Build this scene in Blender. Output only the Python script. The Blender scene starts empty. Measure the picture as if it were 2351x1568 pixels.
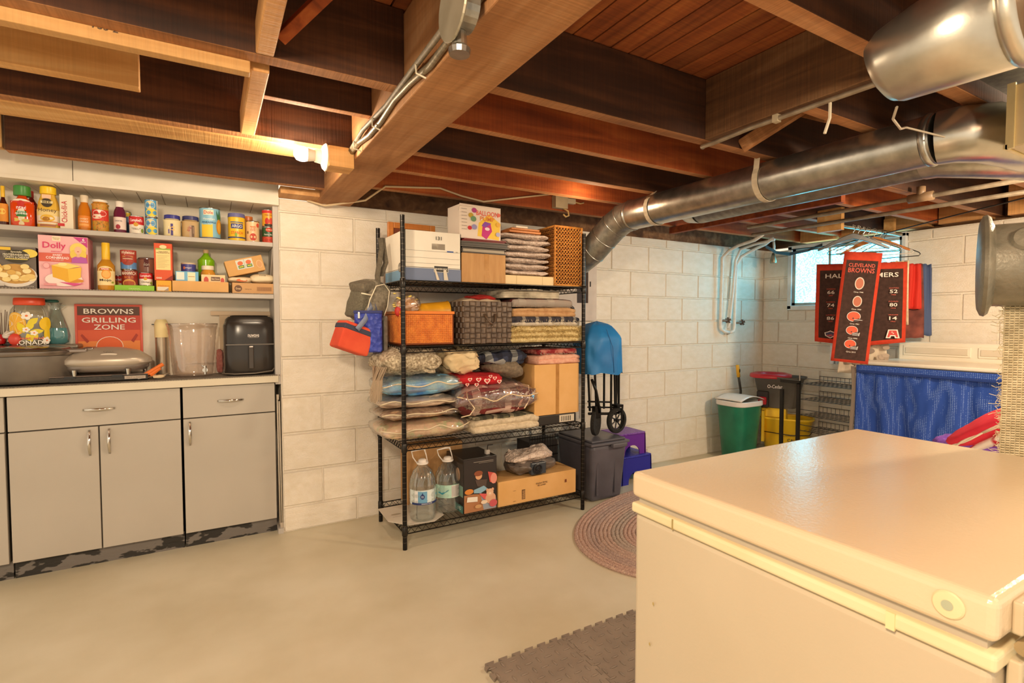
import bpy, math, random
from math import sin, cos, pi, radians
from mathutils import Vector, Matrix, noise

S = bpy.context.scene
COL = S.collection
random.seed(7)

# ------------------------------------------------------------------ camera, light, exposure
cd = bpy.data.cameras.new('camera')
cam = bpy.data.objects.new('camera', cd)
COL.objects.link(cam)
cam.location = (0, 0, 1.25)
cam.rotation_euler = (radians(90 - 2.268), 0, radians(-30.015))
cd.sensor_width = 36
cd.lens = 18.347
cd.clip_start = 0.02
cd.dof.use_dof = True
cd.dof.focus_distance = 2.9
cd.dof.aperture_fstop = 9
S.camera = cam
S.cycles.transparent_max_bounces = 32

w = bpy.data.worlds.new('world')
S.world = w
w.use_nodes = True
w.node_tree.nodes['Background'].inputs[0].default_value = (1.0, 0.83, 0.62, 1)
w.node_tree.nodes['Background'].inputs[1].default_value = 0.42

def lamp(name, loc, power, color, radius=0.03, kind='POINT', rot=None, size=None, spread=None):
    l = bpy.data.lights.new(name, kind)
    l.energy = power
    l.color = color
    if kind == 'AREA':
        l.shape = 'RECTANGLE'; l.size, l.size_y = size
        if spread: l.spread = spread
    else:
        l.shadow_soft_size = radius
    o = bpy.data.objects.new(name, l)
    o.location = loc
    if rot: o.rotation_euler = rot
    COL.objects.link(o)
    return o
WINDOW_GLOW = 4.5
WARM = (1.0, 0.80, 0.56)
lamp('bulb_light', (0.345, 2.38, 1.955), 26, WARM, 0.037)               # the bare bulb by the beam
lamp('fill_light_behind', (-0.35, 0.0, 1.92), 44, WARM, 0.10)            # added fill lamp, out of view by the camera, no known bulb
lamp('fill_light_over_freezer', (1.7, -0.45, 1.92), 13, WARM, 0.06)  # added out of view to brighten the freezer lid
lamp('bulb_light_right', (3.35, 0.35, 1.88), 42, WARM, 0.10)
lamp('glow_light_junction', (1.95, 2.47, 1.93), 1.2, (1.0, 0.72, 0.45), 0.05)  # small lamp added for the warm glow by the junction box
S.view_settings.view_transform = 'Standard'
S.view_settings.look = 'None'
S.view_settings.exposure = 1.5
S.view_settings.gamma = 1.0
S.view_settings.use_curve_mapping = False

# ------------------------------------------------------------------ materials
def lin(h):
    if not isinstance(h, str): return tuple(h)
    v = [int(h[i:i+2], 16) / 255 for i in (0, 2, 4)]
    return tuple(q / 12.92 if q <= .04045 else ((q + .055) / 1.055) ** 2.4 for q in v)
MATS = {}
def newmat(name):
    m = bpy.data.materials.new(name); m.use_nodes = True
    return m, m.node_tree, m.node_tree.nodes['Principled BSDF']
def C(h, rough=.55, metal=0.0, spec=.5):
    k = (h, rough, metal, spec)
    if k not in MATS:
        m, t, b = newmat('paint_%s' % h)
        b.inputs['Base Color'].default_value = (*lin(h), 1)
        b.inputs['Roughness'].default_value = rough
        b.inputs['Metallic'].default_value = metal
        b.inputs['Specular IOR Level'].default_value = spec
        MATS[k] = m
    return MATS[k]
def nd(t, kind, **kw):
    n = t.nodes.new(kind)
    for k, v in kw.items():
        if k.startswith('i_'): n.inputs[k[2:].replace('_', ' ')].default_value = v
        else: setattr(n, k, v)
    return n
def ramp(t, fac, stops):
    r = t.nodes.new('ShaderNodeValToRGB')
    e = r.color_ramp.elements
    while len(e) < len(stops): e.new(.5)
    for q, (p, col) in zip(e, stops):
        q.position = p; q.color = (*lin(col), 1)
    t.links.new(fac, r.inputs[0])
    return r.outputs[0]
def tex(name, c1, c2, scale=5, detail=4, stretch=(1, 1, 1), rough=.6, bump=0.0, bscale=None, metal=0.0, kind='noise', lo=.3, hi=.7, rnd=0.0, bdist=.01, spec=.5, c3=None):
    """mottled procedural material on object coordinates, with optional relief"""
    m, t, b = newmat(name)
    L = t.links
    tc = nd(t, 'ShaderNodeTexCoord')
    mp = nd(t, 'ShaderNodeMapping'); mp.inputs['Scale'].default_value = stretch
    L.new(tc.outputs['Object'], mp.inputs[0])
    vec = mp.outputs[0]
    if rnd:
        oi = nd(t, 'ShaderNodeObjectInfo')
        ad = nd(t, 'ShaderNodeVectorMath', operation='MULTIPLY_ADD')
        ad.inputs[1].default_value = (31, 17, 23)
        L.new(oi.outputs['Random'], ad.inputs[0]); L.new(mp.outputs[0], ad.inputs[2])
        vec = ad.outputs[0]
    n = nd(t, 'ShaderNodeTexNoise', i_Scale=scale, i_Detail=detail)
    L.new(vec, n.inputs['Vector'])
    st = [(lo, c1), (hi, c2)] if c3 is None else [(lo, c1), ((lo + hi) / 2, c3), (hi, c2)]
    col = ramp(t, n.outputs['Fac'], st)
    if rnd:
        hs = nd(t, 'ShaderNodeHueSaturation')
        mm = nd(t, 'ShaderNodeMapRange')
        mm.inputs['To Min'].default_value = 1 - rnd; mm.inputs['To Max'].default_value = 1 + rnd
        L.new(oi.outputs['Random'], mm.inputs[0]); L.new(mm.outputs[0], hs.inputs['Value'])
        L.new(col, hs.inputs['Color']); col = hs.outputs[0]
    L.new(col, b.inputs['Base Color'])
    b.inputs['Roughness'].default_value = rough
    b.inputs['Metallic'].default_value = metal
    b.inputs['Specular IOR Level'].default_value = spec
    if bump:
        if kind == 'voronoi':
            f = nd(t, 'ShaderNodeTexVoronoi', i_Scale=bscale or scale * 4); fo = f.outputs['Distance']
        else:
            f = nd(t, 'ShaderNodeTexNoise', i_Scale=bscale or scale * 4, i_Detail=5); fo = f.outputs['Fac']
        L.new(vec, f.inputs['Vector'])
        bp = nd(t, 'ShaderNodeBump', i_Strength=bump, i_Distance=bdist)
        L.new(fo, bp.inputs['Height']); L.new(bp.outputs[0], b.inputs['Normal'])
    return m
def wood(name, dark, mid, light, axis=0, saw=.5, rough=.8, grime=None):
    """rough sawn lumber: grain along the axis, saw marks across it"""
    m, t, b = newmat(name); L = t.links
    tc = nd(t, 'ShaderNodeTexCoord'); oi = nd(t, 'ShaderNodeObjectInfo')
    ad = nd(t, 'ShaderNodeVectorMath', operation='MULTIPLY_ADD'); ad.inputs[1].default_value = (7, 5, 9)
    L.new(oi.outputs['Random'], ad.inputs[0]); L.new(tc.outputs['Object'], ad.inputs[2])
    st = [9, 9, 9]; st[axis] = .9
    mp = nd(t, 'ShaderNodeMapping'); mp.inputs['Scale'].default_value = st
    L.new(ad.outputs[0], mp.inputs[0])
    n = nd(t, 'ShaderNodeTexNoise', i_Scale=2.2, i_Detail=7, i_Distortion=.6); L.new(mp.outputs[0], n.inputs['Vector'])
    col = ramp(t, n.outputs['Fac'], [(.22, dark), (.5, mid), (.8, light)])
    st2 = [3, 3, 3]; st2[axis] = 150
    mp2 = nd(t, 'ShaderNodeMapping'); mp2.inputs['Scale'].default_value = st2; mp2.inputs['Rotation'].default_value = (.05, .08, .12)
    L.new(ad.outputs[0], mp2.inputs[0])
    n2 = nd(t, 'ShaderNodeTexNoise', i_Scale=1.0, i_Detail=3); L.new(mp2.outputs[0], n2.inputs['Vector'])
    mx = nd(t, 'ShaderNodeMix', data_type='RGBA', blend_type='MULTIPLY')
    mx.inputs[0].default_value = saw
    sc = ramp(t, n2.outputs['Fac'], [(.35, (.45, .42, .4)), (.65, (1.15, 1.1, 1.05))])
    L.new(col, mx.inputs[6]); L.new(sc, mx.inputs[7])
    # broad stains
    n3 = nd(t, 'ShaderNodeTexNoise', i_Scale=2.3, i_Detail=3); L.new(ad.outputs[0], n3.inputs['Vector'])
    mx2 = nd(t, 'ShaderNodeMix', data_type='RGBA', blend_type='MULTIPLY'); mx2.inputs[0].default_value = .8
    s3 = ramp(t, n3.outputs['Fac'], [(.3, grime or (.6, .52, .45)), (.6, (1, 1, 1))])
    L.new(mx.outputs[2], mx2.inputs[6]); L.new(s3, mx2.inputs[7])
    hs = nd(t, 'ShaderNodeHueSaturation'); mm = nd(t, 'ShaderNodeMapRange')
    mm.inputs['To Min'].default_value = .8; mm.inputs['To Max'].default_value = 1.2
    L.new(oi.outputs['Random'], mm.inputs[0]); L.new(mm.outputs[0], hs.inputs['Value'])
    L.new(mx2.outputs[2], hs.inputs['Color']); L.new(hs.outputs[0], b.inputs['Base Color'])
    b.inputs['Roughness'].default_value = rough
    bp = nd(t, 'ShaderNodeBump', i_Strength=.35, i_Distance=.004)
    L.new(n2.outputs['Fac'], bp.inputs['Height']); L.new(bp.outputs[0], b.inputs['Normal'])
    return m
def clear(name, tint=(1, 1, 1), shine=.22, rough=.06, bump=0.0, bscale=30, haze=0.0):
    """thin clear plastic or glass: mostly see-through with a glossy skin"""
    m, t, b = newmat(name); L = t.links
    t.nodes.remove(b)
    out = [q for q in t.nodes if q.type == 'OUTPUT_MATERIAL'][0]
    tr = nd(t, 'ShaderNodeBsdfTransparent'); tr.inputs[0].default_value = (*tint, 1)
    gl = nd(t, 'ShaderNodeBsdfGlossy'); gl.inputs['Roughness'].default_value = rough
    lw = nd(t, 'ShaderNodeLayerWeight', i_Blend=.35)
    mr = nd(t, 'ShaderNodeMapRange'); mr.inputs['To Min'].default_value = shine * .35; mr.inputs['To Max'].default_value = min(1, shine * 2.4)
    L.new(lw.outputs['Facing'], mr.inputs[0])
    mx = nd(t, 'ShaderNodeMixShader'); L.new(mr.outputs[0], mx.inputs[0])
    first = tr.outputs[0]
    if haze:
        df = nd(t, 'ShaderNodeBsdfDiffuse'); df.inputs[0].default_value = (*[min(1, q * .9) for q in tint], 1)
        m0 = nd(t, 'ShaderNodeMixShader'); m0.inputs[0].default_value = haze
        L.new(tr.outputs[0], m0.inputs[1]); L.new(df.outputs[0], m0.inputs[2]); first = m0.outputs[0]
    L.new(first, mx.inputs[1]); L.new(gl.outputs[0], mx.inputs[2]); L.new(mx.outputs[0], out.inputs[0])
    if bump:
        tc = nd(t, 'ShaderNodeTexCoord'); n = nd(t, 'ShaderNodeTexNoise', i_Scale=bscale, i_Detail=3)
        L.new(tc.outputs['Object'], n.inputs['Vector'])
        bp = nd(t, 'ShaderNodeBump', i_Strength=bump, i_Distance=.01); L.new(n.outputs['Fac'], bp.inputs['Height'])
        L.new(bp.outputs[0], gl.inputs['Normal']); L.new(bp.outputs[0], lw.inputs['Normal'])
    return m
def glow(name, col, strength, tex_scale=0):
    m, t, b = newmat(name)
    b.inputs['Emission Color'].default_value = (*lin(col), 1); b.inputs['Emission Strength'].default_value = strength
    b.inputs['Base Color'].default_value = (*lin(col), 1)
    return m
def plaid(name, base, lines, scale=40, dark='101018'):
    """checked cloth: two crossed sets of stripes"""
    m, t, b = newmat(name); L = t.links
    tc = nd(t, 'ShaderNodeTexCoord'); sp = nd(t, 'ShaderNodeSeparateXYZ'); L.new(tc.outputs['Object'], sp.inputs[0])
    prev = None
    cur = nd(t, 'ShaderNodeRGB'); cur.outputs[0].default_value = (*lin(base), 1); out = cur.outputs[0]
    ad = nd(t, 'ShaderNodeMath', operation='ADD'); L.new(sp.outputs[1], ad.inputs[0]); L.new(sp.outputs[2], ad.inputs[1])
    for src, ph in ((sp.outputs[0], 0), (ad.outputs[0], .7)):
        for mul, thr, colr, fac in ((scale, .2, dark, .65), (scale * .5, .75, lines, .75)):
            a = nd(t, 'ShaderNodeMath', operation='MULTIPLY'); a.inputs[1].default_value = mul; L.new(src, a.inputs[0])
            s = nd(t, 'ShaderNodeMath', operation='SINE'); L.new(a.outputs[0], s.inputs[0])
            g = nd(t, 'ShaderNodeMath', operation='GREATER_THAN'); g.inputs[1].default_value = thr; L.new(s.outputs[0], g.inputs[0])
            f = nd(t, 'ShaderNodeMath', operation='MULTIPLY'); f.inputs[1].default_value = fac; L.new(g.outputs[0], f.inputs[0])
            mx = nd(t, 'ShaderNodeMix', data_type='RGBA'); L.new(f.outputs[0], mx.inputs[0]); L.new(out, mx.inputs[6]); mx.inputs[7].default_value = (*lin(colr), 1)
            out = mx.outputs[2]
    L.new(out, b.inputs['Base Color']); b.inputs['Roughness'].default_value = .95
    n = nd(t, 'ShaderNodeTexNoise', i_Scale=220); L.new(tc.outputs['Object'], n.inputs['Vector'])
    bp = nd(t, 'ShaderNodeBump', i_Strength=.4, i_Distance=.004); L.new(n.outputs['Fac'], bp.inputs['Height']); L.new(bp.outputs[0], b.inputs['Normal'])
    return m

BLOCK = tex('painted_block', 'ece0cc', 'f4eadb', 6, rough=.5, bump=.6, bscale=45, bdist=.006, rnd=.012)
MORTAR = tex('painted_mortar', 'e2d6c2', 'f0e7d8', 20, rough=.6, bump=.5, bscale=90)
FLOORM = tex('painted_concrete', 'cbc1a6', 'dad2bb', 2.2, detail=8, rough=.38, bump=.05, bscale=25, lo=.35, hi=.65)
JX = wood('old_joist', '8c5c34', 'b47c4c', 'd09c6c', 0, .35)
JXR = wood('red_joist', '6c2c0c', 'a04c1a', 'c06c30', 0, .25)
JY = wood('old_beam', 'a06c3c', 'c48c58', 'd8a878', 1, .25)
JYD = wood('old_header', '4c301a', '74502e', '987450', 1, .35)
PINE = wood('new_pine', 'c08a48', 'dca866', 'ecc486', 0, .12, .65, (.85, .8, .72))
PINEY = wood('new_pine_cross', 'b07840', 'd29a5c', 'e2b27c', 1, .2, .65, (.8, .75, .68))
PLANK = wood('subfloor_plank', '6c3414', '9c5426', 'b87238', 1, .3)
GALV = tex('galvanised', '9b9a94', 'c4c2ba', 18, rough=.30, metal=.95, bump=.05, bscale=40, rnd=.05)
GALVD = tex('galvanised_dull', '85847e', 'aaa89e', 30, rough=.42, metal=.9, bump=.1, bscale=60)
PIPE = tex('old_pipe', '8a7a66', 'a89a84', 25, rough=.5, metal=.4)
WPIPE = tex('painted_pipe', 'd8d4cc', 'efeae0', 20, rough=.5, bump=.2)
STEEL = C('c8c8c4', .18, 1.0)
CHROME = C('d8d4cc', .12, 1.0)
BLKMET = C('1c1a18', .32, .6)
CABM = tex('cabinet_paint', 'b4aca0', 'bcb4a8', 2, rough=.42, bump=.03, bscale=30)
KICK = tex('peeling_kick', '2c2824', '77706a', 9, detail=9, stretch=(1, 1, 2.5), rough=.6, bump=.5, bscale=12, lo=.47, hi=.5)
COUNT = tex('counter_laminate', 'd2c8b2', 'dcd2bc', 4, rough=.45)
SHELFM = tex('shelf_paint', 'b9b2aa', 'c3bcb4', 5, rough=.5, bump=.05)
CREAMW = tex('cream_board', 'e4dac6', 'efe6d6', 6, rough=.6, bump=.1)
CARD = tex('cardboard', 'b98a58', 'c79a66', 8, rough=.8, stretch=(6, 1, 1), bump=.06, bscale=60, rnd=.05)
CARDL = tex('cardboard_light', 'd6a462', 'e0b072', 8, rough=.8, rnd=.04)
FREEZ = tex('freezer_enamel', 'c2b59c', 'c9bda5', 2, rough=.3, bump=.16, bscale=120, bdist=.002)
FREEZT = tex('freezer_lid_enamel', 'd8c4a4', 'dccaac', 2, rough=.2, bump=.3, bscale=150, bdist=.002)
GASK = tex('yellowed_trim', 'dccfa4', 'e6dab4', 6, rough=.4)
RUBB = C('3a3734', .7)
BLACKP = C('1b1b1d', .4)

# ------------------------------------------------------------------ mesh helpers
class M:
    def __init__(s): s.v = []; s.f = []; s.m = []
    def add(s, vs, fs, m=0):
        o = len(s.v); s.v += [tuple(q) for q in vs]
        for f in fs: s.f.append([i + o for i in f]); s.m.append(m)
        return s
    def box(s, x0, x1, y0, y1, z0, z1, m=0):
        return s.add([(x0, y0, z0), (x1, y0, z0), (x1, y1, z0), (x0, y1, z0), (x0, y0, z1), (x1, y0, z1), (x1, y1, z1), (x0, y1, z1)],
                     [(3, 2, 1, 0), (4, 5, 6, 7), (0, 1, 5, 4), (1, 2, 6, 5), (2, 3, 7, 6), (3, 0, 4, 7)], m)
    def tube(s, pts, r, n=6, m=0, cap=True):
        P = [Vector(p) for p in pts]; N = len(P)
        rr = r if isinstance(r, (list, tuple)) else [r] * N
        vs = []; up = None
        for i in range(N):
            d = (P[min(i + 1, N - 1)] - P[max(i - 1, 0)])
            if d.length < 1e-9: d = Vector((0, 0, 1))
            d.normalize()
            if up is None:
                up = Vector((0, 0, 1)) if abs(d.z) < .9 else Vector((1, 0, 0))
            a = up - d * up.dot(d)
            if a.length < 1e-6: a = d.orthogonal()
            a.normalize(); up = a; b = d.cross(a)
            for k in range(n):
                t = 2 * pi * k / n
                vs.append(P[i] + (a * cos(t) + b * sin(t)) * rr[i])
        fs = [(i * n + k, i * n + (k + 1) % n, (i + 1) * n + (k + 1) % n, (i + 1) * n + k) for i in range(N - 1) for k in range(n)]
        if cap: fs += [tuple(range(n))[::-1], tuple((N - 1) * n + k for k in range(n))]
        return s.add(vs, fs, m)
    def lathe(s, prof, n=20, c=(0, 0, 0), sx=1, sy=1, ms=None, cap=True, e=2.0, m=0):
        vs = []; N = len(prof)
        for r, z in prof:
            for k in range(n):
                t = 2 * pi * k / n; ct, st = cos(t), sin(t)
                q = (abs(ct) ** e + abs(st) ** e) ** (-1 / e)
                vs.append((c[0] + r * ct * q * sx, c[1] + r * st * q * sy, c[2] + z))
        for i in range(N - 1):
            s.add([], [], 0)
        o = len(s.v); s.v += vs
        for i in range(N - 1):
            mi = ms[i] if ms else m
            for k in range(n):
                s.f.append([o + i * n + k, o + i * n + (k + 1) % n, o + (i + 1) * n + (k + 1) % n, o + (i + 1) * n + k]); s.m.append(mi)
        if cap:
            if prof[0][0] > 1e-4: s.f.append([o + k for k in range(n)][::-1]); s.m.append(ms[0] if ms else m)
            if prof[-1][0] > 1e-4: s.f.append([o + (N - 1) * n + k for k in range(n)]); s.m.append(ms[-1] if ms else m)
        return s
    def grid(s, fn, nu, nv, m=0, wu=False):
        vs = [fn(i / nu, j / nv) for j in range(nv + 1) for i in range(nu if wu else nu + 1)]
        W = nu if wu else nu + 1
        fs = [(j * W + i, j * W + (i + 1) % W, (j + 1) * W + (i + 1) % W, (j + 1) * W + i) for j in range(nv) for i in range(nu)]
        return s.add(vs, fs, m)
    def prism(s, pts, y0, y1, m=0):   # outline in x,z pushed from y0 to y1
        n = len(pts)
        vs = [(a, y0, b) for a, b in pts] + [(a, y1, b) for a, b in pts]
        return s.add(vs, [tuple(range(n)), tuple(range(n, 2 * n))[::-1]] + [(i, i + n, (i + 1) % n + n, (i + 1) % n) for i in range(n)], m)
    def slab(s, pts, z0, z1, m=0):    # outline in x,y pushed up
        n = len(pts)
        vs = [(a, b, z0) for a, b in pts] + [(a, b, z1) for a, b in pts]
        return s.add(vs, [tuple(range(n))[::-1], tuple(range(n, 2 * n))] + [(i, (i + 1) % n, (i + 1) % n + n, i + n) for i in range(n)], m)
    def xf(s, mat):
        s.v = [tuple(mat @ Vector(q)) for q in s.v]; return s
    def build(s, name, mats, parent=None, loc=(0, 0, 0), rz=0, smooth=False, bevel=0, seg=2, solid=0, sub=0, **props):
        me = bpy.data.meshes.new(name)
        me.from_pydata(s.v, [], s.f)
        if not isinstance(mats, (list, tuple)): mats = [mats]
        for q in mats: me.materials.append(C(q) if isinstance(q, str) else q)
        me.polygons.foreach_set('material_index', s.m)
        if smooth:
            me.polygons.foreach_set('use_smooth', [True] * len(s.f))
        me.update()
        o = bpy.data.objects.new(name, me); COL.objects.link(o)
        if smooth and smooth != 'all': me.set_sharp_from_angle(angle=radians(40))
        o.location = loc; o.rotation_euler = (0, 0, rz)
        if parent: o.parent = parent
        if solid:
            q = o.modifiers.new('thickness', 'SOLIDIFY'); q.thickness = solid; q.offset = 0
        if bevel:
            q = o.modifiers.new('bevel', 'BEVEL'); q.width = bevel; q.segments = seg; q.limit_method = 'ANGLE'
        if sub:
            q = o.modifiers.new('sub', 'SUBSURF'); q.levels = sub; q.render_levels = sub
        for k, v in props.items(): o[k] = v
        return o
def tag(o, label, cat, group=None):
    o['label'] = label; o['category'] = cat
    if group: o['group'] = group
    return o
def thing(name, label, cat, loc, rz=0, group=None, rot=None):
    o = bpy.data.objects.new(name, None); COL.objects.link(o)
    o.empty_display_size = .05
    o.location = loc; o.rotation_euler = rot or (0, 0, rz)
    return tag(o, label, cat, group)
def bx(name, mat, parent, x0, x1, y0, y1, z0, z1, bevel=0, **k):
    """a box with its own origin at its centre"""
    cx, cy, cz = (x0 + x1) / 2, (y0 + y1) / 2, (z0 + z1) / 2
    return M().box(x0 - cx, x1 - cx, y0 - cy, y1 - cy, z0 - cz, z1 - cz).build(name, mat, parent, (cx, cy, cz), bevel=bevel, **k)

FONT = {}
def glyphs(s, bold=.012):
    if (s, bold) not in FONT:
        cu = bpy.data.curves.new('t', 'FONT'); cu.body = s; cu.size = 1; cu.resolution_u = 2; cu.offset = bold
        cu.align_x = 'CENTER'; cu.space_line = .85
        ob = bpy.data.objects.new('t', cu); COL.objects.link(ob)
        bpy.context.view_layer.update()
        me = bpy.data.meshes.new_from_object(ob.evaluated_get(bpy.context.evaluated_depsgraph_get()))
        vs = [(v.co.x, v.co.y) for v in me.vertices]; fs = [tuple(p.vertices) for p in me.polygons]
        bpy.data.objects.remove(ob); bpy.data.meshes.remove(me); bpy.data.curves.remove(cu)
        if vs:
            x0 = min(v[0] for v in vs); x1 = max(v[0] for v in vs); y0 = min(v[1] for v in vs); y1 = max(v[1] for v in vs)
        else: x0 = y0 = 0; x1 = y1 = 1
        FONT[(s, bold)] = (vs, fs, x0, x1, y0, y1)
    return FONT[(s, bold)]
def art(parent, items, y=0, R=None, name='printed_label', mat=None, eps=.0004, sy=1.0, base=None, **props):
    """flat print: ('r',x0,x1,z0,z1,col) ('e',cx,cz,rx,rz,col) ('p',pts,col) ('t',text,cx,cz,h,col[,w[,rot]]); R wraps it round a cylinder"""
    b = M(); cols = []; k = 0
    for it in items:
        k += 1
        tp = it[0]; col = it[5] if tp in 're' else (it[2] if tp == 'p' else it[5])
        if tp == 'r':
            _, x0, x1, z0, z1, _ = it; n = 10 if R else 1
            vs = [(x0 + (x1 - x0) * i / n, z) for z in (z0, z1) for i in range(n + 1)]
            fs = [(i, i + 1, i + n + 2, i + n + 1) for i in range(n)]
        elif tp == 'e':
            _, cx, cz, rx, rz_, _ = it; n = 20
            vs = [(cx, cz)] + [(cx + rx * cos(2 * pi * i / n), cz + rz_ * sin(2 * pi * i / n)) for i in range(n)]
            fs = [(0, i + 1, (i + 1) % n + 1) for i in range(n)]
        elif tp == 'p':
            vs = list(it[1]); fs = [tuple(range(len(vs)))]
        else:
            _, s, cx, cz, h, _ = it[:6]
            wd = it[6] if len(it) > 6 else None; ro = it[7] if len(it) > 7 else 0
            gv, fs, x0, x1, y0, y1 = glyphs(s)
            sc = h / (y1 - y0); sx = (wd / (x1 - x0)) if wd else sc
            vs = []
            for a, q in gv:
                a = (a - (x0 + x1) / 2) * sx; q = (q - (y0 + y1) / 2) * sc
                vs.append((cx + a * cos(ro) - q * sin(ro), cz + a * sin(ro) + q * cos(ro)))
        if col not in cols: cols.append(col)
        e = eps * k
        if R:
            P = [((R + e) * sin(a / R), -(R + e) * cos(a / R) * sy + y, q) for a, q in vs]
        else:
            P = [(a, y - e, q) for a, q in vs]
        b.add(P, fs, cols.index(col))
    if base is not None: b.xf(base)
    return b.build(name, cols, parent, **props)
SIDE = Matrix.Rotation(radians(-90), 4, 'Z')      # turns a front print to the left (-X) face
def superell(w, d, h, e1=.5, e2=.5, nu=28, nv=14, amp=.0, fr=6, seed=0, z0=0):
    """cushion shape; e near 0 is boxy, 1 is round"""
    b = M()
    def sg(a, e): return math.copysign(abs(a) ** e, a)
    def fn(u, v):
        t = u * 2 * pi; p = -pi / 2 + pi * v
        x = w / 2 * sg(cos(p), e1) * sg(cos(t), e2); y = d / 2 * sg(cos(p), e1) * sg(sin(t), e2); z = h / 2 * sg(sin(p), e1)
        if amp:
            q = Vector((x * fr + seed * 3.1, y * fr, z * fr * 2))
            n = noise.noise_vector(q)
            n2 = noise.noise_vector(q * 2.7 + Vector((seed, 4, 1)))
            n += n2 * .5 + noise.noise_vector(q * 5.5) * .22
            x += n.x * amp; y += n.y * amp; z += n.z * amp * .8
        return (x, y, z + h / 2 + z0)
    if amp: nu = int(nu * 1.9); nv = int(nv * 1.9)
    b.grid(fn, nu, nv, wu=True)
    return b
def folded(w, d, h, layers, seed=0, wav=.006, nx=22, sag=0.0, lean=0.0):
    """a folded textile: scalloped front made of its folds, waved along its width"""
    b = M()
    prof = []
    for L in range(layers):
        for k in range(5):
            a = -pi / 2 + pi * k / 4
            zc = (L + .5) * h / layers
            prof.append((-d / 2 - cos(a) * h / layers * .45, zc + sin(a) * h / layers * .48))
    prof += [(d / 2, h), (d / 2, 0)]
    n = len(prof)
    def fn(u, v):
        i = min(int(round(v * n)), n) % n
        y, z = prof[i]; x = (u - .5) * w
        q = Vector((x * 9 + seed * 5.3, z * 22, seed))
        k = noise.noise(q); k2 = noise.noise(q * 2.3 + Vector((3, 1, 4)))
        edge = min(1, min(u, 1 - u) * 9)
        zz = z * (1 - .12 * (1 - edge)) + k * wav * 1.4 * (z / h + .2) - sag * (abs(u - .5) * 2) ** 2 * z / h + lean * (u - .5)
        return (x + k2 * wav * (1 - edge), y + (k2 * wav if y < 0 else 0) + (1 - edge) * .006 * (1 if y < 0 else -1), max(0, zz))
    b.grid(fn, nx, n)
    # end caps
    W = nx + 1
    for i in (0, nx):
        b.f.append([j * W + i for j in range(n)][::(1 if i == 0 else -1)]); b.m.append(0)
    return b
def arc(cx, cz, r, a0, a1, n, y=0):
    return [(cx + r * cos(radians(a0 + (a1 - a0) * i / n)), y, cz + r * sin(radians(a0 + (a1 - a0) * i / n))) for i in range(n + 1)]
def clone(o, loc=None, parent=None, label=None):
    c = o.copy(); COL.objects.link(c)
    if parent: c.parent = parent
    if loc is not None: c.location = loc
    if label: c['label'] = label
    for ch in o.children: clone(ch, parent=c)
    return c


# ================================================================== the setting
floor = M().box(-2.6, 5.2, -1.6, 3.75, -.08, 0).build('floor', FLOORM, kind='structure')

unit = None
def block(parent, frame, a0, a1, z0, z1, jit=.0):
    """one painted concrete block; frame 'Y' faces -Y, 'X' faces -X"""
    global unit
    if unit is None:
        b = M(); c = .012; d = .02
        b.v = [(-.5, 0, -.5), (.5, 0, -.5), (.5, 0, .5), (-.5, 0, .5), (-.485, -1, -.46), (.485, -1, -.46), (.485, -1, .46), (-.485, -1, .46)]
        b.f = [[4, 5, 6, 7], [0, 1, 5, 4], [1, 2, 6, 5], [2, 3, 7, 6], [3, 0, 4, 7]]; b.m = [0] * 5
        unit = b.build('block', BLOCK, parent)
        o = unit
    else:
        o = unit.copy(); COL.objects.link(o); o.parent = parent
    o.name = 'block'
    if frame == 'Y':
        o.location = ((a0 + a1) / 2, 3.309, (z0 + z1) / 2); o.scale = (abs(a1 - a0) - .004, .008 + jit, z1 - z0 - .004)
    else:
        o.location = (4.839, (a0 + a1) / 2, (z0 + z1) / 2); o.rotation_euler = (0, 0, radians(-90)); o.scale = (abs(a1 - a0) - .008, .009 + jit, z1 - z0 - .008)
    return o
CO = [0, .147, .36, .583, .805, 1.033, 1.249, 1.455, 1.668, 1.884, 1.955]
wb = M().box(.352, 5.0, 3.307, 3.70, 0, 1.955).build('wall_back', MORTAR, kind='structure')
for i in range(10):
    z0, z1 = CO[i], CO[i + 1]
    off = .78 if i % 2 == 0 else .575
    xs = [.352] + [off + .4125 * k for k in range(-1, 12) if .352 + .06 < off + .4125 * k < 4.78] + [4.835]
    for a, b_ in zip(xs, xs[1:]):
        block(wb, 'Y', a, b_, z0, z1, random.uniform(0, .002))
wf = M().box(4.837, 5.0, -1.4, 2.06, 0, 1.96).box(4.837, 5.0, 3.02, 3.31, 0, 1.93).box(4.837, 5.0, 2.06, 3.02, 0, 1.36).build('wall_far', MORTAR, kind='structure')
for i in range(10):
    z0, z1 = CO[i], CO[i + 1]
    off = 1.69 if i % 2 == 0 else 1.89
    ys = [-1.4] + [off + .4125 * k for k in range(-8, 4) if -1.3 < off + .4125 * k < 3.24] + [3.30]
    for a, b_ in zip(ys, ys[1:]):
        if i == 9 and b_ > 3.0: continue
        for p, q in (((a, b_),) if z1 <= 1.3 else ((a, min(b_, 2.05)), (max(a, 3.03), b_))):
            if q - p > .03: block(wf, 'X', p, q, z0, min(z1, 1.975) if z0 > 1.2 or z1 < 1.3 else z1, random.uniform(0, .003))
for a, b_ in ((2.05, 2.45), (2.45, 2.86), (2.86, 3.03)): block(wf, 'X', a, b_, 1.249, 1.352)
# niche shell
M().box(-1.6, .352, 3.60, 3.66, 0, 2.1).build('wall_niche', CREAMW, kind='structure')
nj = M().box(.322, .351, 3.312, 3.60, .88, 1.93).box(.322, .351, 3.295, 3.6, 0, .03).build('wall_niche_end', SHELFM, kind='structure')
M().box(-.1, .321, 3.585, 3.60, 1.0, 1.16).build('seam_board', CREAMW, nj)

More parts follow.
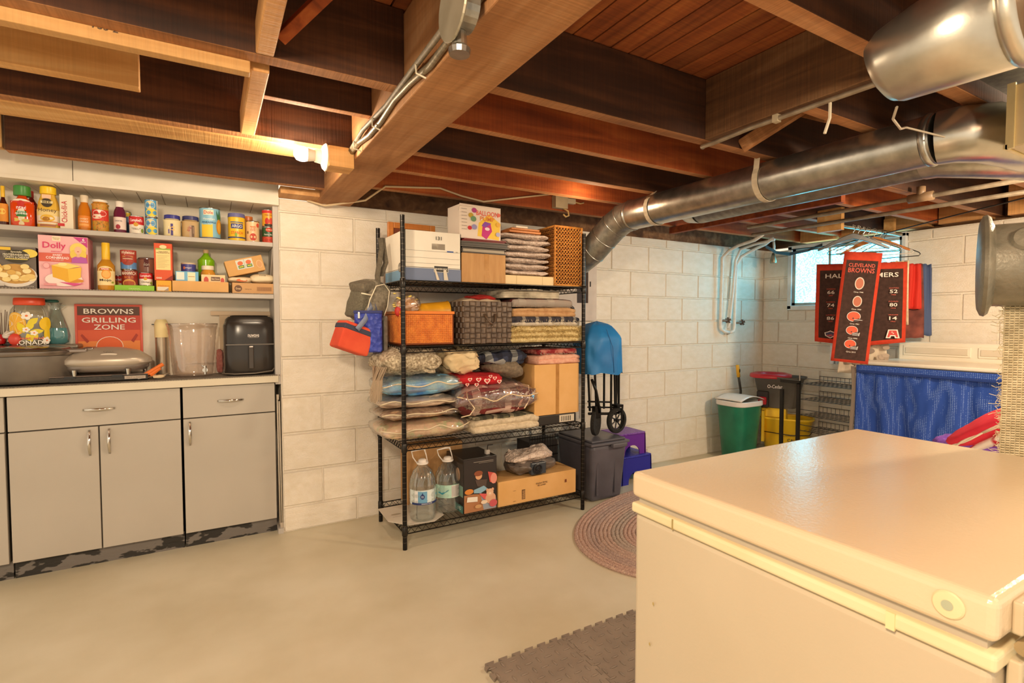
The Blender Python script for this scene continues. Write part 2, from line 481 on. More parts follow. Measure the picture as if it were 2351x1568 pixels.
# window
wn = M().box(4.80, 4.86, 2.99, 3.03, 1.36, 1.955).box(4.80, 4.86, 2.05, 2.08, 1.36, 1.955).box(4.80, 4.90, 2.05, 3.03, 1.352, 1.395).box(4.80, 4.86, 2.05, 3.03, 1.925, 1.96).build('window_1', tex('window_white', 'd8dcdc', 'eef0ee', 9, rough=.5), kind='structure', bevel=.004)
M().box(4.815, 4.84, 2.96, 2.99, 1.395, 1.925).box(4.815, 4.84, 2.08, 2.10, 1.395, 1.925).box(4.815, 4.84, 2.08, 2.99, 1.395, 1.42).box(4.815, 4.84, 2.08, 2.99, 1.90, 1.925).build('sash', tex('window_grey', '8f948c', 'b6b8b0', 12, rough=.5), wn)
M().box(4.812, 4.838, 2.635, 2.655, 1.42, 1.90).build('mullion', 'b6b8b4', wn)
gm, gt, gb = newmat('frosted_window_glass')
tcw = nd(gt, 'ShaderNodeTexCoord'); vo = nd(gt, 'ShaderNodeTexVoronoi', i_Scale=75)
gt.links.new(tcw.outputs['Object'], vo.inputs['Vector'])
n3 = nd(gt, 'ShaderNodeTexNoise', i_Scale=3.0); gt.links.new(tcw.outputs['Object'], n3.inputs['Vector'])
cl = ramp(gt, vo.outputs['Distance'], [(.2, (.14, .76, 1.0)), (.7, (.04, .36, .62))])
cl2 = ramp(gt, n3.outputs['Fac'], [(.35, (.55, .72, .62)), (.6, (1, 1, 1))])
mxw = nd(gt, 'ShaderNodeMix', data_type='RGBA', blend_type='MULTIPLY'); mxw.inputs[0].default_value = 1
gt.links.new(cl, mxw.inputs[6]); gt.links.new(cl2, mxw.inputs[7]); gt.links.new(mxw.outputs[2], gb.inputs['Emission Color'])
gb.inputs['Emission Strength'].default_value = WINDOW_GLOW
gb.inputs['Base Color'].default_value = (.6, .8, .85, 1); gb.inputs['Roughness'].default_value = .2
for a, b_ in ((2.655, 2.96), (2.10, 2.635)):
    M().box(4.822, 4.828, a, b_, 1.42, 1.90).build('pane', gm, wn)

# ceiling: deck, planks, joists, beam
ce = M().box(-1.8, 5.1, -1.4, 3.9, 2.262, 2.30).build('ceiling', '2a1a10', kind='structure')
px = -1.75
pm = M().box(-.0395, .0395, -2.5, 2.5, 0, .014)
first = None
while px < 5.0:
    if first is None:
        first = pm.build('plank', PLANK, ce, (px, 1.3, 2.247)); o = first
    else:
        o = first.copy(); COL.objects.link(o); o.location = (px, 1.3, 2.247 + random.uniform(-.001, .001))
    px += .0855
def joist(y0, y1, x0, x1, z0=2.0, z1=2.245, m=None, name='joist'):
    o = bx(name, m or JX, ce, x0, x1, y0, y1, z0, z1, bevel=.003)
    if o.data.materials[0] is JX:                      # aged stain plus painted shade on the faces, lower edge coloured as lit
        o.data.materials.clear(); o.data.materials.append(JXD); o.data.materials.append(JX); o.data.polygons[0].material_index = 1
    if o.data.materials[0] is JXR:
        o.data.materials.append(JX); o.data.polygons[0].material_index = 1  # underside gets the lighter wood, coloured as if lit from below
    return o
JXD = wood('stained_shaded_joist', '2e180a', '4c2a14', '6e4222', 0, .3)  # darker copy of the old joist wood, face shade put into its colour
beam = bx('beam', JY, ce, .556, .757, -1.2, 3.31, 1.95, 2.235, bevel=.004)
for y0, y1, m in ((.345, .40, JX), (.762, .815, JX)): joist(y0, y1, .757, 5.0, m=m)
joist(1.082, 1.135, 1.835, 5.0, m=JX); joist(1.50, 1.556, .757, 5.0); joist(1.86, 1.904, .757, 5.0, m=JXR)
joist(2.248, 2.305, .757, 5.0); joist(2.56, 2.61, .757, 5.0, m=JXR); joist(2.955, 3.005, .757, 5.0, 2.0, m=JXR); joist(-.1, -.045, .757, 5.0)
joist(1.815, 1.500, 1.789, 1.832, m=JYD, name='header') if False else bx('header', JYD, ce, 1.789, 1.834, .815, 1.50, 2.0, 2.245, bevel=.003)
bx('sill', JYD, ce, .757, 5.0, 3.32, 3.36, 1.955, 2.26); bx('sill', JYD, ce, 4.95, 5.0, -1.4, 3.36, 1.975, 2.26)
bx('sill_plate', PINEY, ce, .35, .556, 3.16, 3.30, 1.957, 1.995)
bx('sill_plate', PINE, ce, .60, .757, 3.315, 3.36, 1.957, 2.24)
# left bays
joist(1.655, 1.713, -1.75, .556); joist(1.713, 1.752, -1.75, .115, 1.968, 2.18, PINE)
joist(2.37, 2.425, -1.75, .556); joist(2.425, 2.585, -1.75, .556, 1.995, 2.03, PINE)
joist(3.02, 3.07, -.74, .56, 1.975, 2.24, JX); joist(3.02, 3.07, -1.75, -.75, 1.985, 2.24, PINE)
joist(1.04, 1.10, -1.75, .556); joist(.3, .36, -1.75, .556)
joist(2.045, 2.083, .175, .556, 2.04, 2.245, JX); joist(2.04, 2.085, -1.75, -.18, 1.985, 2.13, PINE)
bx('blocking', PINEY, ce, .125, .172, 1.10, 1.655, 2.0, 2.09, bevel=.004)
bx('blocking', PINEY, ce, .118, .17, 1.755, 2.37, 1.995, 2.09, bevel=.004)
def slant(p, q, wd, th, m, name, parent=None):
    """a straight board from p to q"""
    P, Q = Vector(p), Vector(q); d = Q - P; L = d.length
    b = M().box(-wd / 2, wd / 2, 0, L, -th / 2, th / 2)
    o = b.build(name, m, parent, bevel=.002)
    o.location = P; o.rotation_mode = 'QUATERNION'; o.rotation_quaternion = Vector((0, 1, 0)).rotation_difference(d.normalized())
    return o
slant((.19, 1.60, 2.04), (.44, 1.14, 2.20), .05, .03, JXR, 'brace', ce)
slant((2.02, 1.50, 2.01), (2.22, 1.15, 2.22), .055, .03, JX, 'brace', ce)
slant((2.10, 1.16, 2.03), (2.3, 1.48, 2.22), .05, .03, JX, 'brace', ce)
# the stub block and brace 2x4 beyond the duct
slant((3.20, 3.00, 1.968), (3.22, 1.70, 1.968), .045, .05, JXR, 'ledger', ce)
bx('blocking', PINE, ce, 3.9, 3.94, 2.07, 2.24, 1.90, 2.06)
for yy in (1.3, 1.7, 2.07, 2.43, 2.78):
    bx('blocking', PINEY, ce, 4.83, 4.94, yy - .15, yy + .15, 1.985, 2.2)
# niche top board and ceiling
bx('header_board', CREAMW, ce, -.56, .352, 3.272, 3.30, 1.915, 2.035); bx('header_board', CREAMW, ce, -1.6, -.563, 3.272, 3.30, 1.915, 2.045)
bx('ledge', CREAMW, ce, -1.6, .352, 3.268, 3.305, 1.909, 1.925)
for k in range(18):
    bx('niche_plank', CREAMW, ce, .33 - .108 * (k + 1) + .003, .33 - .108 * k, 3.306, 3.6, 1.909 + (k % 3) * .001, 1.924)
"""WRITTEN MARK on the pine sister"""
art(ce, [('t', '755 2', -.22, 2.005, .018, '4a3018')], y=1.7528 - .0405, base=Matrix.Rotation(pi, 4, 'Y') if False else None, name='stamp')

# ================================================================== fixtures overhead
t = thing('bulb_socket', 'lit bare light bulb in a white porcelain socket beside the wooden beam', 'light bulb', (.45, 2.38, 1.955))
M().box(-.0, .104, -.05, .05, -.045, .04).build('mounting_block', PINE, t)
R90 = Matrix.Rotation(radians(-90), 4, 'Y')
M().lathe([(.055, 0), (.058, .006), (.05, .016), (.03, .024), (.026, .05), (.0, .05)], 24).xf(R90).build('socket', tex('porcelain', 'd8c8a8', 'e6d8bc', 5, rough=.3), t, smooth=True)
M().lathe([(.022, .048), (.024, .06), (.028, .08), (.0, .08)], 20).xf(R90).build('bulb_base', 'e8e0d0', t, smooth=True)
M().lathe([(.026, .079), (.030, .09), (.031, .105), (.026, .122), (.012, .132), (.0, .134)], 20).xf(R90).build('bulb', glow('bulb_glow', 'fff4e0', 8), t, smooth='all')
M().tube([(-.012, -.03, -.05), (-.012, -.03, -.075)], .0012, 5).build('pull_chain', STEEL, t)
t = thing('ceiling_fixture', 'round grey metal box cover and porcelain holder high on the beam side', 'electrical box', (.485, 1.104, 1.957))
M().lathe([(.05, 0), (.05, .045), (0, .045)], 24).xf(Matrix.Rotation(radians(90), 4, 'Y')).build('box', GALVD, t)
M().lathe([(.075, -.004), (.077, 0), (.075, .003), (0, .003)], 28).xf(Matrix.Rotation(radians(90), 4, 'Y')).build('cover_plate', tex('dusty_cover', '8d8470', '9f9682', 14, rough=.5, metal=.5), t)
M().lathe([(.024, 0), (.026, .012), (.018, .02), (.016, .05), (0, .05)], 14, c=(.02, .01, -.10)).build('connector', GALV, t)
cb = M()
pts = [(.545, 3.0 - .0 - i * .16, 1.972 + .012 * sin(i * 1.7)) for i in range(4, 20)]
cb.tube([(.545, y, zz) for _, y, zz in pts], .010, 7)
c1 = cb.build('cable', tex('armoured_cable', '6d6252', '9c9078', 60, rough=.4, metal=.6, stretch=(1, 3, 1)), smooth='all')
tag(c1, 'armoured grey cable running along the side of the wooden beam', 'cable')
c2 = M().tube([(.54, 2.34, 1.985), (.535, 2.1, 2.0), (.54, 1.8, 1.99), (.535, 1.5, 1.995), (.52, 1.25, 1.98), (.515, 1.17, 1.965)], .009, 7).build('cable', tex('cloth_cable', '5c5042', '84765e', 60, rough=.6), smooth='all')
tag(c2, 'second grey cable curving up from the beam to the round box', 'cable')
st = thing('cable_staple', 'white plastic straps holding the cables to the beam', 'strap', (.54, 1.45, 1.96))
for dy in (0, .47, .75, -.5): M().tube([(.012, dy, -.012), (-.014, dy + .01, .0), (-.012, dy + .02, .03), (.008, dy + .02, .045)], .003, 5).build('strap', 'c8bca4', st)
c3 = M().tube([(0.506, 3.28, 1.956), (0.598, 3.25, 1.930), (0.725, 3.2, 1.952), (.80, 3.1, 1.955), (0.872, 2.94, 2.009), (1.202, 2.94, 2.041), (1.344, 2.94, 2.011), (1.493, 2.94, 1.994), (1.713, 2.94, 2.041), (1.991, 2.94, 2.099)], .006, 7).build('cable', 'd8bf98', smooth='all')
tag(c3, 'thin cream cable sagging along the last joist above the wire shelf', 'cable')
t = thing('junction_box', 'beige electrical junction box on the orange joist above the wicker basket', 'electrical box', (2.062, 2.953, 2.053))
M().box(-.046, .046, -.05, 0, -.042, .042).build('box', tex('dusty_tan', 'b09b78', 'c2ae8c', 12, rough=.5), t, bevel=.004)
M().box(-.05, .05, -.056, -.05, -.046, .046).build('cover_plate', tex('dusty_tan2', 'b9a684', 'cbb898', 12, rough=.45), t, bevel=.003)
M().tube([(.03, -.03, -.04), (.055, -.05, -.06), (.06, -.05, -.09), (.035, -.05, -.10), (.015, -.05, -.085)], .006, 7).build('cord', 'd8b070', t, smooth='all')
M().box(.06, .135, -.03, 0, .0, .035).build('small_box', 'd8c8a8', t, bevel=.003)
M().tube([(.135, -.02, .015), (.18, -.02, .01), (.21, -.02, .02)], .005, 6).build('cord', 'dcb878', t, smooth='all')
t = thing('conduit', 'thin old pipe clipped along the lower edge of the dark header board', 'pipe', (1.80, .80, 1.985))
M().tube([(0, -.3, 0), (0, .0, -.002), (.0, .5, .0), (.005, .66, -.005), (.02, .74, .002), (.05, .76, .01)], .009, 8).build('pipe', PIPE, t, smooth='all')
M().box(-.012, .012, .38, .40, -.013, .014).build('clip', 'b8a88c', t); M().box(-.014, .014, -.02, .01, -.015, .016).build('clip', GALV, t)
M().tube([(0, .2, -.01), (.0, .2, -.06), (-.01, .21, -.11)], .005, 5).build('cable_tie', 'd8ccb4', t)

# ducts
def ring(path, r, n=28): return M().tube(path, r, n)
t = thing('round_duct', 'long round galvanised duct hung under the joists, its elbow dropping to the wall', 'duct', (2.28, 1.6, 1.905))
ring([(0, .85, 0), (0, 0, 0), (0, -.72, 0)], .09).build('pipe', GALV, t, smooth=True)
ep = [(0, .85, 0), (0, .93, -.008), (-.01, 1.01, -.045), (-.03, 1.09, -.11), (-.05, 1.17, -.18), (-.075, 1.26, -.235), (-.11, 1.38, -.27), (-.14, 1.54, -.285), (-.15, 1.69, -.29)]
ring(ep, [.0915, .093, .094, .094, .094, .094, .098, .104, .104]).build('elbow', GALVD, t, smooth=True)
for i in range(1, 7):
    a, b_ = Vector(ep[i]), Vector(ep[i + 1]); d = (b_ - a).normalized() * .004
    ring([a - d, a, a + d], [.094, .0975, .094]).build('seam', GALV, t, smooth='all')
for yy in (.85, -.70):
    ring([(0, yy - .012, 0), (0, yy, 0), (0, yy + .012, 0)], [.091, .0955, .091]).build('seam', GALV, t, smooth='all')
for yy, xx in ((-.05, -.055), (.65, .005)):
    b = M(); P = [(xx - .02, .10)] + [(-.094 * cos(radians(a)), .094 * sin(radians(a))) for a in range(30, -181, -15)] + [(.10, .095)]
    b.grid(lambda u, v: (P[int(round(u * (len(P) - 1)))][0], yy + (v - .5) * .028, P[int(round(u * (len(P) - 1)))][1]), len(P) - 1, 1)
    b.build('hanger_strap', tex('strap_paint', 'b8a890', 'd0c2a8', 20, rough=.5), t, solid=.002)
# tapering collar to the plenum
ring([(0, -.72, 0), (.01, -.77, .0), (.08, -.83, .0), (.20, -.87, -.01), (.32, -.88, -.01)], [.0925, .095, .10, .10, .10]).build('collar', tex('galvanised_clean', 'b6b4ac', 'd2d0c6', 10, rough=.28, metal=.95), t, smooth=True)
t = thing('round_duct', 'second round galvanised duct running just below and behind the long one', 'duct', (2.60, 1.6, 1.930))
ring([(0, .60, 0), (0, 0, 0), (0, -.55, 0)], .085).build('pipe', GALVD, t, smooth=True)
ring([(0, -.55, 0), (0, -.60, 0), (.04, -.70, -.01), (.14, -.80, -.02), (.25, -.86, -.03)], [.088, .091, .10, .105, .105]).build('collar', GALV, t, smooth=True)
ring([(0, .60, 0), (.01, .68, .01), (.06, .74, .04)], [.085, .08, .06]).build('end_cap', GALV, t, smooth=True)
t = thing('trunk_duct', 'square cream sheet metal plenum box at the right end of the ducts', 'duct', (2.33, .265, 1.798))
M().box(-.13, .40, -.9, .40, 0, .192).build('casing', tex('plenum', 'c9b68c', 'dcc9a0', 8, rough=.35, metal=.5), t, bevel=.003)
M().box(-.14, -.13, .385, .405, -.005, .197).box(-.14, .40, .40, .41, -.005, .008).build('seam', tex('plenum_edge', 'd8c890', 'ecdca8', 10, rough=.3, metal=.6), t)
t = thing('trunk_duct', 'flat grey galvanised trunk crossing above the round ducts at right', 'duct', (2.25, .42, 2.06))
M().box(0, 1.3, 0, .42, 0, .16).build('casing', GALVD, t, bevel=.003)
t = thing('boot_duct', 'large shiny galvanised duct boot with a rounded end at the upper right', 'duct', (1.52, .4, 1.93))
BT = tex('galvanised_bright', 'b4afa2', 'd4cfc2', 9, rough=.33, metal=.92, bump=.04, bscale=30)
ring([(.0, .325, -.040), (.0, .315, -.038), (-.0, .29, -.030), (0, .22, -.018), (0, .05, .0)], [.045, .080, .095, .107, .128], 32).build('boot', BT, t, smooth='all')
ring([(0, .055, 0), (0, .04, 0), (0, .02, 0)], [.128, .136, .128], 32).build('seam', BT, t, smooth='all')
ring([(0, .04, 0), (0, -.9, .06)], [.128, .13], 32).build('pipe', tex('galvanised_stained', 'a59c8a', 'c8bca6', 6, rough=.35, metal=.85, c3='c79a84'), t, smooth='all')
M().tube([(.05, .30, -.12), (.12, .34, -.125), (.3, .40, -.10), (.52, .48, -.03), (.8, .4, -.06)], .0035, 5).build('wire', 'c8bca8', t)

# pipes along the ceiling beyond the ducts, with drops in the corner
t = thing('water_pipe', 'upper of two old pipes running to the right under the far joists', 'pipe', (3.53, 1.0, 1.955))
M().tube([(0, -.6, 0), (0, 1.55, 0)], .0135, 10).build('pipe', PIPE, t, smooth='all')
M().tube([(0, .38, 0), (0, .50, 0)], .026, 10).tube([(0, .44, .0), (.0, .44, .06)], .022, 10).build('tee', tex('fitting', '7a6046', '96795a', 20, rough=.5), t, smooth='all')
t = thing('water_pipe', 'lower of two old pipes running to the right under the far joists', 'pipe', (3.82, 1.0, 1.945))
M().tube([(0, -.6, 0), (0, 1.72, 0)], .0135, 10).build('pipe', PIPE, t, smooth='all')
def valve(b_parent, x, y, zz):
    M().tube([(x, y, zz), (x + .055, y - .03, zz + .004)], .011, 8).build('valve_stem', '7d7468', b_parent, smooth='all')
    h = M(); h.tube([(x + .06, y - .033, zz + .005 + 0), (x + .066, y - .036, zz + .005)], .012, 8)
    for a in range(5):
        aa = 2 * pi * a / 5; h.tube([(x + .063, y - .034, zz + .005), (x + .063 + .012 * sin(aa), y - .034 - .022 * sin(aa), zz + .005 + .028 * cos(aa))], [.006, .011], 6)
    h.build('valve_wheel', '5a4a3e', b_parent, smooth='all')
t = thing('water_pipe', 'left white painted pipe coming down the back wall to a valve', 'pipe', (4.14, 3.26, 1.2))
M().tube([(-.3, -.62, .74), (-.12, -.42, .735), (.0, -.18, .73), (.03, -.06, .70), (.01, 0, .64), (.005, 0, .3), (0, 0, 0), (.01, 0, -.03), (.04, -.01, -.05), (.10, -.02, -.06)], .015, 10).build('pipe', WPIPE, t, smooth='all')
valve(t, 0, 0, .05)
t = thing('water_pipe', 'middle slanting white pipe on the back wall', 'pipe', (4.24, 3.24, 1.2))
M().tube([(-.02, -.45, .75), (.06, -.2, .745), (.08, -.05, .72), (.075, 0, .62), (.04, 0, .3), (.0, 0, .02), (-.02, -.0, -.02)], .013, 10).build('pipe', WPIPE, t, smooth='all')
t = thing('water_pipe', 'right white painted pipe coming down the back wall to a valve', 'pipe', (4.345, 3.26, 1.2))
M().tube([(-.2, -.50, .75), (.0, -.30, .74), (.06, -.16, .72), (.03, -.04, .66), (.01, 0, .58), (0, 0, .3), (-.005, 0, -.02), (-.02, 0, -.05), (-.08, -.01, -.06)], .015, 10).build('pipe', WPIPE, t, smooth='all')
valve(t, 0, 0, .03)
t = thing('shower_head', 'small shower head hanging from the corner joist near the pipes', 'shower head', (4.56, 3.02, 1.80))
M().tube([(0, 0, .19), (.01, 0, .14), (.005, 0, .08)], .011, 8).build('pipe', WPIPE, t, smooth='all')
M().lathe([(.012, .08), (.014, .07), (.03, .0), (.026, -.012), (0, -.012)], 14).build('nozzle', tex('tarnish', '7d6c56', 'a8967c', 20, rough=.4, metal=.6), t, smooth=True)
w1 = M()
for k in range(5):
    w1.tube([(4.38, 2.98, 1.94 - .006 * k), (4.5, 2.95, 1.885 - .005 * k), (4.62, 2.9, 1.875 - .006 * k), (4.74, 2.8, 1.90 - .004 * k), (4.79, 2.7, 1.945 - .004 * k)], .0035, 5)
tag(w1.build('cable_bundle', '2c2a28'), 'loose bundle of black cables drooping in the corner above the window', 'cable')
tag(M().tube([(4.78, 3.0, 1.925), (4.70, 2.5, 1.905), (4.55, 2.1, 1.925), (4.3, 1.6, 1.945), (4.0, 1.05, 1.955), (3.9, .8, 1.98)], .0045, 5).build('cable', '1e1a18', smooth='all'), 'single black cable stretched from the window corner to the right joists', 'cable')


# ================================================================== kitchen run in the niche
cm = M().box(-1.45, .338, 3.302, 3.60, 0, .037).box(-1.45, .338, 3.296, 3.304, -.002, .038)
ct = thing('countertop', 'cream countertop with a ribbed edge mat above the grey cabinets', 'countertop', (0, 0, .895))
cm.build('top', COUNT, ct, bevel=.003)
b = M(); b.box(-1.45, .33, 3.30, 3.59, .038, .042)
for k in range(150): b.tube([(-1.45 + k * .012, 3.294, .040), (-1.444 + k * .012, 3.294, .040)], .0028, 5)
b.build('shelf_liner', tex('ribbed_liner', '6a6258', '8d8478', 80, rough=.7), ct)
for zz, lab in ((1.675, 'upper grey painted shelf over the cabinets, the one with sauce bottles'), (1.377, 'lower grey painted shelf over the cabinets, the one with the pink box')):
    s_ = thing('wall_shelf', lab, 'shelf', (0, 0, zz))
    M().box(-1.45, .320, 3.302, 3.598, 0, .024).build('board', SHELFM, s_, bevel=.002)
    if zz < 1.5:
        b = M()
        for k in range(145): b.tube([(-1.45 + k * .012, 3.300, .0265), (-1.444 + k * .012, 3.300, .0265)], .0026, 5)
        b.box(-1.45, .318, 3.31, 3.59, .0245, .0275); b.build('shelf_liner', tex('ribbed_liner2', '8d8478', 'a89e92', 80, rough=.7), s_)
sb = thing('shelf_bracket', 'grey diagonal brace at the right end of the two wall shelves', 'bracket', (.327, 3.33, 1.40))
M().box(-.006, .006, -.01, .01, .0, .30).build('upright', SHELFM, sb); M().tube([(-.002, .0, .27), (-.006, .18, .05)], .008, 6).build('strut', SHELFM, sb)

def handle(parent, x, zz, vert, L=.13):
    """slim chrome bow handle"""
    b = M(); n = 14
    def P(t):
        a = (t - .5) * L; o = -.022 * sin(pi * t) - .003
        return (0, o, a) if vert else (a, o, 0)
    pts = [P(i / n) for i in range(n + 1)]
    b.tube(pts, [.002 + .0055 * sin(pi * i / n) for i in range(n + 1)], 8)
    off = .0035
    for sgn in (-1, 1):
        q = [(p[0] + (off * sgn if vert else 0), p[1] - .002, p[2] + (0 if vert else off * sgn)) for p in pts]
        b.tube(q, [.001 + .003 * sin(pi * i / n) for i in range(n + 1)], 6)
    for t in (.12, .88):
        p = P(t); b.tube([p, (p[0], .002, p[2])], .004, 6)
    return b.build('handle', CHROME, parent, (x, 0, zz), smooth='all')
def cabinet(x0, x1, label, doors, hs, dh):
    t = thing('base_cabinet', label, 'cabinet', (x0, 3.33, 0))
    W = x1 - x0
    M().box(.003, W - .003, .004, .26, .09, .893).build('body', tex('cabinet_inside', '4a4238', '5c5448', 5), t)
    M().box(.0, W, .03, .25, 0, .09).build('kick_board', KICK, t)
    d = bx('drawer', CABM, t, .003, W - .003, -.016, .004, .723, .888, bevel=.002)
    handle(d, 0 if dh is None else dh, .0, False)
    d.children[0].location.y = -.010
    n = len(doors) - 1
    for i in range(n):
        a, b_ = doors[i] + .003, doors[i + 1] - .003
        q = bx('door', CABM, t, a, b_, -.016, .004, .091, .717, bevel=.002)
        if hs[i] is not None:
            h = handle(q, hs[i] - (a + b_) / 2, .638 - .404, True); h.location.y = -.010
    return t
cabinet(-.843, -.146, 'wide grey cabinet with one drawer over two doors, chipped kick board', [0, .344, .697], [.307, .386], None)
cabinet(-.140, .320, 'narrow grey cabinet with one door nearest the white block wall', [0, .46], [.033], -.0)
cabinet(-1.44, -.849, 'grey cabinet cut off at the left edge of the view', [0, .3, .59], [None, None], None)
g = thing('folded_rack', 'thin folded white metal rack in the gap beside the narrow cabinet', 'frame', (.334, 3.315, 0))
M().tube([(0, 0, .05), (-.004, 0, .80)], .004, 6).tube([(.011, .0, .03), (.006, 0, .78)], .004, 6).build('rail', 'cbc0ae', g, smooth='all')
M().box(-.008, .004, -.008, .008, .79, .82).build('joint', 'b8aa98', g); M().box(.0, .016, -.008, .008, .02, .06).build('joint', 'b8aa98', g)

SZ1, SZ2, CZ = 1.699, 1.406, .938     # tops of the two shelves and of the counter mat
def cyl_item(name, label, cat, xc, yc, zb, prof, ms, mats, prints=None, R=None, sx=1, sy=1, extra=None, group=None, e=2.0, n=28):
    t = thing(name, label, cat, (xc, yc, zb), group=group)
    return t
def bottle(name, label, cat, xc, yc, zb, r, h, glass, cap, capc, label_c=None, lz=(.15, .6), prints=(), sq=2.0, sy=1.0, shoulder=.68, neck=.36, group=None, capr=None, rot=0, neckh=.82):
    """bottle or jar: body, cap and a wrapped label"""
    t = thing(name, label, cat, (xc, yc, zb), rot, group=group)
    m = glass if not isinstance(glass, str) else C(glass, .12)
    M().lathe([(r * .93, 0), (r, h * .03), (r, h * shoulder * .5), (r, h * shoulder), (r * (neck + .25), h * (shoulder + (neckh - shoulder) * .55)), (r * neck, h * neckh), (r * neck, h * .97)], 28, sy=sy, e=sq).build('body', m, t, smooth=True)
    cr = capr or r * neck * 1.12
    M().lathe([(cr, h * (neckh + .02)), (cr * 1.03, h * (neckh + .03)), (cr, h * .985), (cr * .9, h), (0, h)], 24).build('cap', C(capc, .35), t, smooth=True)
    if label_c:
        RR = r * 1.004
        art(t, [('r', -RR * 1.35, RR * 1.35, h * lz[0], h * lz[1], label_c)] + list(prints), R=RR, sy=sy)
    return t
def can(label, xc, yc, zb, r, h, body, prints=(), group=None, name='food_can', cat='can', lid=None, wrap=1.4):
    t = thing(name, label, cat, (xc, yc, zb), group=group)
    M().lathe([(r * .96, 0), (r, h * .02), (r * .985, h * .05), (r * .985, h * .95), (r, h * .98), (r * .96, h), (r * .93, h * .985), (0, h * .985)], 30, ms=[0, 0, 1, 0, 0, 0, 0]).build('tin', [STEEL if lid is None else C(lid, .4), C(body, .35)], t, smooth=True)
    if prints: art(t, prints, R=r * .99)
    return t
def carton(name, label, cat, x0, x1, y0, y1, z0, z1, mats, prints=(), rz=0, side=(), group=None, top=None, bevel=.0015):
    """printed box standing on its base; mats = front, sides"""
    w_, d_, h_ = x1 - x0, y1 - y0, z1 - z0
    t = thing(name, label, cat, ((x0 + x1) / 2, (y0 + y1) / 2, z0), rz, group=group)
    mats = mats if isinstance(mats, (list, tuple)) else [mats, mats]
    b = M().box(-w_ / 2, w_ / 2, -d_ / 2, d_ / 2, 0, h_)
    b.m = [1, 1, 0, 1, 1, 1]
    b.build('box', list(mats), t, bevel=bevel)
    if prints: art(t, prints, y=-d_ / 2)
    if side: art(t, side, y=-w_ / 2, base=SIDE, name='side_print')
    return t

# ---- upper shelf, left to right
xx, ww, hh = -0.837, 0.037, 0.187
bottle('sauce_bottle', 'dark barbecue sauce bottle with yellow cap, leftmost on the upper shelf', 'bottle', xx, 3.36, SZ1, ww / 2, hh, '4a1408', 1, 'f0c030', 'e89830', (.1, .55), [('e', 0, hh * .35, .012, .014, 'f4d060')], neckh=.70, shoulder=.5)
xx, ww, hh = -0.768, 0.086, 0.194
bottle('sauce_bottle', 'red pizza sauce squeeze bottle with green cap', 'bottle', xx, 3.36, SZ1, ww / 2, hh, 'dd4a14', 1, '3f8c3a', 'd8401c', (.05, .62),
       [('e', 0, hh * .48, .052, .038, 'f2e6d0'), ('r', -.053, .053, hh * .14, hh * .50, 'f2e6d0'), ('e', 0, hh * .15, .053, .022, 'e8dcb0'), ('r', -.050, .050, hh * .42, hh * .51, 'c8281c'), ('t', 'Contadina', 0, hh * .465, .017, 'ffffff', .088), ('r', -.034, .034, hh * .24, hh * .38, '2f7a34'), ('t', 'PIZZA', 0, hh * .36, .007, 'ffffff'), ('t', 'Squeeze', 0, hh * .315, .014, 'ffffff', .058), ('e', 0, hh * .56, .012, .014, 'c8281c'), ('e', -.02, hh * .16, .012, .008, 'e6c860'), ('e', .015, hh * .15, .014, .008, 'd8b850')],
       sq=3.2, sy=.6, shoulder=.56, neck=.36, neckh=.74, capr=.031)
xx, ww, hh = -0.766, 0.046, 0.201
bottle('sauce_bottle', 'dark red bottle standing behind the green-capped sauce', 'bottle', xx, 3.50, SZ1, ww / 2, hh, '8c1a10', 1, 'b83a30', 'a02018', (.1, .6), [('t', 'HOT', 0, hh * .5, .014, 'e8a080')])
xx, ww, hh = -0.673, 0.088, 0.202
bottle('honey_bottle', 'tapered honey bottle with wide yellow cap and white label', 'bottle', xx, 3.36, SZ1, ww / 2, hh, 'ecc050', 1, 'f4cc18', 'f0e2cc', (.10, .42),
       [('r', -.055, .055, hh * .30, hh * .44, 'ecd490'), ('t', 'Honey', .0, hh * .42, .022, '6a4a14', .075), ('e', .0, hh * .24, .028, .017, 'e8b838'), ('e', -.005, hh * .22, .014, .010, 'b07818'), ('r', -.04, .04, hh * .145, hh * .165, 'd88830'), ('r', -.03, .03, hh * .04, hh * .09, 'b07050')], sy=.65, shoulder=.42, neck=.62, neckh=.80)
t = COL.objects[-1].parent
art(t, [('e', 0, hh * .60, .021, .021, '3a2c14'), ('r', -.023, .023, hh * .585, hh * .645, 'e8d8a0'), ('t', 'BEE', 0, hh * .615, .010, '2a1c0c', .030), ('r', -.017, .017, hh * .70, hh * .79, 'f0c8a8')], y=-.032, name='logo_print')
carton('paper_box', 'tall white paper carton with red script lettering, beside the honey', 'box', -0.626, -0.575, 3.33, 3.44, SZ1, 1.868, ['efe4cc', 'e4d4b4'],
       [('t', 'Chick-fil-A', -.008, .085, .022, 'c42830', .105, pi / 2), ('r', -.034, -.008, .014, .028, 'd02c30')])
xx, ww, hh = -0.537, 0.053, 0.180
bottle('sauce_bottle', 'slim bottle of orange sauce with pale cap and orange label', 'bottle', xx, 3.37, SZ1, ww / 2, hh, 'd07c20', 1, 'e8d8c0', 'e88c2c', (.1, .42), [('t', 'SWEET', 0, hh * .33, .008, 'fce8c8'), ('t', 'ORANGE', 0, hh * .26, .010, 'fce8c8', .036), ('r', -.02, .02, hh * .14, hh * .2, 'f4b060')], neck=.55, shoulder=.55, neckh=.78)
xx, ww, hh = -0.472, 0.067, 0.162
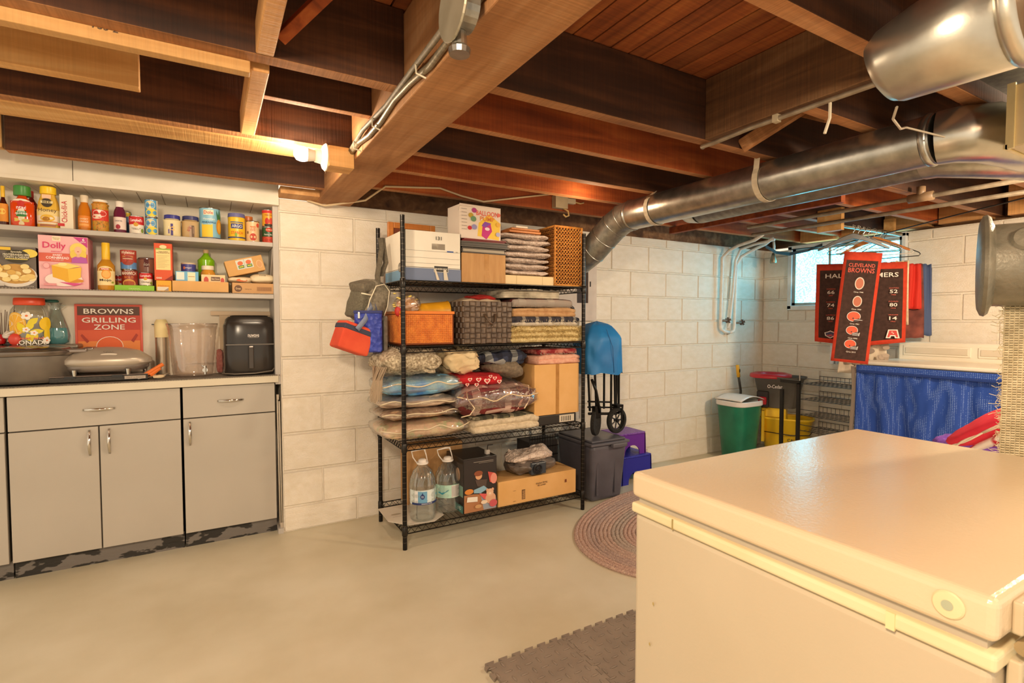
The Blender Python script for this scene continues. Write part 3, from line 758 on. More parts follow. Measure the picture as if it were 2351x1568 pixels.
t = bottle('pickle_jar', 'jar of green pickled peppers with a red and white label', 'jar', xx, 3.36, SZ1, ww / 2, hh, tex('peppers', '6d6a1c', 'b8a83a', 60, rough=.25, bump=.3, c3='d88c2c'), 1, 'f0e8dc', 'd83a28', (.34, .68), [('e', .0, hh * .56, .03, .018, 'f6ece0'), ('e', -.012, hh * .46, .022, .012, 'f2d8c0'), ('t', 'Mezzetta', .0, hh * .56, .010, 'b82018', .045)], shoulder=.80, neck=.85, neckh=.90)
xx, ww, hh = -0.394, 0.053, 0.166
bottle('juice_bottle', 'purple pomegranate juice bottle with white cap', 'bottle', xx, 3.37, SZ1, ww / 2, hh, '6a2440', 1, 'efe6dc', 'ecdcd4', (.12, .50), [('t', 'COCKTAIL', -.004, hh * .38, .008, '50303c', .034), ('e', -.006, hh * .2, .010, .012, 'a83040')], neck=.62, shoulder=.62, neckh=.80)
xx, ww, hh = -0.378, 0.027, 0.137
can('small yellow and blue can behind the juice bottle', xx, 3.50, SZ1, ww / 2 + .008, hh, '4a6c9c', [('r', -.02, .02, hh * .8, hh * .95, 'e8c430')])
def soup(label, xc, yc, zb, r, h, sub):
    return can(label, xc, yc, zb, r, h, 'f2e8d8', [('r', -r * 1.4, r * 1.4, h * .52, h * .95, 'cc2222'), ('t', "Campbell's", 0, h * .73, h * .2, 'ffffff', r * 1.75), ('e', 0, h * .52, h * .11, h * .11, 'd8a030'), ('t', sub, 0, h * .28, h * .13, '5a4a3a', r * 1.2), ('e', r * .85, h * .2, r * .2, h * .12, '8aa03c')])
xx, ww, hh = -0.323, 0.065, 0.095
soup('red and white soup can on the upper shelf', xx, 3.36, SZ1, ww / 2, hh, 'Cream of\nCelery')
xx, ww, hh = -0.258, 0.057, 0.188
for k, lab in enumerate(('light blue and yellow can, lower of the stacked pair', 'light blue and yellow can, upper of the stacked pair')):
    r = ww / 2; h = hh / 2
    can(lab, xx, 3.36, SZ1 + k * h, r, h * .995, '5aa4d4', [('e', -.004, h * .66, r * .85, h * .24, 'ecdca8'), ('t', 'sweet corn', -.004, h * .66, h * .09, '5a7ab0', r * 1.1), ('e', .004, h * .25, r * 1.0, h * .22, 'ecd848'), ('r', r * .9, r * 1.35, .004, h * .95, 'e0dccc')], group='stacked blue cans on the upper shelf')
xx, ww, hh = -0.167, 0.079, 0.115
bottle('mayonnaise_jar', 'cream jar with dark blue lid and purple label', 'jar', xx, 3.36, SZ1, ww / 2, hh, 'e8d8a8', 1, '3c3c94', '4a3c84', (.04, .58), [('e', .012, hh * .36, .02, hh * .1, 'f0c070'), ('t', 'Real', -.022, hh * .42, .008, 'ffffff'), ('r', -.035, -.01, hh * .12, hh * .32, '6c60a0'), ('r', .03, .042, hh * .05, hh * .56, 'e8d8c8')], shoulder=.68, neck=.82, neckh=.80, sq=2.6)
xx, ww, hh = -0.083, 0.084, 0.120
bottle('spread_jar', 'beige jar with dark blue lid and brown label beside the cream jar', 'jar', xx, 3.38, SZ1, ww / 2, hh, 'c8a878', 1, '3e4074', 'b89c84', (.04, .58), [('t', 'Miracle', -.02, hh * .46, .013, 'a83848', .05), ('t', 'Whip', -.02, hh * .34, .016, 'a83848', .036), ('r', .005, .045, hh * .05, hh * .56, '6e5440'), ('r', .01, .04, hh * .2, hh * .5, '8e7460')], shoulder=.68, neck=.82, neckh=.80, sq=2.6)
xx, ww, hh = 0.009, 0.103, 0.175; r = ww / 2; h = hh
can('big light blue pineapple juice can, tallest on the upper shelf', xx, 3.37, SZ1, r, h, '8cc4dc', [('r', -r * .85, .0 + r * .25, h * .05, h * .44, 'f2cc38'), ('p', [(-r * .85, h * .44), (r * .25, h * .40), (r * .25, h * .46), (-r * .3, h * .49), (-r * .8, h * .47)], 'f2d850'), ('r', -r * .62, r * .36, h * .74, h * .90, 'f4ecd0'), ('t', 'Dole', -r * .13, h * .82, h * .10, 'c83020', r * .85), ('t', 'Hawaiian', -r * .1, h * .62, h * .07, 'eef4ec', r * 1.1), ('t', 'PINEAPPLE', -r * .1, h * .51, h * .055, '1c5c94', r * 1.3), ('e', r * .95, h * .40, r * .36, h * .24, 'd89428'), ('e', r * .95, h * .38, r * .22, h * .16, 'e8b040'), ('p', [(r * .7, h * .62), (r * .6, h * .9), (r * .85, h * .75), (r, h * .95), (r * 1.1, h * .7), (r * 1.3, h * .85), (r * 1.15, h * .6)], '3f7c4c'), ('r', -r * 1.4, r * 1.4, h * .03, h * .05, '34407c')])
xx, ww, hh = 0.140, 0.088, 0.155; r = ww / 2; h = hh * .86
t = can('round yellow corn starch tub with blue lid', xx, 3.37, SZ1, r, h, 'f0c428', [('r', -r * .8, r * .8, h * .76, h * .80, '3a5c9c'), ('r', -r * .72, r * .72, h * .52, h * .72, '34408c'), ('t', 'ARGO', 0, h * .62, h * .13, 'f6f0e0', r * 1.2), ('t', 'STARCH', .0, h * .34, h * .12, 'd8442c', r * 1.4), ('r', -r * 1.4, r * 1.4, h * .12, h * .17, '34407c'), ('e', -.005, h * .25, .006, .012, '8ab03c')], lid='f0c428', name='starch_tub', cat='tub')
M().lathe([(r * .98, h), (r * 1.0, h + .004), (r * .96, hh), (0, hh)], 28).build('lid', '6c6ca4', t, smooth=True)
xx, ww, hh = 0.222, 0.072, 0.123; r = ww / 2; h = hh
can('cream can printed with red tomatoes', xx, 3.38, SZ1, r, h, 'ecc898', [('e', 0, h * .25, r * .5, h * .17, 'c8402c'), ('e', r * .75, h * .8, r * .25, h * .1, 'd85038'), ('e', -r * .8, h * .45, r * .15, h * .07, '8a6a3c'), ('r', -r * .4, r * .35, h * .52, h * .74, 'd87c3c'), ('t', 'RED', 0, h * .65, h * .09, 'f4e0c0'), ('t', 'GOLD', 0, h * .56, h * .07, 'f4e0c0')])
xx, ww, hh = 0.208, 0.035, 0.159
can('orange lidded spice tin behind the tomato can', xx, 3.50, SZ1, .024, hh + .01, 'e08040', lid='e88038', name='spice_tin', cat='tin')
xx, ww, hh = 0.306, 0.070, 0.196; r = ww / 2; h = hh / 2
can('green and red tomato can, lower of the stack by the shelf end', xx, 3.38, SZ1, r, h * .99, '2c5430', [('r', -r * 1.4, r * 1.4, 0.002, h * .40, 'b83c24'), ('e', -.003, h * .2, r * .8, h * .17, 'd85038'), ('e', 0, h * .80, r * .55, h * .13, 'c8341c'), ('t', 'Del Monte', 0, h * .8, h * .08, 'f4e8c0', r * .9), ('t', 'Petite Diced', 0, h * .52, h * .09, 'f4f0e4', r * 1.5)])
can('yellow and red tomato can on top of the green can', xx, 3.38, SZ1 + h, r * .98, h * .99, 'e8a82c', [('r', -r * 1.4, r * 1.4, h * .78, h * .95, 'd0342c'), ('t', 'TOMATOES', 0, h * .66, h * .08, '8c3018', r * 1.3), ('e', -r * .3, h * .3, r * .32, h * .2, 'c83020'), ('e', r * .3, h * .32, r * .3, h * .19, 'd84c34'), ('r', -r * .7, r * .7, h * .04, h * .14, '3c2c1c')])

# ---- lower shelf
x0, x1 = -0.893, -0.720; zt = 1.602; W = x1 - x0; h = zt - SZ2
carton('frozen_meal_box', 'grey box picturing a bowl of cheesy cauliflower, at the far left', 'box', x0, x1, 3.33, 3.42, SZ2, zt, ['8a8078', '3c342c'],
       [('r', -W * .49, W * .49, h * .02, h * .98, '6e655c'), ('e', .01, h * .30, W * .46, h * .28, 'e6dfd4'), ('e', .01, h * .34, W * .42, h * .24, 'c89848')] + [('e', .01 + W * .36 * random.uniform(-1, 1), h * .36 + h * .16 * random.uniform(-1, 1), .016, .012, random.choice(['f0d890', 'e8c878', 'f6e4a8', 'dcb058'])) for _ in range(26)] +
       [('r', -W * .3, W * .0, h * .90, h * .97, 'ecc438'), ('e', -W * .42, h * .78, .03, .02, 'd8682c'), ('e', W * .38, h * .84, .03, .02, 'ecd458'), ('e', .02, h * .76, W * .27, h * .155, '3a3420'), ('t', 'Specially', .02, h * .86, .010, 'efe6c8', .04), ('t', 'MEDITERRANEAN HERB\nTOMATO & CHEDDAR', .02, h * .765, .022, 'f2ead0', .095), ('r', -.02, .06, h * .68, h * .70, 'e8d470'), ('r', -W * .45, -W * .15, h * .04, h * .10, 'ccc4b8'), ('t', 'NET WT 6.2 OZ (176 g)', W * .30, h * .04, .005, 'e8e0d4')])
x0, x1 = -0.711, -0.522; zt = 1.665; W = x1 - x0; h = zt - SZ2
carton('cornbread_mix_box', 'large pink cornbread mix box with a yellow cake picture', 'box', x0, x1, 3.33, 3.46, SZ2, zt, ['f2b8bc', 'e08890'],
       [('p', [(W * .20, h * .99), (W * .49, h * .99), (W * .49, h * .80)], 'c83c8c'), ('t', '6', W * .41, h * .95, .014, 'ffffff'), ('t', 'PACK', W * .41, h * .905, .006, 'ffffff'), ('r', -W * .22, -W * .05, h * .90, h * .99, 'f2e4c8'), ('t', 'Duncan\nHines', -W * .135, h * .945, .012, 'b09048', .026),
        ('t', 'Dolly', -W * .18, h * .80, h * .15, 'd8306c', W * .46), ('t', "PARTON'S", -W * .14, h * .70, h * .025, 'd8306c'), ('r', -W * .49, W * .49, h * .51, h * .67, 'dd6450'), ('t', 'SWEET', -W * .12, h * .635, h * .035, 'ffffff', W * .19), ('t', 'CORNBREAD', -W * .12, h * .585, h * .045, 'ffffff', W * .46), ('t', '& MUFFIN MIX', -W * .12, h * .54, h * .02, 'f4d8d0'),
        ('e', W * .30, h * .76, W * .17, h * .12, 'f2d868'), ('e', W * .22, h * .66, W * .09, h * .09, 'eccc58'), ('e', W * .38, h * .66, W * .09, h * .09, 'eccc58'), ('e', W * .30, h * .74, W * .075, h * .075, 'f0c0a0'), ('p', [(W * .16, h * .50), (W * .49, h * .50), (W * .47, h * .60), (W * .36, h * .62), (W * .24, h * .62), (W * .17, h * .59)], 'b858b0'), ('r', W * .27, W * .33, h * .61, h * .67, 'ecb898'), ('e', W * .30, h * .715, W * .022, h * .007, 'c84850'),
        ('e', .0, h * .18, W * .38, h * .13, 'f8e4dc'), ('e', W * .2, h * .16, W * .2, h * .04, 'd8902c'), ('p', [(-W * .24, h * .44), (W * .08, h * .38), (W * .36, h * .42), (W * .34, h * .22), (W * .10, h * .13), (-W * .22, h * .22)], 'f2c440'), ('p', [(-W * .24, h * .44), (W * .08, h * .38), (W * .10, h * .13), (-W * .22, h * .22)], 'e8b028'), ('p', [(-W * .24, h * .44), (W * .02, h * .50), (W * .36, h * .44), (W * .08, h * .38)], 'f6d870'), ('e', -W * .02, h * .465, W * .09, h * .03, 'fae8a0'), ('e', -W * .34, h * .43, W * .065, h * .055, 'e06878'), ('e', -W * .34, h * .43, W * .060, h * .050, 'f2b8bc'), ('p', [(-W * .1, h * .13), (W * .4, h * .11), (W * .2, h * .06)], 'd84c8c'), ('r', -W * .40, -W * .15, h * .06, h * .10, 'e4989c')],
       side=[('r', -.05, .05, h * .5, h * .66, 'd86858'), ('e', 0, h * .3, .03, .05, '8c5030')])
xx, ww, hh = -0.454, 0.073, 0.240; r = ww / 2; h = hh
t = bottle('marinade_bottle', 'golden mojo marinade bottle with spotted yellow neck wrap', 'bottle', xx, 3.35, SZ2, r, h, 'c88c28', 1, 'f0c428', None, shoulder=.52, neck=.42, neckh=.66)
M().lathe([(r * .46, h * .62), (r * .48, h * .64), (r * .46, h * 1.0), (0, h * 1.0)], 20).build('neck_wrap', C('eeb824', .35), t, smooth=True)
art(t, [('r', -r * 1.3, r * 1.3, h * .10, h * .40, 'f2dca0'), ('e', 0, h * .40, r * .95, h * .10, 'f2dca0'), ('e', .004, h * .33, r * .55, h * .10, 'ec9c38'), ('e', .004, h * .33, r * .42, h * .075, 'f6b860'), ('r', -r * .5, r * .4, h * .42, h * .46, 'd84a20'), ('t', 'BADIA', 0, h * .44, h * .03, 'ffffff'), ('t', 'Mojo', .0, h * .20, h * .06, '3a2818', r * 1.3), ('e', r * .8, h * .16, r * .15, h * .02, '8ca030')], R=r * 1.005)
xx, ww, hh = -0.423, 0.028, 0.071
soup('red and white soup can mostly hidden behind the mojo bottle', xx, 3.48, SZ2, .03, .085, '')
tr = carton('carton_tray', 'low bright green carton tray holding cans', 'tray', -0.420, -0.252, 3.33, 3.44, SZ2, 1.434, ['8cc832', '8cc832'], [('t', 'ORIGINAL', .0, .010, .008, 'c8e090', .05)])
TZ = 1.434
xx, ww, hh = -0.361, 0.072, 0.079; r = ww / 2; h = hh
can('dark red sloppy sauce can, lower of the two at the green tray', xx, 3.38, TZ + .001, r, h, '8c2a1c', [('t', 'MANWICH', 0, h * .78, h * .22, 'f4ead8', r * 1.9), ('t', 'BOLD', 0, h * .52, h * .14, 'e0843c'), ('e', 0, h * .12, r * .8, h * .28, 'd89c4c'), ('e', 0, h * .10, r * .6, h * .18, 'a84c28')])
hz = TZ + .001 + h
can('blue and red chili beans can on top of the dark red can', xx - .003, 3.38, hz, r * .98, 1.612 - hz, '5a8cc4', [('r', -r * 1.4, r * 1.4, h * .50, h * 1.30, 'b04030'), ('t', 'Wylwood', 0, h * 1.1, h * .24, 'f4ecd8', r * 1.7), ('t', 'CHILI BEANS', 0, h * .86, h * .09, 'f0c878', r * 1.3), ('e', 0, h * .6, r * .75, h * .3, '9c3c2c'), ('r', -r * .6, r * .6, h * .70, h * .74, 'e0d0b0')])
xx, ww, hh = -0.292, 0.079, 0.186; r = ww / 2; h = hh
t = bottle('bread_crumb_jar', 'clear plastic jar of brown bread crumbs with dark red label', 'jar', xx, 3.47, SZ2, r, h, 'a8705c', 1, 'a89088', 'b08478', (.08, .94), [('r', -r * 1.3, r * 1.3, h * .72, h * .94, '6c2020'), ('t', 'Colonna', 0, h * .80, h * .10, 'e8d8c8', r * 1.6), ('t', 'ITALIAN STYLE', 0, h * .56, h * .04, '503024', r * 1.4), ('t', 'BREAD', 0, h * .45, h * .10, '38241c', r * 1.6)], shoulder=.94, neck=.92, neckh=.95, sq=2.8)
xx, ww, hh = -0.291, 0.061, 0.069
soup('red and white soup can standing in the green tray', xx, 3.38, TZ + .001, ww / 2, hh, 'Chicken')
x0, x1 = -0.250, -0.169
yb = carton('cracker_box', 'small yellow cracker box lying under the orange box', 'box', -0.243, -0.175, 3.33, 3.43, SZ2, 1.464, ['ecac28', 'e09c20'], [('t', 'Nabisco', .0, .030, .009, 'c8641c', .05), ('r', -.03, .02, .004, .024, 'e8dcc8'), ('p', [(.0, .004), (.02, .004), (.02, .02)], 'a89890')])
zz = 1.464; zt = 1.660; W = x1 - x0; h = zt - zz
carton('pizza_kit_box', 'tall orange-red box with a pale yellow recipe panel', 'box', x0, x1, 3.335, 3.43, zz + .001, zt, ['dc5424', 'c84018'], [('r', -W * .40, W * .40, h * .28, h * .84, 'f2dc98'), ('r', -W * .42, W * .42, h * .82, h * .86, '9ab040'), ('e', 0, h * .90, W * .2, h * .05, 'e8d8a0'), ('t', 'Cheesy Stuffed\nPizza Bread Stick Kit', 0, h * .755, h * .06, '6a4028', W * .7)] + [('r', -W * .33, W * .33 - .01 * (k % 3), h * (.66 - .04 * k), h * (.665 - .04 * k), 'b89868') for k in range(9)] + [('t', '000', -W * .25, h * .06, h * .05, 'f4ead8', W * .3), ('p', [(W * .05, 0.001), (W * .49, 0.001), (W * .49, h * .14)], '8c2010')], side=[('t', 'Pizza Bread', 0, h * .5, .02, 'f4d8a8', h * .6, pi / 2)])
x0, x1 = -0.175, 0.095; zt = 1.465
W = x1 - x0
t = thing('cardboard_tray', 'long open cardboard tray holding jars in the middle of the lower shelf', 'tray', ((x0 + x1) / 2, 3.39, SZ2))
b = M().box(-W / 2, W / 2, -.065, -.062, 0, zt - SZ2).box(-W / 2, W / 2, .062, .065, 0, zt - SZ2).box(-W / 2, -W / 2 + .003, -.065, .065, 0, zt - SZ2).box(W / 2 - .003, W / 2, -.065, .065, 0, zt - SZ2).box(-W / 2, W / 2, -.065, .065, 0, .003)
b.build('tray', CARDL, t)
xx, ww, hh = -0.099, 0.079, 0.164; r = ww / 2; h = hh
can('dark blue canister of bread crumbs behind the light blue box', xx, 3.425, SZ2 + .004, r * .92, h - .004, '4a4a98', [('t', 'kroger', .0, h * .80, h * .07, 'f4f0f0'), ('t', 'BREAD\nCRUMBS', .0, h * .56, h * .24, 'f4f0f0', r * 1.2), ('e', -r * .5, h * .8, r * .14, h * .05, 'e07c4c')], lid='d8c4a4', name='crumb_canister', cat='canister')
x0, x1 = -0.157, -0.051; zt = 1.518; W = x1 - x0; h = zt - SZ2
carton('pastry_box', 'light blue box standing in the cardboard tray', 'box', x0, x1, 3.34, 3.375, SZ2 + .004, zt, ['74b8e0', '5aa0cc'], [('r', -W * .46, -W * .12, h * .55, h * .92, 'e8f0e8'), ('r', W * .02, W * .36, h * .40, h * .92, 'f2ecc8'), ('r', W * .05, W * .33, h * .70, h * .73, 'c09860'), ('t', '0000', -W * .28, h * .45, h * .08, 'e0eef4', W * .26)])
xx, ww, hh = -0.014, 0.085, 0.246; r = ww / 2; h = hh
bottle('juice_bottle', 'bright green lime juice bottle, the tallest thing on the lower shelf', 'bottle', xx, 3.50, SZ2, r * 1.02, h + .006, C('8cc818', .15), 1, 'd8b888', None, shoulder=.76, neck=.30, neckh=.90)
xx, ww, hh = -0.006, 0.074, 0.147; r = ww / 2; h = hh
bottle('apple_sauce_jar', 'jar of golden applesauce with a cream lid in the tray', 'jar', xx, 3.392, SZ2 + .004, r * .95, h, 'd89838', 1, 'efe4cc', None, shoulder=.6, neck=.78, neckh=.82)
x0, x1 = -0.038, 0.077; zt = 1.504; W = x1 - x0; h = zt - SZ2
carton('broth_box', 'cream box with small red emblems at the right of the tray', 'box', x0, x1, 3.332, 3.352, SZ2 + .004, zt, ['ecd0a0', 'd8b888'], [('e', -W * .3, h * .64, W * .1, h * .2, 'c84c3c'), ('e', W * .38, h * .64, W * .08, h * .16, 'c84c3c'), ('r', -W * .1, W * .28, h * .62, h * .84, '6c4c38'), ('t', 'Best Choice', W * .09, h * .73, h * .1, 'f0d8b0', W * .32)])
x0, x1 = 0.110, 0.325; zt = 1.465; W = x1 - x0; h = zt - SZ2
carton('baking_box', 'flat tan cardboard box at the right end of the lower shelf', 'box', x0, x1, 3.33, 3.45, SZ2, zt, ['cc9c64', 'b88850'], [('e', -W * .36, h * .45, W * .09, h * .32, '6e4a30'), ('t', 'Great', -W * .36, h * .45, h * .2, 'e8c898', W * .12), ('t', 'baking mix', -W * .12, h * .4, h * .12, '7a5838'), ('r', W * .08, W * .44, h * .25, h * .65, 'b08050')] + [('r', W * (.10 + .022 * k), W * (.105 + .022 * k), h * .3, h * .6, '8a6038') for k in range(15)])
FZ = zt
x0, x1 = 0.088, 0.211
t = thing('flour_bag', 'white paper bag lying left under the tilted carton', 'bag', ((x0 + x1) / 2, 3.40, FZ + .001))
superell(x1 - x0, .12, .036, .8, .5, amp=.006, fr=14, seed=3).build('bag', 'e8d4b0', t, smooth='all'); art(t, [('e', .01, .014, .028, .008, 'd8682c')], y=-.060)
x0, x1 = 0.203, 0.331
t = thing('sugar_bag', 'rounded cream paper sugar bag at the shelf end', 'bag', ((x0 + x1) / 2, 3.40, FZ + .001))
superell(x1 - x0, .12, .056, .7, .5, amp=.005, fr=12, seed=5).build('bag', 'ecdcb8', t, smooth='all'); art(t, [('t', 'SUGAR', .0, .044, .008, '4a3a28', .035), ('e', 0, .024, .015, .008, 'e8886c'), ('r', -.05, .05, .033, .034, 'c8b48c')], y=-.057)
t = thing('can_carton', 'tilted cardboard carton with two cans printed in its window', 'box', (0.178, 3.40, 1.563), rot=(0, radians(-15), 0))
W, h = 0.194, .088
b = M().box(-W / 2, W / 2, -.06, .06, -h / 2, h / 2); b.build('box', CARDL, t, bevel=.002)
art(t, [('r', -W * .22, W * .22, -h * .18, h * .42, 'd8dcd0'), ('r', -W * .005, W * .005, -h * .18, h * .42, 'a8a498'), ('e', -W * .11, h * .2, .014, .012, 'd86838'), ('e', W * .11, h * .2, .014, .012, 'd86838'), ('r', -W * .18, -W * .03, -h * .12, h * .06, '4a7c3c'), ('r', W * .04, W * .19, -h * .12, h * .06, '4a7c3c'), ('r', -W * .16, -W * .05, -h * .06, h * .0, 'ecd838'), ('r', W * .06, W * .17, -h * .06, h * .0, 'ecd838'), ('e', W * .38, -h * .05, .016, .022, 'ecc090'), ('e', W * .38, -h * .05, .013, .019, 'd8a066')], y=-.060)

# ---- on the counter
t = thing('roaster_pot', 'wide dark grey roaster pot with clear lid at the left of the counter', 'pot', (-0.809, 3.455, CZ + .004))
POTM = tex('brushed_grey', '6c645c', '7a7268', 12, rough=.38, metal=.55)
M().lathe([(.20, .004), (.212, .02), (.214, .135), (.207, .137), (.20, .137)], 48, sy=.62).build('pot_body', POTM, t, smooth=True)
M().lathe([(.222, .137), (.226, .143), (.226, .158), (.215, .163), (.20, .163)], 48, sy=.64).build('rim', C('7c726a', .25, .8), t, smooth=True)
M().lathe([(.216, .163), (.19, .176), (.12, .186), (.0, .19)], 40, sy=.64, cap=False).build('glass_lid', clear('lid_glass', (.8, .75, .7), .3, .1), t, smooth='all')
M().box(.16, .262, -.075, -.02, .146, .168).box(.24, .285, -.05, .05, .140, .172).build('handle', C('8c8078', .3, .7), t, bevel=.006)
M().box(-.06, -.02, -.005, .05, .186, .205).build('lid_knob', BLACKP, t, bevel=.005)
art(t, [('e', -.095, .062, .030, .012, 'b8b0a8'), ('e', -.095, .062, .027, .009, '6e665e'), ('t', 'hart', -.093, .062, .008, 'e8e0d4', .03)], R=.30, sy=.6, y=.056, name='badge')
for a in (-.15, .14): M().lathe([(.01, -.004), (.012, .006), (0, .006)], 10, c=(a, -.08, 0)).build('foot', BLACKP, t)
xx, ww, hh = -0.792, 0.161, 0.429; r = ww / 2
t = thing('drink_jar', 'big clear glass drink jar with red lid and printed lemons', 'jar', (xx + .004, 3.497, CZ + .19), )
h = 1.365 - (CZ + .19); r *= .96
M().lathe([(r * .8, 0), (r * .98, .008), (r, .03), (r, h * .62), (r * .93, h * .75), (r * .74, h * .84), (r * .70, h * .86)], 40, sy=.62, cap=False).build('glass', clear('jar_glass', (.93, .93, .88), .3, .04), t, smooth='all')
M().lathe([(r * .76, h * .845), (r * .80, h * .855), (r * .80, h * .90), (r * .78, h * .985), (r * .74, h), (0, h)], 36, sy=.62).build('lid', C('e04c24', .35), t, smooth=True)
def leaf(cx, cz, L, w_, a, col):
    p = []
    for i in range(13):
        s = i / 12; p.append((s * L, w_ * sin(pi * s)))
    for i in range(11, 0, -1):
        s = i / 12; p.append((s * L, -w_ * sin(pi * s)))
    return ('p', [(cx + q[0] * cos(a) - q[1] * sin(a), cz + q[0] * sin(a) + q[1] * cos(a)) for q in p], col)
def flower(cx, cz, s, col='f6f0e4', mid='e87838'):
    return [('e', cx + s * .62 * cos(2 * pi * k / 5), cz + s * .62 * sin(2 * pi * k / 5), s * .42, s * .42, col) for k in range(5)] + [('e', cx, cz, s * .25, s * .25, mid)]
LM = [('e', -r * .66, h * .45, .048, .058, 'f2b838'), ('e', -r * .66, h * .45, .043, .052, 'f6d488'), ('e', -r * .66, h * .45, .039, .048, 'f0b430')]
for k in range(8):
    a = k * pi / 4 + .3
    LM.append(('p', [(-r * .66, h * .45), (-r * .66 + .040 * cos(a), h * .45 + .048 * sin(a)), (-r * .66 + .041 * cos(a + .08), h * .45 + .049 * sin(a + .08))], 'f8e0a0'))
LM += [leaf(r * .0, h * .30, .055, .014, 1.2, 'e8d428'), leaf(-r * .12, h * .26, .06, .015, 2.0, 'e8d020'), leaf(r * .05, h * .28, .06, .012, .1, 'ecdc30'), leaf(r * .0, h * .42, .055, .014, .75, 'e4d02c'), leaf(r * .0, h * .25, .045, .014, -1.2, 'ecd428'), leaf(r * .2, h * .28, .04, .012, -1.0, 'ecd428'), ('e', r * .95, h * .45, .030, .034, 'f2c81c'), ('e', r * 1.0, h * .22, .016, .045, 'ecc81c')]
LM += flower(r * .0, h * .62, .020) + flower(-r * .03, h * .33, .013) + flower(r * .3, h * .26, .013) + flower(r * .85, h * .10, .018)
LM += [('t', 'Sweet and', r * .05, h * .155, .014, 'e87858', .10), ('t', 'LEMONADE', -r * .05, h * .06, .022, 'f4f0e4', .135)]
art(t, LM, R=r * 1.01, sy=.62)
t = thing('cooking_tray_stack', 'shallow baking tray behind the roaster, under the drink jar', 'tray', (xx + .03, 3.50, CZ + .005))
M().box(-.2, .17, -.06, .07, .165, .186).box(-.19, .14, -.05, .07, 0, .165).build('tray', C('8d8274', .4, .5), t, bevel=.008)
t = thing('glass_pitcher', 'teal glass vase pitcher with a cork tray behind the drink jar', 'pitcher', (-0.699, 3.555, CZ + .19))
TE = clear('teal_glass', (.18, .55, .60), .3, .05, haze=.45); GT = clear('clear_teal', (.65, .72, .68), .3, .05, haze=.2)
h = 1.360 - (CZ + .19)
M().lathe([(.032, 0), (.052, .01), (.057, .045), (.05, .085)], 24, sy=.7, cap=False).build('bowl', TE, t, smooth='all')
M().lathe([(.05, .085), (.036, h * .58), (.024, h * .75), (.02, h * .84), (.03, h * .93)], 24, sy=.7, cap=False).build('neck', GT, t, smooth='all')
M().lathe([(.0, h * .93), (.034, h * .94), (.036, h * .97), (.03, h), (0, h)], 20, c=(-.02, 0, 0), sy=.7).build('lid', '2f6c64', t, smooth=True)
M().tube([(.0, -.0, h * .88), (.04, -.0, h * .87), (.01, 0, h * .76)], .003, 6).build('spout', GT, t)
M().box(-.07, .045, -.04, .03, -.012, -.001).build('coaster', '7a5a3c', t)
t = thing('dried_twigs', 'spray of thin dark twigs rising behind the roaster at the far left', 'twigs', (-0.888, 3.50, CZ + .19))
b = M()
for k in range(16):
    a = random.uniform(-.09, .06); b.tube([(.0 + a * .3, 0, 0), (a * .8, 0, .08), (a * 1.2, .01, random.uniform(.15, .215))], .0014, 4)
b.build('twigs', '5a3a28', t)
M().lathe([(.0, 0), (.028, .01), (.032, .03), (.022, .055), (0, .06)], 16, c=(-.015, -.03, 0)).build('red_ball', C('a81414', .2), t, smooth=True)
M().lathe([(.0, 0), (.02, .008), (.022, .02), (0, .045)], 12, c=(.02, -.03, .03)).tube([(.01, -.04, .05), (.05, -.05, .07)], .006, 6).build('pale_trim', 'd8d0c4', t, smooth=True)
superell(.05, .03, .06, 1, .8, 12, 8).xf(Matrix.Translation((.052, -.05, 0))).build('red_trim', C('d84838', .4), t, smooth='all')
x0, x1 = -0.627, -0.331; zt = 1.340; W = x1 - x0; zb = zt - .30
t = thing('wall_sign', 'orange-red metal sign reading BROWNS GRILLING ZONE leaning at the back', 'sign', ((x0 + x1) / 2, 3.585, zb))
M().box(-W / 2, W / 2, -.003, .003, 0, .30).build('plate', C('d8543c', .4), t, bevel=.001)
art(t, [('r', -W * .47, W * .47, .02, .29, 'c8402c'), ('r', -W * .46, W * .46, .245 - .005, .288, '5a3828'), ('r', -W * .46, W * .46, .10, .16, 'd85a34'), ('r', -W * .46, W * .46, .02, .10, 'e88840'), ('t', 'BROWNS', .0, .262, .028, 'f2e8dc', W * .74), ('t', 'GRILLING', .0, .214, .028, 'f2e8dc', W * .80), ('t', 'ZONE', .0, .176, .028, 'f2e8dc', W * .46), ('e', 0, .07, .06, .055, 'f0e4d4'), ('e', 0, .07, .057, .052, 'e0622c'),
        ('p', [(W * .32, .10), (W * .40, .14), (W * .43, .13), (W * .36, .09)], 'a83420'), ('p', [(-W * .4, .14), (-W * .3, .10), (-W * .33, .09), (-W * .42, .13)], 'a83420')], y=-.003)
t = thing('sandwich_grill', 'domed silver contact grill with a closed lid on short legs', 'grill', (-0.476, 3.45, CZ + .004))
SILV = tex('champagne_metal', 'b8ac9c', 'c8bcac', 6, rough=.36, metal=.45)
L = 0.196
M().lathe([(L * .92, .075), (L, .088), (L, .108), (L * .96, .116), (L * .72, .150), (L * .35, .168), (0, .172)], 44, sy=.52, e=2.6).build('dome_lid', SILV, t, smooth=True)
M().lathe([(L * .86, .048), (L * .93, .062), (L * .93, .075), (0, .076)], 44, sy=.52, e=2.6).build('lower_plate', C('8a8078', .35, .6), t, smooth=True)
for a in (-.118, .10, .16):
    M().lathe([(.009, .028), (.013, .06), (0, .06)], 14, c=(a, -.10 if a < .15 else .04, 0)).build('leg', STEEL, t, smooth=True)
art(t, [('e', .02, .135, .035, .006, 'd0c4b4'), ('t', 'GRILL', .02, .150, .009, '6e6258', .045)], y=-.105, name='badge', base=Matrix.Translation((0, .02, 0)))
t = thing('grill_base_tray', 'long black heated base tray with pale clips under the silver grill', 'appliance', (-0.491, 3.42, CZ + .004))
L = 0.200
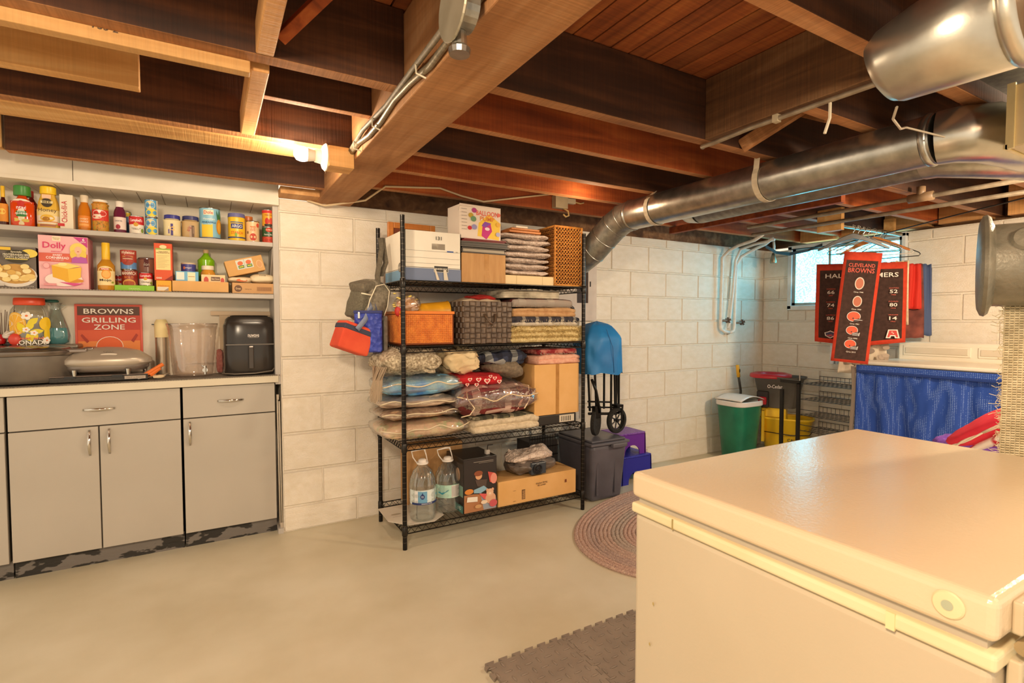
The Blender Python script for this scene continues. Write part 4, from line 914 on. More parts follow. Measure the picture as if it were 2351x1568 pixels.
M().box(-L, L, -.075, .09, 0, .026).build('base', tex('black_speckle', '26221e', '3a342e', 90, rough=.5), t, bevel=.003)
M().box(-L, L, -.078, .09, .0265, .031).build('rim', C('8f8078', .3, .4), t, bevel=.002)
M().box(L - .10, L - .01, -.079, -.076, .006, .022).build('plate', 'b8a898', t); art(t, [('t', 'TILT n FOLD', L - .055, .014, .008, '988878', .075)], y=-.0795)
for a in (-L * .60, L * .35): M().box(a - .022, a + .022, -.080, -.075, .018, .030).build('clip', BLACKP, t)
xx = -0.241
t = thing('canister', 'steel canister with a rounded cream lid behind the clear tub', 'canister', (xx, 3.555, CZ + .004))
h = 1.254 - CZ; r = .030
M().lathe([(r * 1.05, 0), (r * 1.05, h * .7), (0, h * .7)], 24).build('body', tex('soft_steel', 'a08c74', 'd0c4b0', 6, rough=.25, metal=.7), t, smooth=True)
M().lathe([(r * 1.12, h * .68), (r * 1.12, h * .93), (r * .8, h), (0, h)], 24).build('lid', 'ecd8a0', t, smooth=True); M().box(-.045, .045, -.006, .006, h * .9, h * .92).build('handle', BLACKP, t)
t = thing('grill_tongs', 'orange handled tools lying in a heap beside the clear tub', 'tongs', (-0.255, 3.385, CZ + .004))
M().tube([(-.07, -.03, .008), (.03, -.01, .075)], [.012, .010], 8).tube([(-.03, -.02, .02), (.015, -.01, .055)], [.014, .011], 8).build('orange_grip', C('e87830', .4), t, smooth=True)
M().tube([(-.08, -.04, .003), (-.02, -.03, .012)], .004, 6).tube([(-.02, .0, .006), (.06, -.01, .018)], .008, 8).tube([(.0, -.03, .007), (.055, -.02, .02)], .006, 8).build('steel_rod', CHROME, t, smooth='all')
superell(.06, .05, .02, .8, .8, 14, 8, amp=.006, fr=20).xf(Matrix.Translation((.01, -.02, 0))).build('paper', 'e8d0a8', t, smooth='all')
xx, ww, hh = -0.089, 0.258, 0.295; r = ww / 2 * .97; h = hh - .004
t = thing('beverage_tub', 'large clear plastic beverage tub with a small chrome tap', 'drink dispenser', (xx, 3.44, CZ + .005))
CP = clear('clear_plastic', (.96, .90, .86), .26, .08, bump=.25, bscale=14, haze=.03)
pf = [(r * .74, 0), (r * .76, .008)] + [(r * (.77 + .17 * k / 16) + (.0012 if k % 2 else 0), .012 + (h - .05) * k / 16) for k in range(17)] + [(r * .97, h - .02), (r, h - .01), (r * 1.01, h)]
M().lathe(pf, 48, sy=.80, cap=False).build('tub', CP, t, smooth='all'); M().lathe([(r * .76, .006), (0, .006)], 40, sy=.8, cap=False).build('tub_floor', CP, t)
M().lathe([(r * 1.0, h - .004), (r * 1.015, h), (r * 1.0, h + .002)], 48, sy=.80, cap=False).build('rim', clear('plastic_rim', (.9, .85, .8), .5, .08), t, smooth='all')
M().tube([(r * .45, -r * .62, .035), (r * .47, -r * .80, .035)], .013, 14).tube([(r * .47, -r * .80, .06), (r * .47, -r * .80, .012)], [.007, .006], 10).tube([(r * .47, -r * .80, .05), (r * .34, -r * .85, .062)], .003, 6).build('tap', CHROME, t, smooth=True)
x0, x1 = 0.060, 0.342; W = (x1 - x0) * .97; h = 1.274 - CZ
t = thing('air_fryer', 'black air fryer with rounded corners and a straight front handle', 'air fryer', ((x0 + x1) / 2 - .002, 3.455, CZ + .005))
FB = tex('gloss_black', '2b2623', '38322e', 3, rough=.22)
M().lathe([(W * .47, 0), (W * .49, .01), (W * .50, h * .3), (W * .50, h * .62), (W * .50, h * .83), (W * .47, h * .89), (0, h * .90)], 48, sy=.80, e=4.2).build('body', FB, t, smooth=True)
M().lathe([(W * .47, h * .88), (W * .455, h * .94), (W * .40, h * .985), (0, h)], 48, sy=.80, e=4.2).build('top', C('2a2420', .35), t, smooth=True)
M().lathe([(W * .36, 0), (W * .37, .004), (W * .34, .007), (0, .007)], 40, sy=.48, c=(0, -.012, h * .985)).build('control_panel', C('1a1614', .15), t, smooth=True)
M().box(-W * .46, W * .46, -W * .4 - .006, -W * .38, h * .50, h * .52).build('seam', C('6a625a', .3), t)
M().box(-.013, .013, -W * .40 - .032, -W * .40 - .014, h * .10, h * .48).box(-.013, .013, -W * .40 - .03, -W * .39, h * .44, h * .49).build('handle', C('4c443e', .22, .4), t, bevel=.004)
art(t, [('t', 'nuwave', .015, h * .66, .016, 'e8e0d8', .058), ('r', -.01, .04, h * .625, h * .63, 'a8a098')], y=-W * .402)
art(t, [('t', 'POWER  TEMP  TIME', 0, .03, .006, 'b8b0a8', .09), ('t', '00:00', 0, .0, .010, 'c8c0b8')], y=0, base=Matrix.Translation((0, -.04, h * 1.02)) @ Matrix.Rotation(radians(-90), 4, 'X'), name='panel_print')
M().tube([(-W * .45, -.02, .006), (-W * .53, -.06, .006), (-W * .3, -W * .44, .005), (.02, -W * .46, .006), (W * .4, -W * .42, .015), (W * .52, -.06, .05), (W * .51, .02, .14), (W * .50, .05, .16)], .004, 7).build('power_cord', C('7a7064', .4), t, smooth='all')
t = thing('oven_mitt', 'dusty pink quilted mitt squeezed beside the air fryer', 'mitt', (0.045, 3.555, CZ + .004)); superell(.035, .03, .14, .6, .6, 14, 12, amp=.006, fr=20).build('mitt', tex('pink_quilt', 'a85c54', 'c88478', 60, rough=.9, bump=.5), t, smooth='all')
t = thing('wrapping_roll', 'long flat cream carton lying on the things behind the air fryer', 'box', (0.167, 3.575, 1.283))
M().box(-.165, .165, -.015, .015, 0, .024).build('box', 'dcc0a0', t, bevel=.002); M().box(-.12, .165, -.012, .012, -.21, -.001).build('backing_box', tex('stacked_cartons', 'c8ac8c', 'd4bc9c', 5), t)


# ================================================================== black wire shelf and what it holds
PX0, PX1, PY0, PY1 = .897, 2.112, 2.722, 3.19
LV = [.117, .575, 1.11, 1.468]
WIRE = C('2a2622', .3, .8)
t = thing('wire_shelf', 'tall black wire shelving unit with four loaded shelves against the white wall', 'shelf', (0, 0, 0))
pb = M(); pb.tube([(0, 0, 0), (0, 0, 1.815)], .0125, 12)
for k in range(60): pb.tube([(0, 0, .04 + k * .03), (0, 0, .042 + k * .03)], .0131, 12, m=1)
first = pb.build('post', [C('252220', .28, .7), C('6b6258', .3, .8)], t, (PX0, PY0, 0), smooth=True)
for a, b_ in ((PX1, PY0), (PX0, PY1), (PX1, PY1)): clone(first, (a, b_, 0))
m = M()
Lx, Ly = PX1 - PX0, PY1 - PY0
for (p, q) in (((0, 0), (Lx, 0)), ((0, Ly), (Lx, Ly)), ((0, 0), (0, Ly)), ((Lx, 0), (Lx, Ly))):
    P, Q = Vector((*p, 0)), Vector((*q, 0)); d = (Q - P); n = int(d.length / .042); d.normalize(); P += d * .014; Q -= d * .014
    m.tube([P, Q], .0035, 6); m.tube([P + Vector((0, 0, -.032)), Q + Vector((0, 0, -.032))], .0035, 6)
    pts = [P + (Q - P) * (i / (2 * n)) + Vector((0, 0, -.002 if i % 2 else -.030)) for i in range(2 * n + 1)]
    m.tube(pts, .0022, 4)
rim = m
dk = M()
for k in range(1, 40): dk.tube([(Lx * k / 40, .002, .002), (Lx * k / 40, Ly - .002, .002)], .0016, 4)
for yy in (Ly * .25, Ly * .5, Ly * .75): dk.tube([(.01, yy, -.003), (Lx - .01, yy, -.003)], .003, 5)
sh0 = None
for lv in LV:
    if sh0 is None:
        sh0 = rim.build('shelf', WIRE, t, (PX0, PY0, lv)); dk.build('deck_wires', WIRE, sh0, kind='stuff')
        for a, b_ in ((0, 0), (Lx, 0), (0, Ly), (Lx, Ly)): M().lathe([(.0145, -.04), (.0165, -.035), (.016, .008), (.0145, .01)], 12, c=(a, b_, 0), cap=False).build('collar', C('34302c', .3, .7), sh0, smooth=True)
    else: clone(sh0, (PX0, PY0, lv))
SB = [l + .005 for l in LV]

def cloth(name, lo, hi, sc=40, bump=.5, bs=None): return tex(name, lo, hi, sc, rough=.95, bump=bump, bscale=bs or sc * 4, bdist=.004)
# --- top shelf
x0, x1 = 0.918, 1.250; h = 1.745 - SB[3]; W = x1 - x0
t = thing('file_box', 'white and blue storage box with a hand hole and 131 written on it', 'box', ((x0 + x1) / 2, 2.93, SB[3]))
b = M(); d = .36; hz0, hz1, hx = h * .64, h * .76, .040
b.box(-W / 2, W / 2, d / 2 - .004, d / 2, 0, h).box(-W / 2, -W / 2 + .004, -d / 2, d / 2, 0, h).box(W / 2 - .004, W / 2, -d / 2, d / 2, 0, h).box(-W / 2, W / 2, -d / 2, d / 2, 0, .004)
b.box(-W / 2, W / 2, -d / 2, -d / 2 + .004, 0, hz0).box(-W / 2, W / 2, -d / 2, -d / 2 + .004, hz1, h).box(-W / 2, -hx + .03, -d / 2, -d / 2 + .004, hz0, hz1).box(hx + .03, W / 2, -d / 2, -d / 2 + .004, hz0, hz1)
b.build('box', tex('white_card', 'e9e0d0', 'efe8da', 8, rough=.8), t)
sx = .03
art(t, [('r', -W * .5, W * .5, 0.001, h * .25, '6f7c9a'), ('r', -W * .5, W * .5, h * .26, h * .27, '4a4a50'), ('r', -W * .5, W * .48, h * .60 - .0006, h * .60 + .0006, '5a5650'), ('r', -W * .5, W * .48, h * .46 - .0006, h * .46 + .0006, '7a766e'), ('r', -W * .5, W * .48, h * .35 - .0006, h * .35 + .0006, '7a766e'), ('r', W * .24, W * .36, h * .60, h * .625, '3a5a9c'), ('t', '702', W * .42, h * .61, .006, '5a564e'), ('r', W * .0, W * .26, h * .18, h * .31, 'e8e0d0'), ('r', W * .008, W * .252, h * .188, h * .302, '2c2a28'), ('t', "BANKERS BOX", W * .13, h * .245, .010, 'efe8da', W * .22), ('t', '131', .03, h * .87, .020, '28241f', .034, .0), ('p', [(W * .05, h * .02), (W * .10, h * .02), (W * .04, h * .22), (W * .0, h * .26)], 'd8ccb8'), ('p', [(W * .18, h * .02), (W * .26, h * .02), (W * .22, h * .24), (W * .17, h * .22)], 'd8ccb8')], y=-d / 2)
art(t, [('r', -d / 2, d / 2, 0.001, h * .22, '6f9cc0'), ('r', -d / 2, d / 2, h * .23, h * .24, '5a5a60'), ('e', d * .28, h * .27, .034, .026, '5c5850'), ('e', d * .28, h * .27, .031, .022, '8a857c'), ('t', 'FELLOWES', d * .28, h * .27, .010, 'efe8da', .05)], y=-W / 2, base=SIDE, name='side_print')
t = thing('picture_frame', 'orange wooden picture frame leaning behind the storage box', 'frame', (1.094, 3.14, SB[3]))
FRW = wood('frame_wood', 'a05a20', 'c87c38', 'd89450', 0, .1, .4, (.9, .85, .8))
W2 = 0.152; h2 = 1.850 - SB[3]
M().box(-W2, -W2 + .035, -.012, .012, 0, h2).box(W2 - .035, W2, -.012, .012, 0, h2).box(-W2 + .035, W2 - .035, -.012, .012, h2 - .035, h2).box(-W2 + .035, W2 - .035, -.012, .012, 0, .035).build('frame', FRW, t, bevel=.003)
M().box(-W2 + .03, W2 - .03, -.004, .006, .03, h2 - .03).build('picture', '7a3a20', t)
def cardbox(label, x0, x1, y0, y1, z0, z1, tapes=(), prints=(), mat=None):
    t = thing('cardboard_box', label, 'box', ((x0 + x1) / 2, (y0 + y1) / 2, z0)); W, D, H = x1 - x0, y1 - y0, z1 - z0
    M().box(-W / 2, W / 2, -D / 2, D / 2, 0, H).build('box', mat or CARD, t, bevel=.003)
    TP = tex('packing_tape', 'a8763c', 'bc8a4c', 20, rough=.18)
    for (a, b_, c_, e_) in tapes: M().box(a, b_, -D / 2 - .0008, -D / 2, c_, e_).build('tape', TP, t)
    if prints: art(t, prints, y=-D / 2)
    return t
x0, x1 = 1.255, 1.542; zt = 1.642
cardbox('small brown cardboard box under the dark binders on the top shelf', x0, x1, 2.745, 2.98, SB[3], zt, [(.0, .03, .075, zt - SB[3]), (.0, .035, .0, .045)])
for k, (u0, u1, v0, v1, c_, lab) in enumerate(((1062, 1163, 564, 583, '4e4640', 'lower dark grey binder on the small cardboard box'), (1060, 1172, 546, 562, '6c6660', 'upper dark grey binder on the small cardboard box'))):
    z0_, z1_ = zt + .001 + k * .036, zt + .034 + k * .036
    xa, xb = 1.258 + (-.003 if k else 0), 0
    t = thing('binder', lab, 'binder', ((x0 + x1) / 2 + (.012 if k else .004), 2.86, z0_), rz=radians(-2 * k))
    W = (x1 - x0) * (1.12 if k else 1.02)
    M().box(-W / 2, W / 2, -.11, .11, 0, .006).box(-W / 2, W / 2, -.11, .11, .026, .032).box(-W / 2, -W / 2 + .004, -.11, .11, 0, .032).build('cover', C(c_, .5), t, bevel=.001)
    M().box(-W / 2 + .01, W / 2 - .01, -.104, .105, .008, .025).build('pages', 'a89c8a' if k == 0 else '5a544e', t)
zt2 = zt + .071
t = thing('red_folder', 'thin dark red folders under the balloon box', 'folder', ((x0 + x1) / 2 + .01, 2.86, zt2)); W = (x1 - x0)
M().box(-W * .5, W * .47, -.1, .1, 0, .006).box(-W * .47, W * .5, -.105, .1, .007, .014).build('folder', C('7c1f1c', .4), t)
W = 0.230; h = 1.921 - (zt2 + .015)
t = thing('balloon_box', 'white box with printed balloons and BALLOON lettering, top flap open', 'box', (1.385, 2.85, zt2 + .0155), rz=radians(4))
W = 0.283 * .99
M().box(-W / 2, W / 2, -.075, .075, 0, h).build('box', 'ecdccc', t, bevel=.002)
M().box(-W / 2, W / 2 - .0, -.075, -.073, h, h + .004).build('flap_front', 'ecdccc', t)
b = M().box(-W / 2, -W / 2 + .09, -.07, -.068, 0, .03); o = b.build('flap', '9a7a58', t, (0, .0, h)); o.rotation_euler = (radians(30), 0, 0)
A = [('p', [(-W * .08, h * .1), (W * .45, h * .02), (W * .49, h * .55), (W * .2, h * .8), (-W * .05, h * .5)], 'f4cc48'), ('p', [(W * .02, h * .12), (W * .14, h * .02), (W * .28, h * .28), (W * .24, h * .52), (W * .05, h * .5)], 'c82c84'), ('p', [(W * .02, h * .42), (W * .1, h * .56), (W * .26, h * .52), (W * .12, h * .38)], '8c4cb4'), ('e', W * .16, h * .34, W * .06, h * .05, 'f4dce4'), ('t', 'BALLOON', W * .16, h * .80, h * .15, 'e86450', W * .54), ('t', 'PUMP', W * .16, h * .64, h * .13, 'e8883c', W * .36)]
for (a, c_, r1, col) in ((-.16, .86, .055, 'b04484'), (-.24, .70, .055, 'c0a038'), (-.18, .60, .062, '6f9a70'), (-.16, .36, .058, '9a94c4'), (-.27, .32, .045, 'cc2430'), (.44, .80, .04, 'e87060'), (.43, .5, .05, 'f0b848'), (.42, .2, .05, 'b4b4dc')):
    A.append(('e', a * W, c_ * h, r1 * W * 1.1, r1 * h * 1.35, col))
A += [('r', -W * .47, -W * .34, h * (.86 - .1 * k), h * (.87 - .1 * k), '8a7e78') for k in range(7)]
art(t, A, y=-.075)
x0, x1 = 1.541, 1.897; zb = 1.527
t = thing('cream_tray_box', 'low cream box under the pile of bubble wrapped packets', 'box', ((x0 + x1) / 2, 2.87, SB[3])); W = x1 - x0
M().box(-W / 2, W / 2, -.12, .12, 0, zb - SB[3]).build('box', 'e2c898', t, bevel=.002); M().box(-W * .28, -W * .27, -.1205, -.12, 0, zb - SB[3]).box(W * .25, W * .26, -.1205, -.12, 0, zb - SB[3]).build('fold_line', 'c4a878', t)
BW = tex('bubble_wrap', 'b8a498', 'dccabc', 30, rough=.28, bump=.9, bscale=75, kind='voronoi', bdist=.006, rnd=.12)
nb = 7; ztb = 1.793; hb = (ztb - zb) / nb
for k in range(nb):
    dx = random.uniform(-.008, .012)
    t = thing('bubble_wrap_packet', ['lowest', 'second from the bottom', 'third from the bottom', 'middle', 'third from the top', 'second from the top', 'topmost'][k] + ' bubble wrapped packet in the tall pile beside the wicker basket', 'packet', ((x0 + x1) / 2 - .012 + dx, 2.87, zb + k * hb + .0005), group='bubble wrapped packets piled on the top shelf')
    superell(W * 1.0 + random.uniform(0, .02), .22, hb * 1.02, .9, .35, 34, 8, amp=.010, fr=10, seed=k * 1.7).build('wrapped_packet', BW, t, smooth='all')
t = thing('wooden_frame', 'orange wooden frames lying on the bubble wrapped pile', 'frame', (1.694, 2.90, ztb + .002))
M().box(-.10, .13, -.11, .11, 0, .014).box(-.085, .12, -.11, .11, .016, .028).build('frame', FRW, t, bevel=.002); M().box(-.05, .035, -.105, .05, .030, .042).build('white_slip', 'efe4d0', t, bevel=.002)
# wicker basket standing on its end
WK = tex('wicker', 'b8702c', 'e0a04c', 60, rough=.5, bump=.2, c3='d08c3c'); WKD = tex('wicker_side', '9c5a20', 'c48438', 60, rough=.5)
x0, x1 = 1.900, 2.111; zt = 1.858
W, h, D = x1 - x0, zt - SB[3] - .004, .34
t = thing('wicker_basket', 'tall golden wicker basket standing on end at the right of the top shelf', 'basket', ((x0 + x1) / 2, 2.745 + D / 2, SB[3] + .001))
M().box(-W / 2 + .006, W / 2 - .006, -D / 2 + .008, D / 2 - .008, .004, h - .004).build('core', C('4e2c10', .9), t)
def weave(nv, nh, A0, A1, H0, H1, r=.0027):
    b = M()
    for i in range(nv + 1):
        a = A0 + (A1 - A0) * i / nv; n = nh * 2
        pts = [(a + .0035 * sin(pi * k / 2 + i * pi), -.0 - .0045 * cos(pi * k / 2 * 1.0 + i * pi) * 1.0, H0 + (H1 - H0) * k / (n * 2)) for k in range(n * 2 + 1)]
        b.tube(pts, r, 4)
    for k in range(nh + 1):
        z = H0 + (H1 - H0) * k / nh; b.tube([(A0, 0, z), (A1, 0, z)], r * .8, 4)
    return b
weave(17, 15, -W / 2 + .008, W / 2 - .008, .01, h - .01).xf(Matrix.Translation((0, -D / 2, 0))).build('front_weave', WK, t, smooth='all', kind='stuff')
weave(34, 15, -D / 2 + .008, D / 2 - .008, .01, h - .01).xf(Matrix.Translation((-W / 2, 0, 0)) @ SIDE).build('side_weave', WKD, t, smooth='all', kind='stuff')
b = M()
for a in (-W / 2, W / 2):
    for ph in (0, 1, 2): b.tube([(a + .005 * cos(k * .9 + ph * 2), -D / 2 + .005 * sin(k * .9 + ph * 2), h * k / 40) for k in range(41)], .003, 5)
for z in (0.004, h - .004): b.tube([(-W / 2, -D / 2, z), (W / 2, -D / 2, z)], .006, 6); b.tube([(-W / 2, -D / 2, z), (-W / 2, D / 2, z)], .006, 6)
b.build('braided_edge', WK, t, smooth='all')
t = thing('paper_scraps', 'crumpled cream papers and a strip poking out past the right shelf post', 'paper', (2.10, 3.08, SB[3] + .001))
superell(.12, .09, .05, 1.3, 1.2, 16, 8, amp=.02, fr=16, seed=4).build('paper', 'e6d4b8', t, smooth='all'); M().box(-.02, .12, -.01, .01, -.01, -.004).build('strip', '8c7864', t)

# --- second shelf
t0, t1 = 0.905, 1.207; h = 1.302 - SB[2]; W = t1 - t0
OR = tex('orange_weave', 'c8681c', 'e88c30', 30, rough=.5)
def checker(nx, nz, W, H, r=.003, gap=.1):
    b = M(); a = W / nx; c_ = H / nz
    for i in range(nx):
        for j in range(nz):
            o = r * (1.0 if (i + j) % 2 else .35)
            x, z = -W / 2 + i * a, j * c_; g = a * gap
            tall = (i + j) % 2
            gx, gz = (g * 1.6, g * .3) if tall else (g * .3, g * 1.6)
            v = [(x + gx * .2, 0, z + gz * .2), (x + a - gx * .2, 0, z + gz * .2), (x + a - gx * .2, 0, z + c_ - gz * .2), (x + gx * .2, 0, z + c_ - gz * .2),
                 (x + gx, -o, z + gz), (x + a - gx, -o, z + gz), (x + a - gx, -o, z + c_ - gz), (x + gx, -o, z + c_ - gz)]
            b.add(v, [(4, 5, 6, 7), (0, 1, 5, 4), (1, 2, 6, 5), (2, 3, 7, 6), (3, 0, 4, 7)])
    return b
def tub(t, W, D, H, th, mat):
    M().box(-W / 2, W / 2, -D / 2, -D / 2 + th, 0, H).box(-W / 2, W / 2, D / 2 - th, D / 2, 0, H).box(-W / 2, -W / 2 + th, -D / 2, D / 2, 0, H).box(W / 2 - th, W / 2, -D / 2, D / 2, 0, H).box(-W / 2, W / 2, -D / 2, D / 2, 0, th).build('body', mat, t, bevel=.002)
t = thing('orange_basket', 'orange woven rectangular basket at the left of the second shelf', 'basket', ((t0 + t1) / 2, 2.93, SB[2])); D = .35
tub(t, W, D, h, .006, C('8c4210', .7)); checker(24, 15, W - .02, h - .03).xf(Matrix.Translation((0, -D / 2, .012))).build('front_weave', OR, t, kind='stuff'); checker(28, 16, D - .02, h - .03).xf(Matrix.Translation((-W / 2, 0, .012)) @ SIDE).build('side_weave', OR, t, kind='stuff')
M().box(-W / 2 - .004, W / 2 + .004, -D / 2 - .004, -D / 2 + .004, h - .014, h + .002).box(-W / 2 - .004, -W / 2 + .004, -D / 2, D / 2, h - .014, h + .002).build('rim', C('e07c24', .5), t, bevel=.002)
t = thing('yellow_bucket', 'yellow bucket lying on its side in the orange basket', 'bucket', (1.113, 2.90, SB[2] + h - .035), rot=(0, radians(12), 0))
b = M().lathe([(.040, -.11), (.060, .10), (.064, .105), (.060, .108), (.052, .095), (.0, -.09)], 30, cap=False).xf(Matrix.Rotation(radians(78), 4, 'Y'))
b.build('bucket', C('eca820', .35), t, (0, 0, .04), smooth='all')
t = thing('bread_bag', 'clear bag of bread rolls and yellow flowers sticking out of the orange basket', 'bag', (0.987, 2.86, SB[2] + h - .02))
superell(.12, .1, .10, .7, .7, 20, 12, amp=.01, fr=14, seed=2).xf(Matrix.Rotation(radians(-25), 4, 'Y')).build('bread', tex('bread', 'b87840', 'dcac74', 20, rough=.7, bump=.3), t, smooth='all')
superell(.15, .12, .13, .8, .8, 22, 12, amp=.014, fr=18, seed=8).xf(Matrix.Rotation(radians(-25), 4, 'Y') @ Matrix.Translation((0, 0, -.01))).build('wrapper', clear('wrapper', (.98, .95, .9), .35, .08, bump=.5, bscale=40, haze=.08), t, smooth='all')
b = M()
for k in range(26):
    a, q = random.uniform(-.11, .03), random.uniform(.04, .13); b.lathe([(0, 0), (.010, .003), (.007, .008), (0, .009)], 7, c=(a, random.uniform(-.06, .03), q))
b.build('flowers', 'e6cc68', t, kind='stuff')
superell(.06, .04, .06, .8, .8, 14, 8).xf(Matrix.Translation((-.075, -.04, -.01))).build('red_ribbon', C('b82c24', .5), t, smooth='all')
t0, t1 = 1.270, 1.587; h = 1.365 - SB[2]; W = t1 - t0; D = .36
BR = tex('brown_strap', '4a382c', '75604e', 35, rough=.45)
t = thing('brown_basket', 'square basket woven from wide brown straps in the middle of the second shelf', 'basket', ((t0 + t1) / 2, 2.75 + D / 2, SB[2])); tub(t, W, D, h, .006, C('2e221a', .7))
checker(9, 8, W, h, .008, .14).xf(Matrix.Translation((0, -D / 2, 0))).build('front_weave', BR, t, kind='stuff'); checker(12, 8, D, h, .008, .14).xf(Matrix.Translation((-W / 2, 0, 0)) @ SIDE).build('side_weave', BR, t, kind='stuff')
M().tube([(-.03, -D / 2 - .006, h * .70), (-.012, -D / 2 - .03, h * .52), (.012, -D / 2 - .03, h * .45), (.034, -D / 2 - .02, h * .52), (.042, -D / 2 - .006, h * .70)], .007, 6).build('handle', C('5c4838', .45), t, smooth='all')
superell(W * .9, D * .8, .06, .8, .5, 24, 10, amp=.02, fr=12, seed=11).build('blanket', cloth('pale_knit', 'b49c80', 'e0cdb0', 30), t, (0, 0, h - .035), smooth='all')
superell(W * .6, .1, .025, .8, .5, 24, 8, amp=.014, fr=12, seed=12).build('red_blanket', cloth('deep_red', '8c1410', 'b02820', 30), t, (-.01, -.08, h + .012), smooth='all')
xr0, xr1 = 1.578, 2.118; WW = xr1 - xr0; xc = (xr0 + xr1) / 2
def blanket(label, u0, u1, v0, v1, z0, layers, mat, d=.34, seed=0, wav=.006, y=2.76, lean=0, group=None, name='folded_blanket', sag=0.0, **k):
    pass
def bl(label, x0, x1, z0, z1, layers, mat, seed=0, wav=.006, d=.34, y=2.755, lean=0, sag=0, fringe=None, name='folded_blanket', rz=0, sol=0):
    t = thing(name, label, 'blanket', ((x0 + x1) / 2, y + d / 2, z0), rz)
    folded(x1 - x0, d, z1 - z0, layers, seed, wav, lean=lean, sag=sag, nx=30).build('cloth', mat, t, smooth='all')
    if fringe:
        b = M()
        for k in range(46):
            a = (k / 45 - .5) * (x1 - x0) * .98; zz = random.uniform(.15, .85) * (z1 - z0)
            b.tube([(a, -d / 2 + .002, zz), (a + random.uniform(-.004, .004), -d / 2 - .012, zz - .006), (a + random.uniform(-.006, .006), -d / 2 - .016, max(0, zz - .02))], .0016, 4)
        b.build('fringe', fringe, t, kind='stuff')
    return t
za = 1.218
t = bl('shaggy straw-coloured rug folded at the bottom of the second shelf pile', xr0, xr1, SB[2], za, 3, cloth('straw_shag', 'b89c64', 'e8d49c', 60, 1.0, 120), 1, .005)
b = M()
for k in range(2200):
    a, q = random.uniform(-.5, .5) * WW, random.uniform(.25, 1.0) * (za - SB[2]); b.tube([(a, -.168, q), (a + random.uniform(-.007, .007), -.186, q + random.uniform(-.01, .006))], .0014, 3, cap=False)
b.build('pile', 'e0c98e', t, kind='stuff')
zb_ = 1.276; zc = 1.334; zd = 1.389; ze = 1.446
bl('dark blue and cream patterned woven blanket on the straw rug', xr0 + .005, xr1 - .02, za, zb_ , 2, plaid('navy_cream', '4a4650', 'd8ccb8', 130, '2a2830'), 2, .004, fringe='b8a890')
bl('camel coloured fleece blanket in the second shelf pile', xr0 + .02, xr1 - .05, zb_, zc, 2, cloth('camel', 'b08458', 'cca274', 30), 3, .006)
bl('dark red and black checked blanket in the second shelf pile', xr0 + .015, xr1 - .085, zc, zd, 1, plaid('red_black', '5c2420', 'b0a498', 60, '2a1c1c'), 4, .006, fringe='8c7c6c')
bl('stack of flat grey and cream folded cloths on top of the pile', 1.532, 1.942, zd, ze, 4, cloth('grey_cream', '8c8270', 'd2c6b0', 14), 5, .004)
t = thing('carry_handle', 'black plastic carrying handle on a cord beside the folded blankets', 'handle', (2.065, 2.82, 1.292))
M().tube([(-.035, 0, 0), (-.045, 0, .03), (-.025, 0, .055), (.01, 0, .058), (.035, 0, .04), (.038, 0, .01), (.02, 0, -.015)], [.007, .009, .011, .011, .011, .008, .006], 10).build('grip', C('241e1a', .4), t, smooth='all')

# --- third shelf
z3 = SB[1]
def Z(k): return k
# left pile of zipped bags, bottom to top
FILM = clear('storage_film', (.97, .95, .92), .30, .07, bump=.6, bscale=26, haze=.10)
def bag(label, x0, x1, z0, z1, mat, seed, d=.36, piping='e0cfb0', y=2.745, e=.75, inner=.92, cat='storage bag', film=None, amp=.014):
    t = thing('storage_bag', label, cat, ((x0 + x1) / 2, y + d / 2, z0)); w_, h_ = x1 - x0, z1 - z0
    superell(w_ * inner, d * .92, h_ * .9, e, .4, 30, 12, amp=amp, fr=9, seed=seed).build('blanket', mat, t, smooth='all')
    superell(w_, d, h_, e * 1.15, .35, 34, 12, amp=amp * .9, fr=12, seed=seed + .3).build('film', film or FILM, t, smooth='all')
    n = 26; P = []
    for i in range(n + 1):
        a = (i / n - .5) * w_ * .98
        q = noise.noise(Vector((a * 9, seed, 0))) * .03
        P.append((a, -d / 2 * (1 - .25 * (abs(a) / (w_ / 2)) ** 6) - .002, h_ * .55 + q))
    M().tube(P, .0035, 6).build('piping', piping, t, smooth='all')
    return t
xa, xb = 0.782, 1.321
z_1, z_2, z_3, z_4 = 0.698, 0.749, 0.828, 0.947
bag('clear zip bag of pale green and peach bedding, lowest of the left pile', xa + .0, xb, z3, z_1, tex('pastel_bedding', 'a8c888', 'ecd8ac', 16, rough=.9, bump=.4, c3='e8c0a0'), 1)
bag('clear zip bag of rust-brown patterned cloth, second from the bottom left', xa + .01, xb - .07, z_1 + .001, z_2 + .012, tex('rust_pattern', '8c5030', 'd8bc98', 34, rough=.9, bump=.4), 2)
bag('clear zip bag of plain beige blanket in the left pile', xa, xb - .06, z_2 + .013, z_3, cloth('beige_blanket', 'c0a48c', 'dcc4ac', 20), 3)
bag('clear zip bag with light and bright blue blankets, topmost of the left pile', xa + .01, xb - .02, z_3 + .001, z_4, tex('blue_bedding', '2c78d8', 'b8e0e4', 9, rough=.9, bump=.4, c3='74b8e8'), 5)
t = thing('rolled_throw', 'thick cream and brown chunky knitted throw rolled at the left end', 'blanket', (0.965, 2.90, z_4 + .002))
KN = cloth('chunky_knit', '7c6850', 'e2d4b8', 75, 1.0, 95)
x0 = -0.198; hh3 = 1.084 - z_4
superell(.36, .34, hh3 * 1.12, .85, .5, 36, 18, amp=.018, fr=10, seed=6).build('throw', KN, t, smooth='all')
P = []
for i in range(60):
    a = i / 59 * 3.6 * pi; r_ = .012 + .050 * i / 59; P.append((.10 + r_ * 1.1 * cos(a), -.165 + .012 * (i / 59), hh3 * .5 + r_ * .85 * sin(a)))
M().tube(P, .010, 7).build('spiral_fold', KN, t, smooth='all')
b = M()
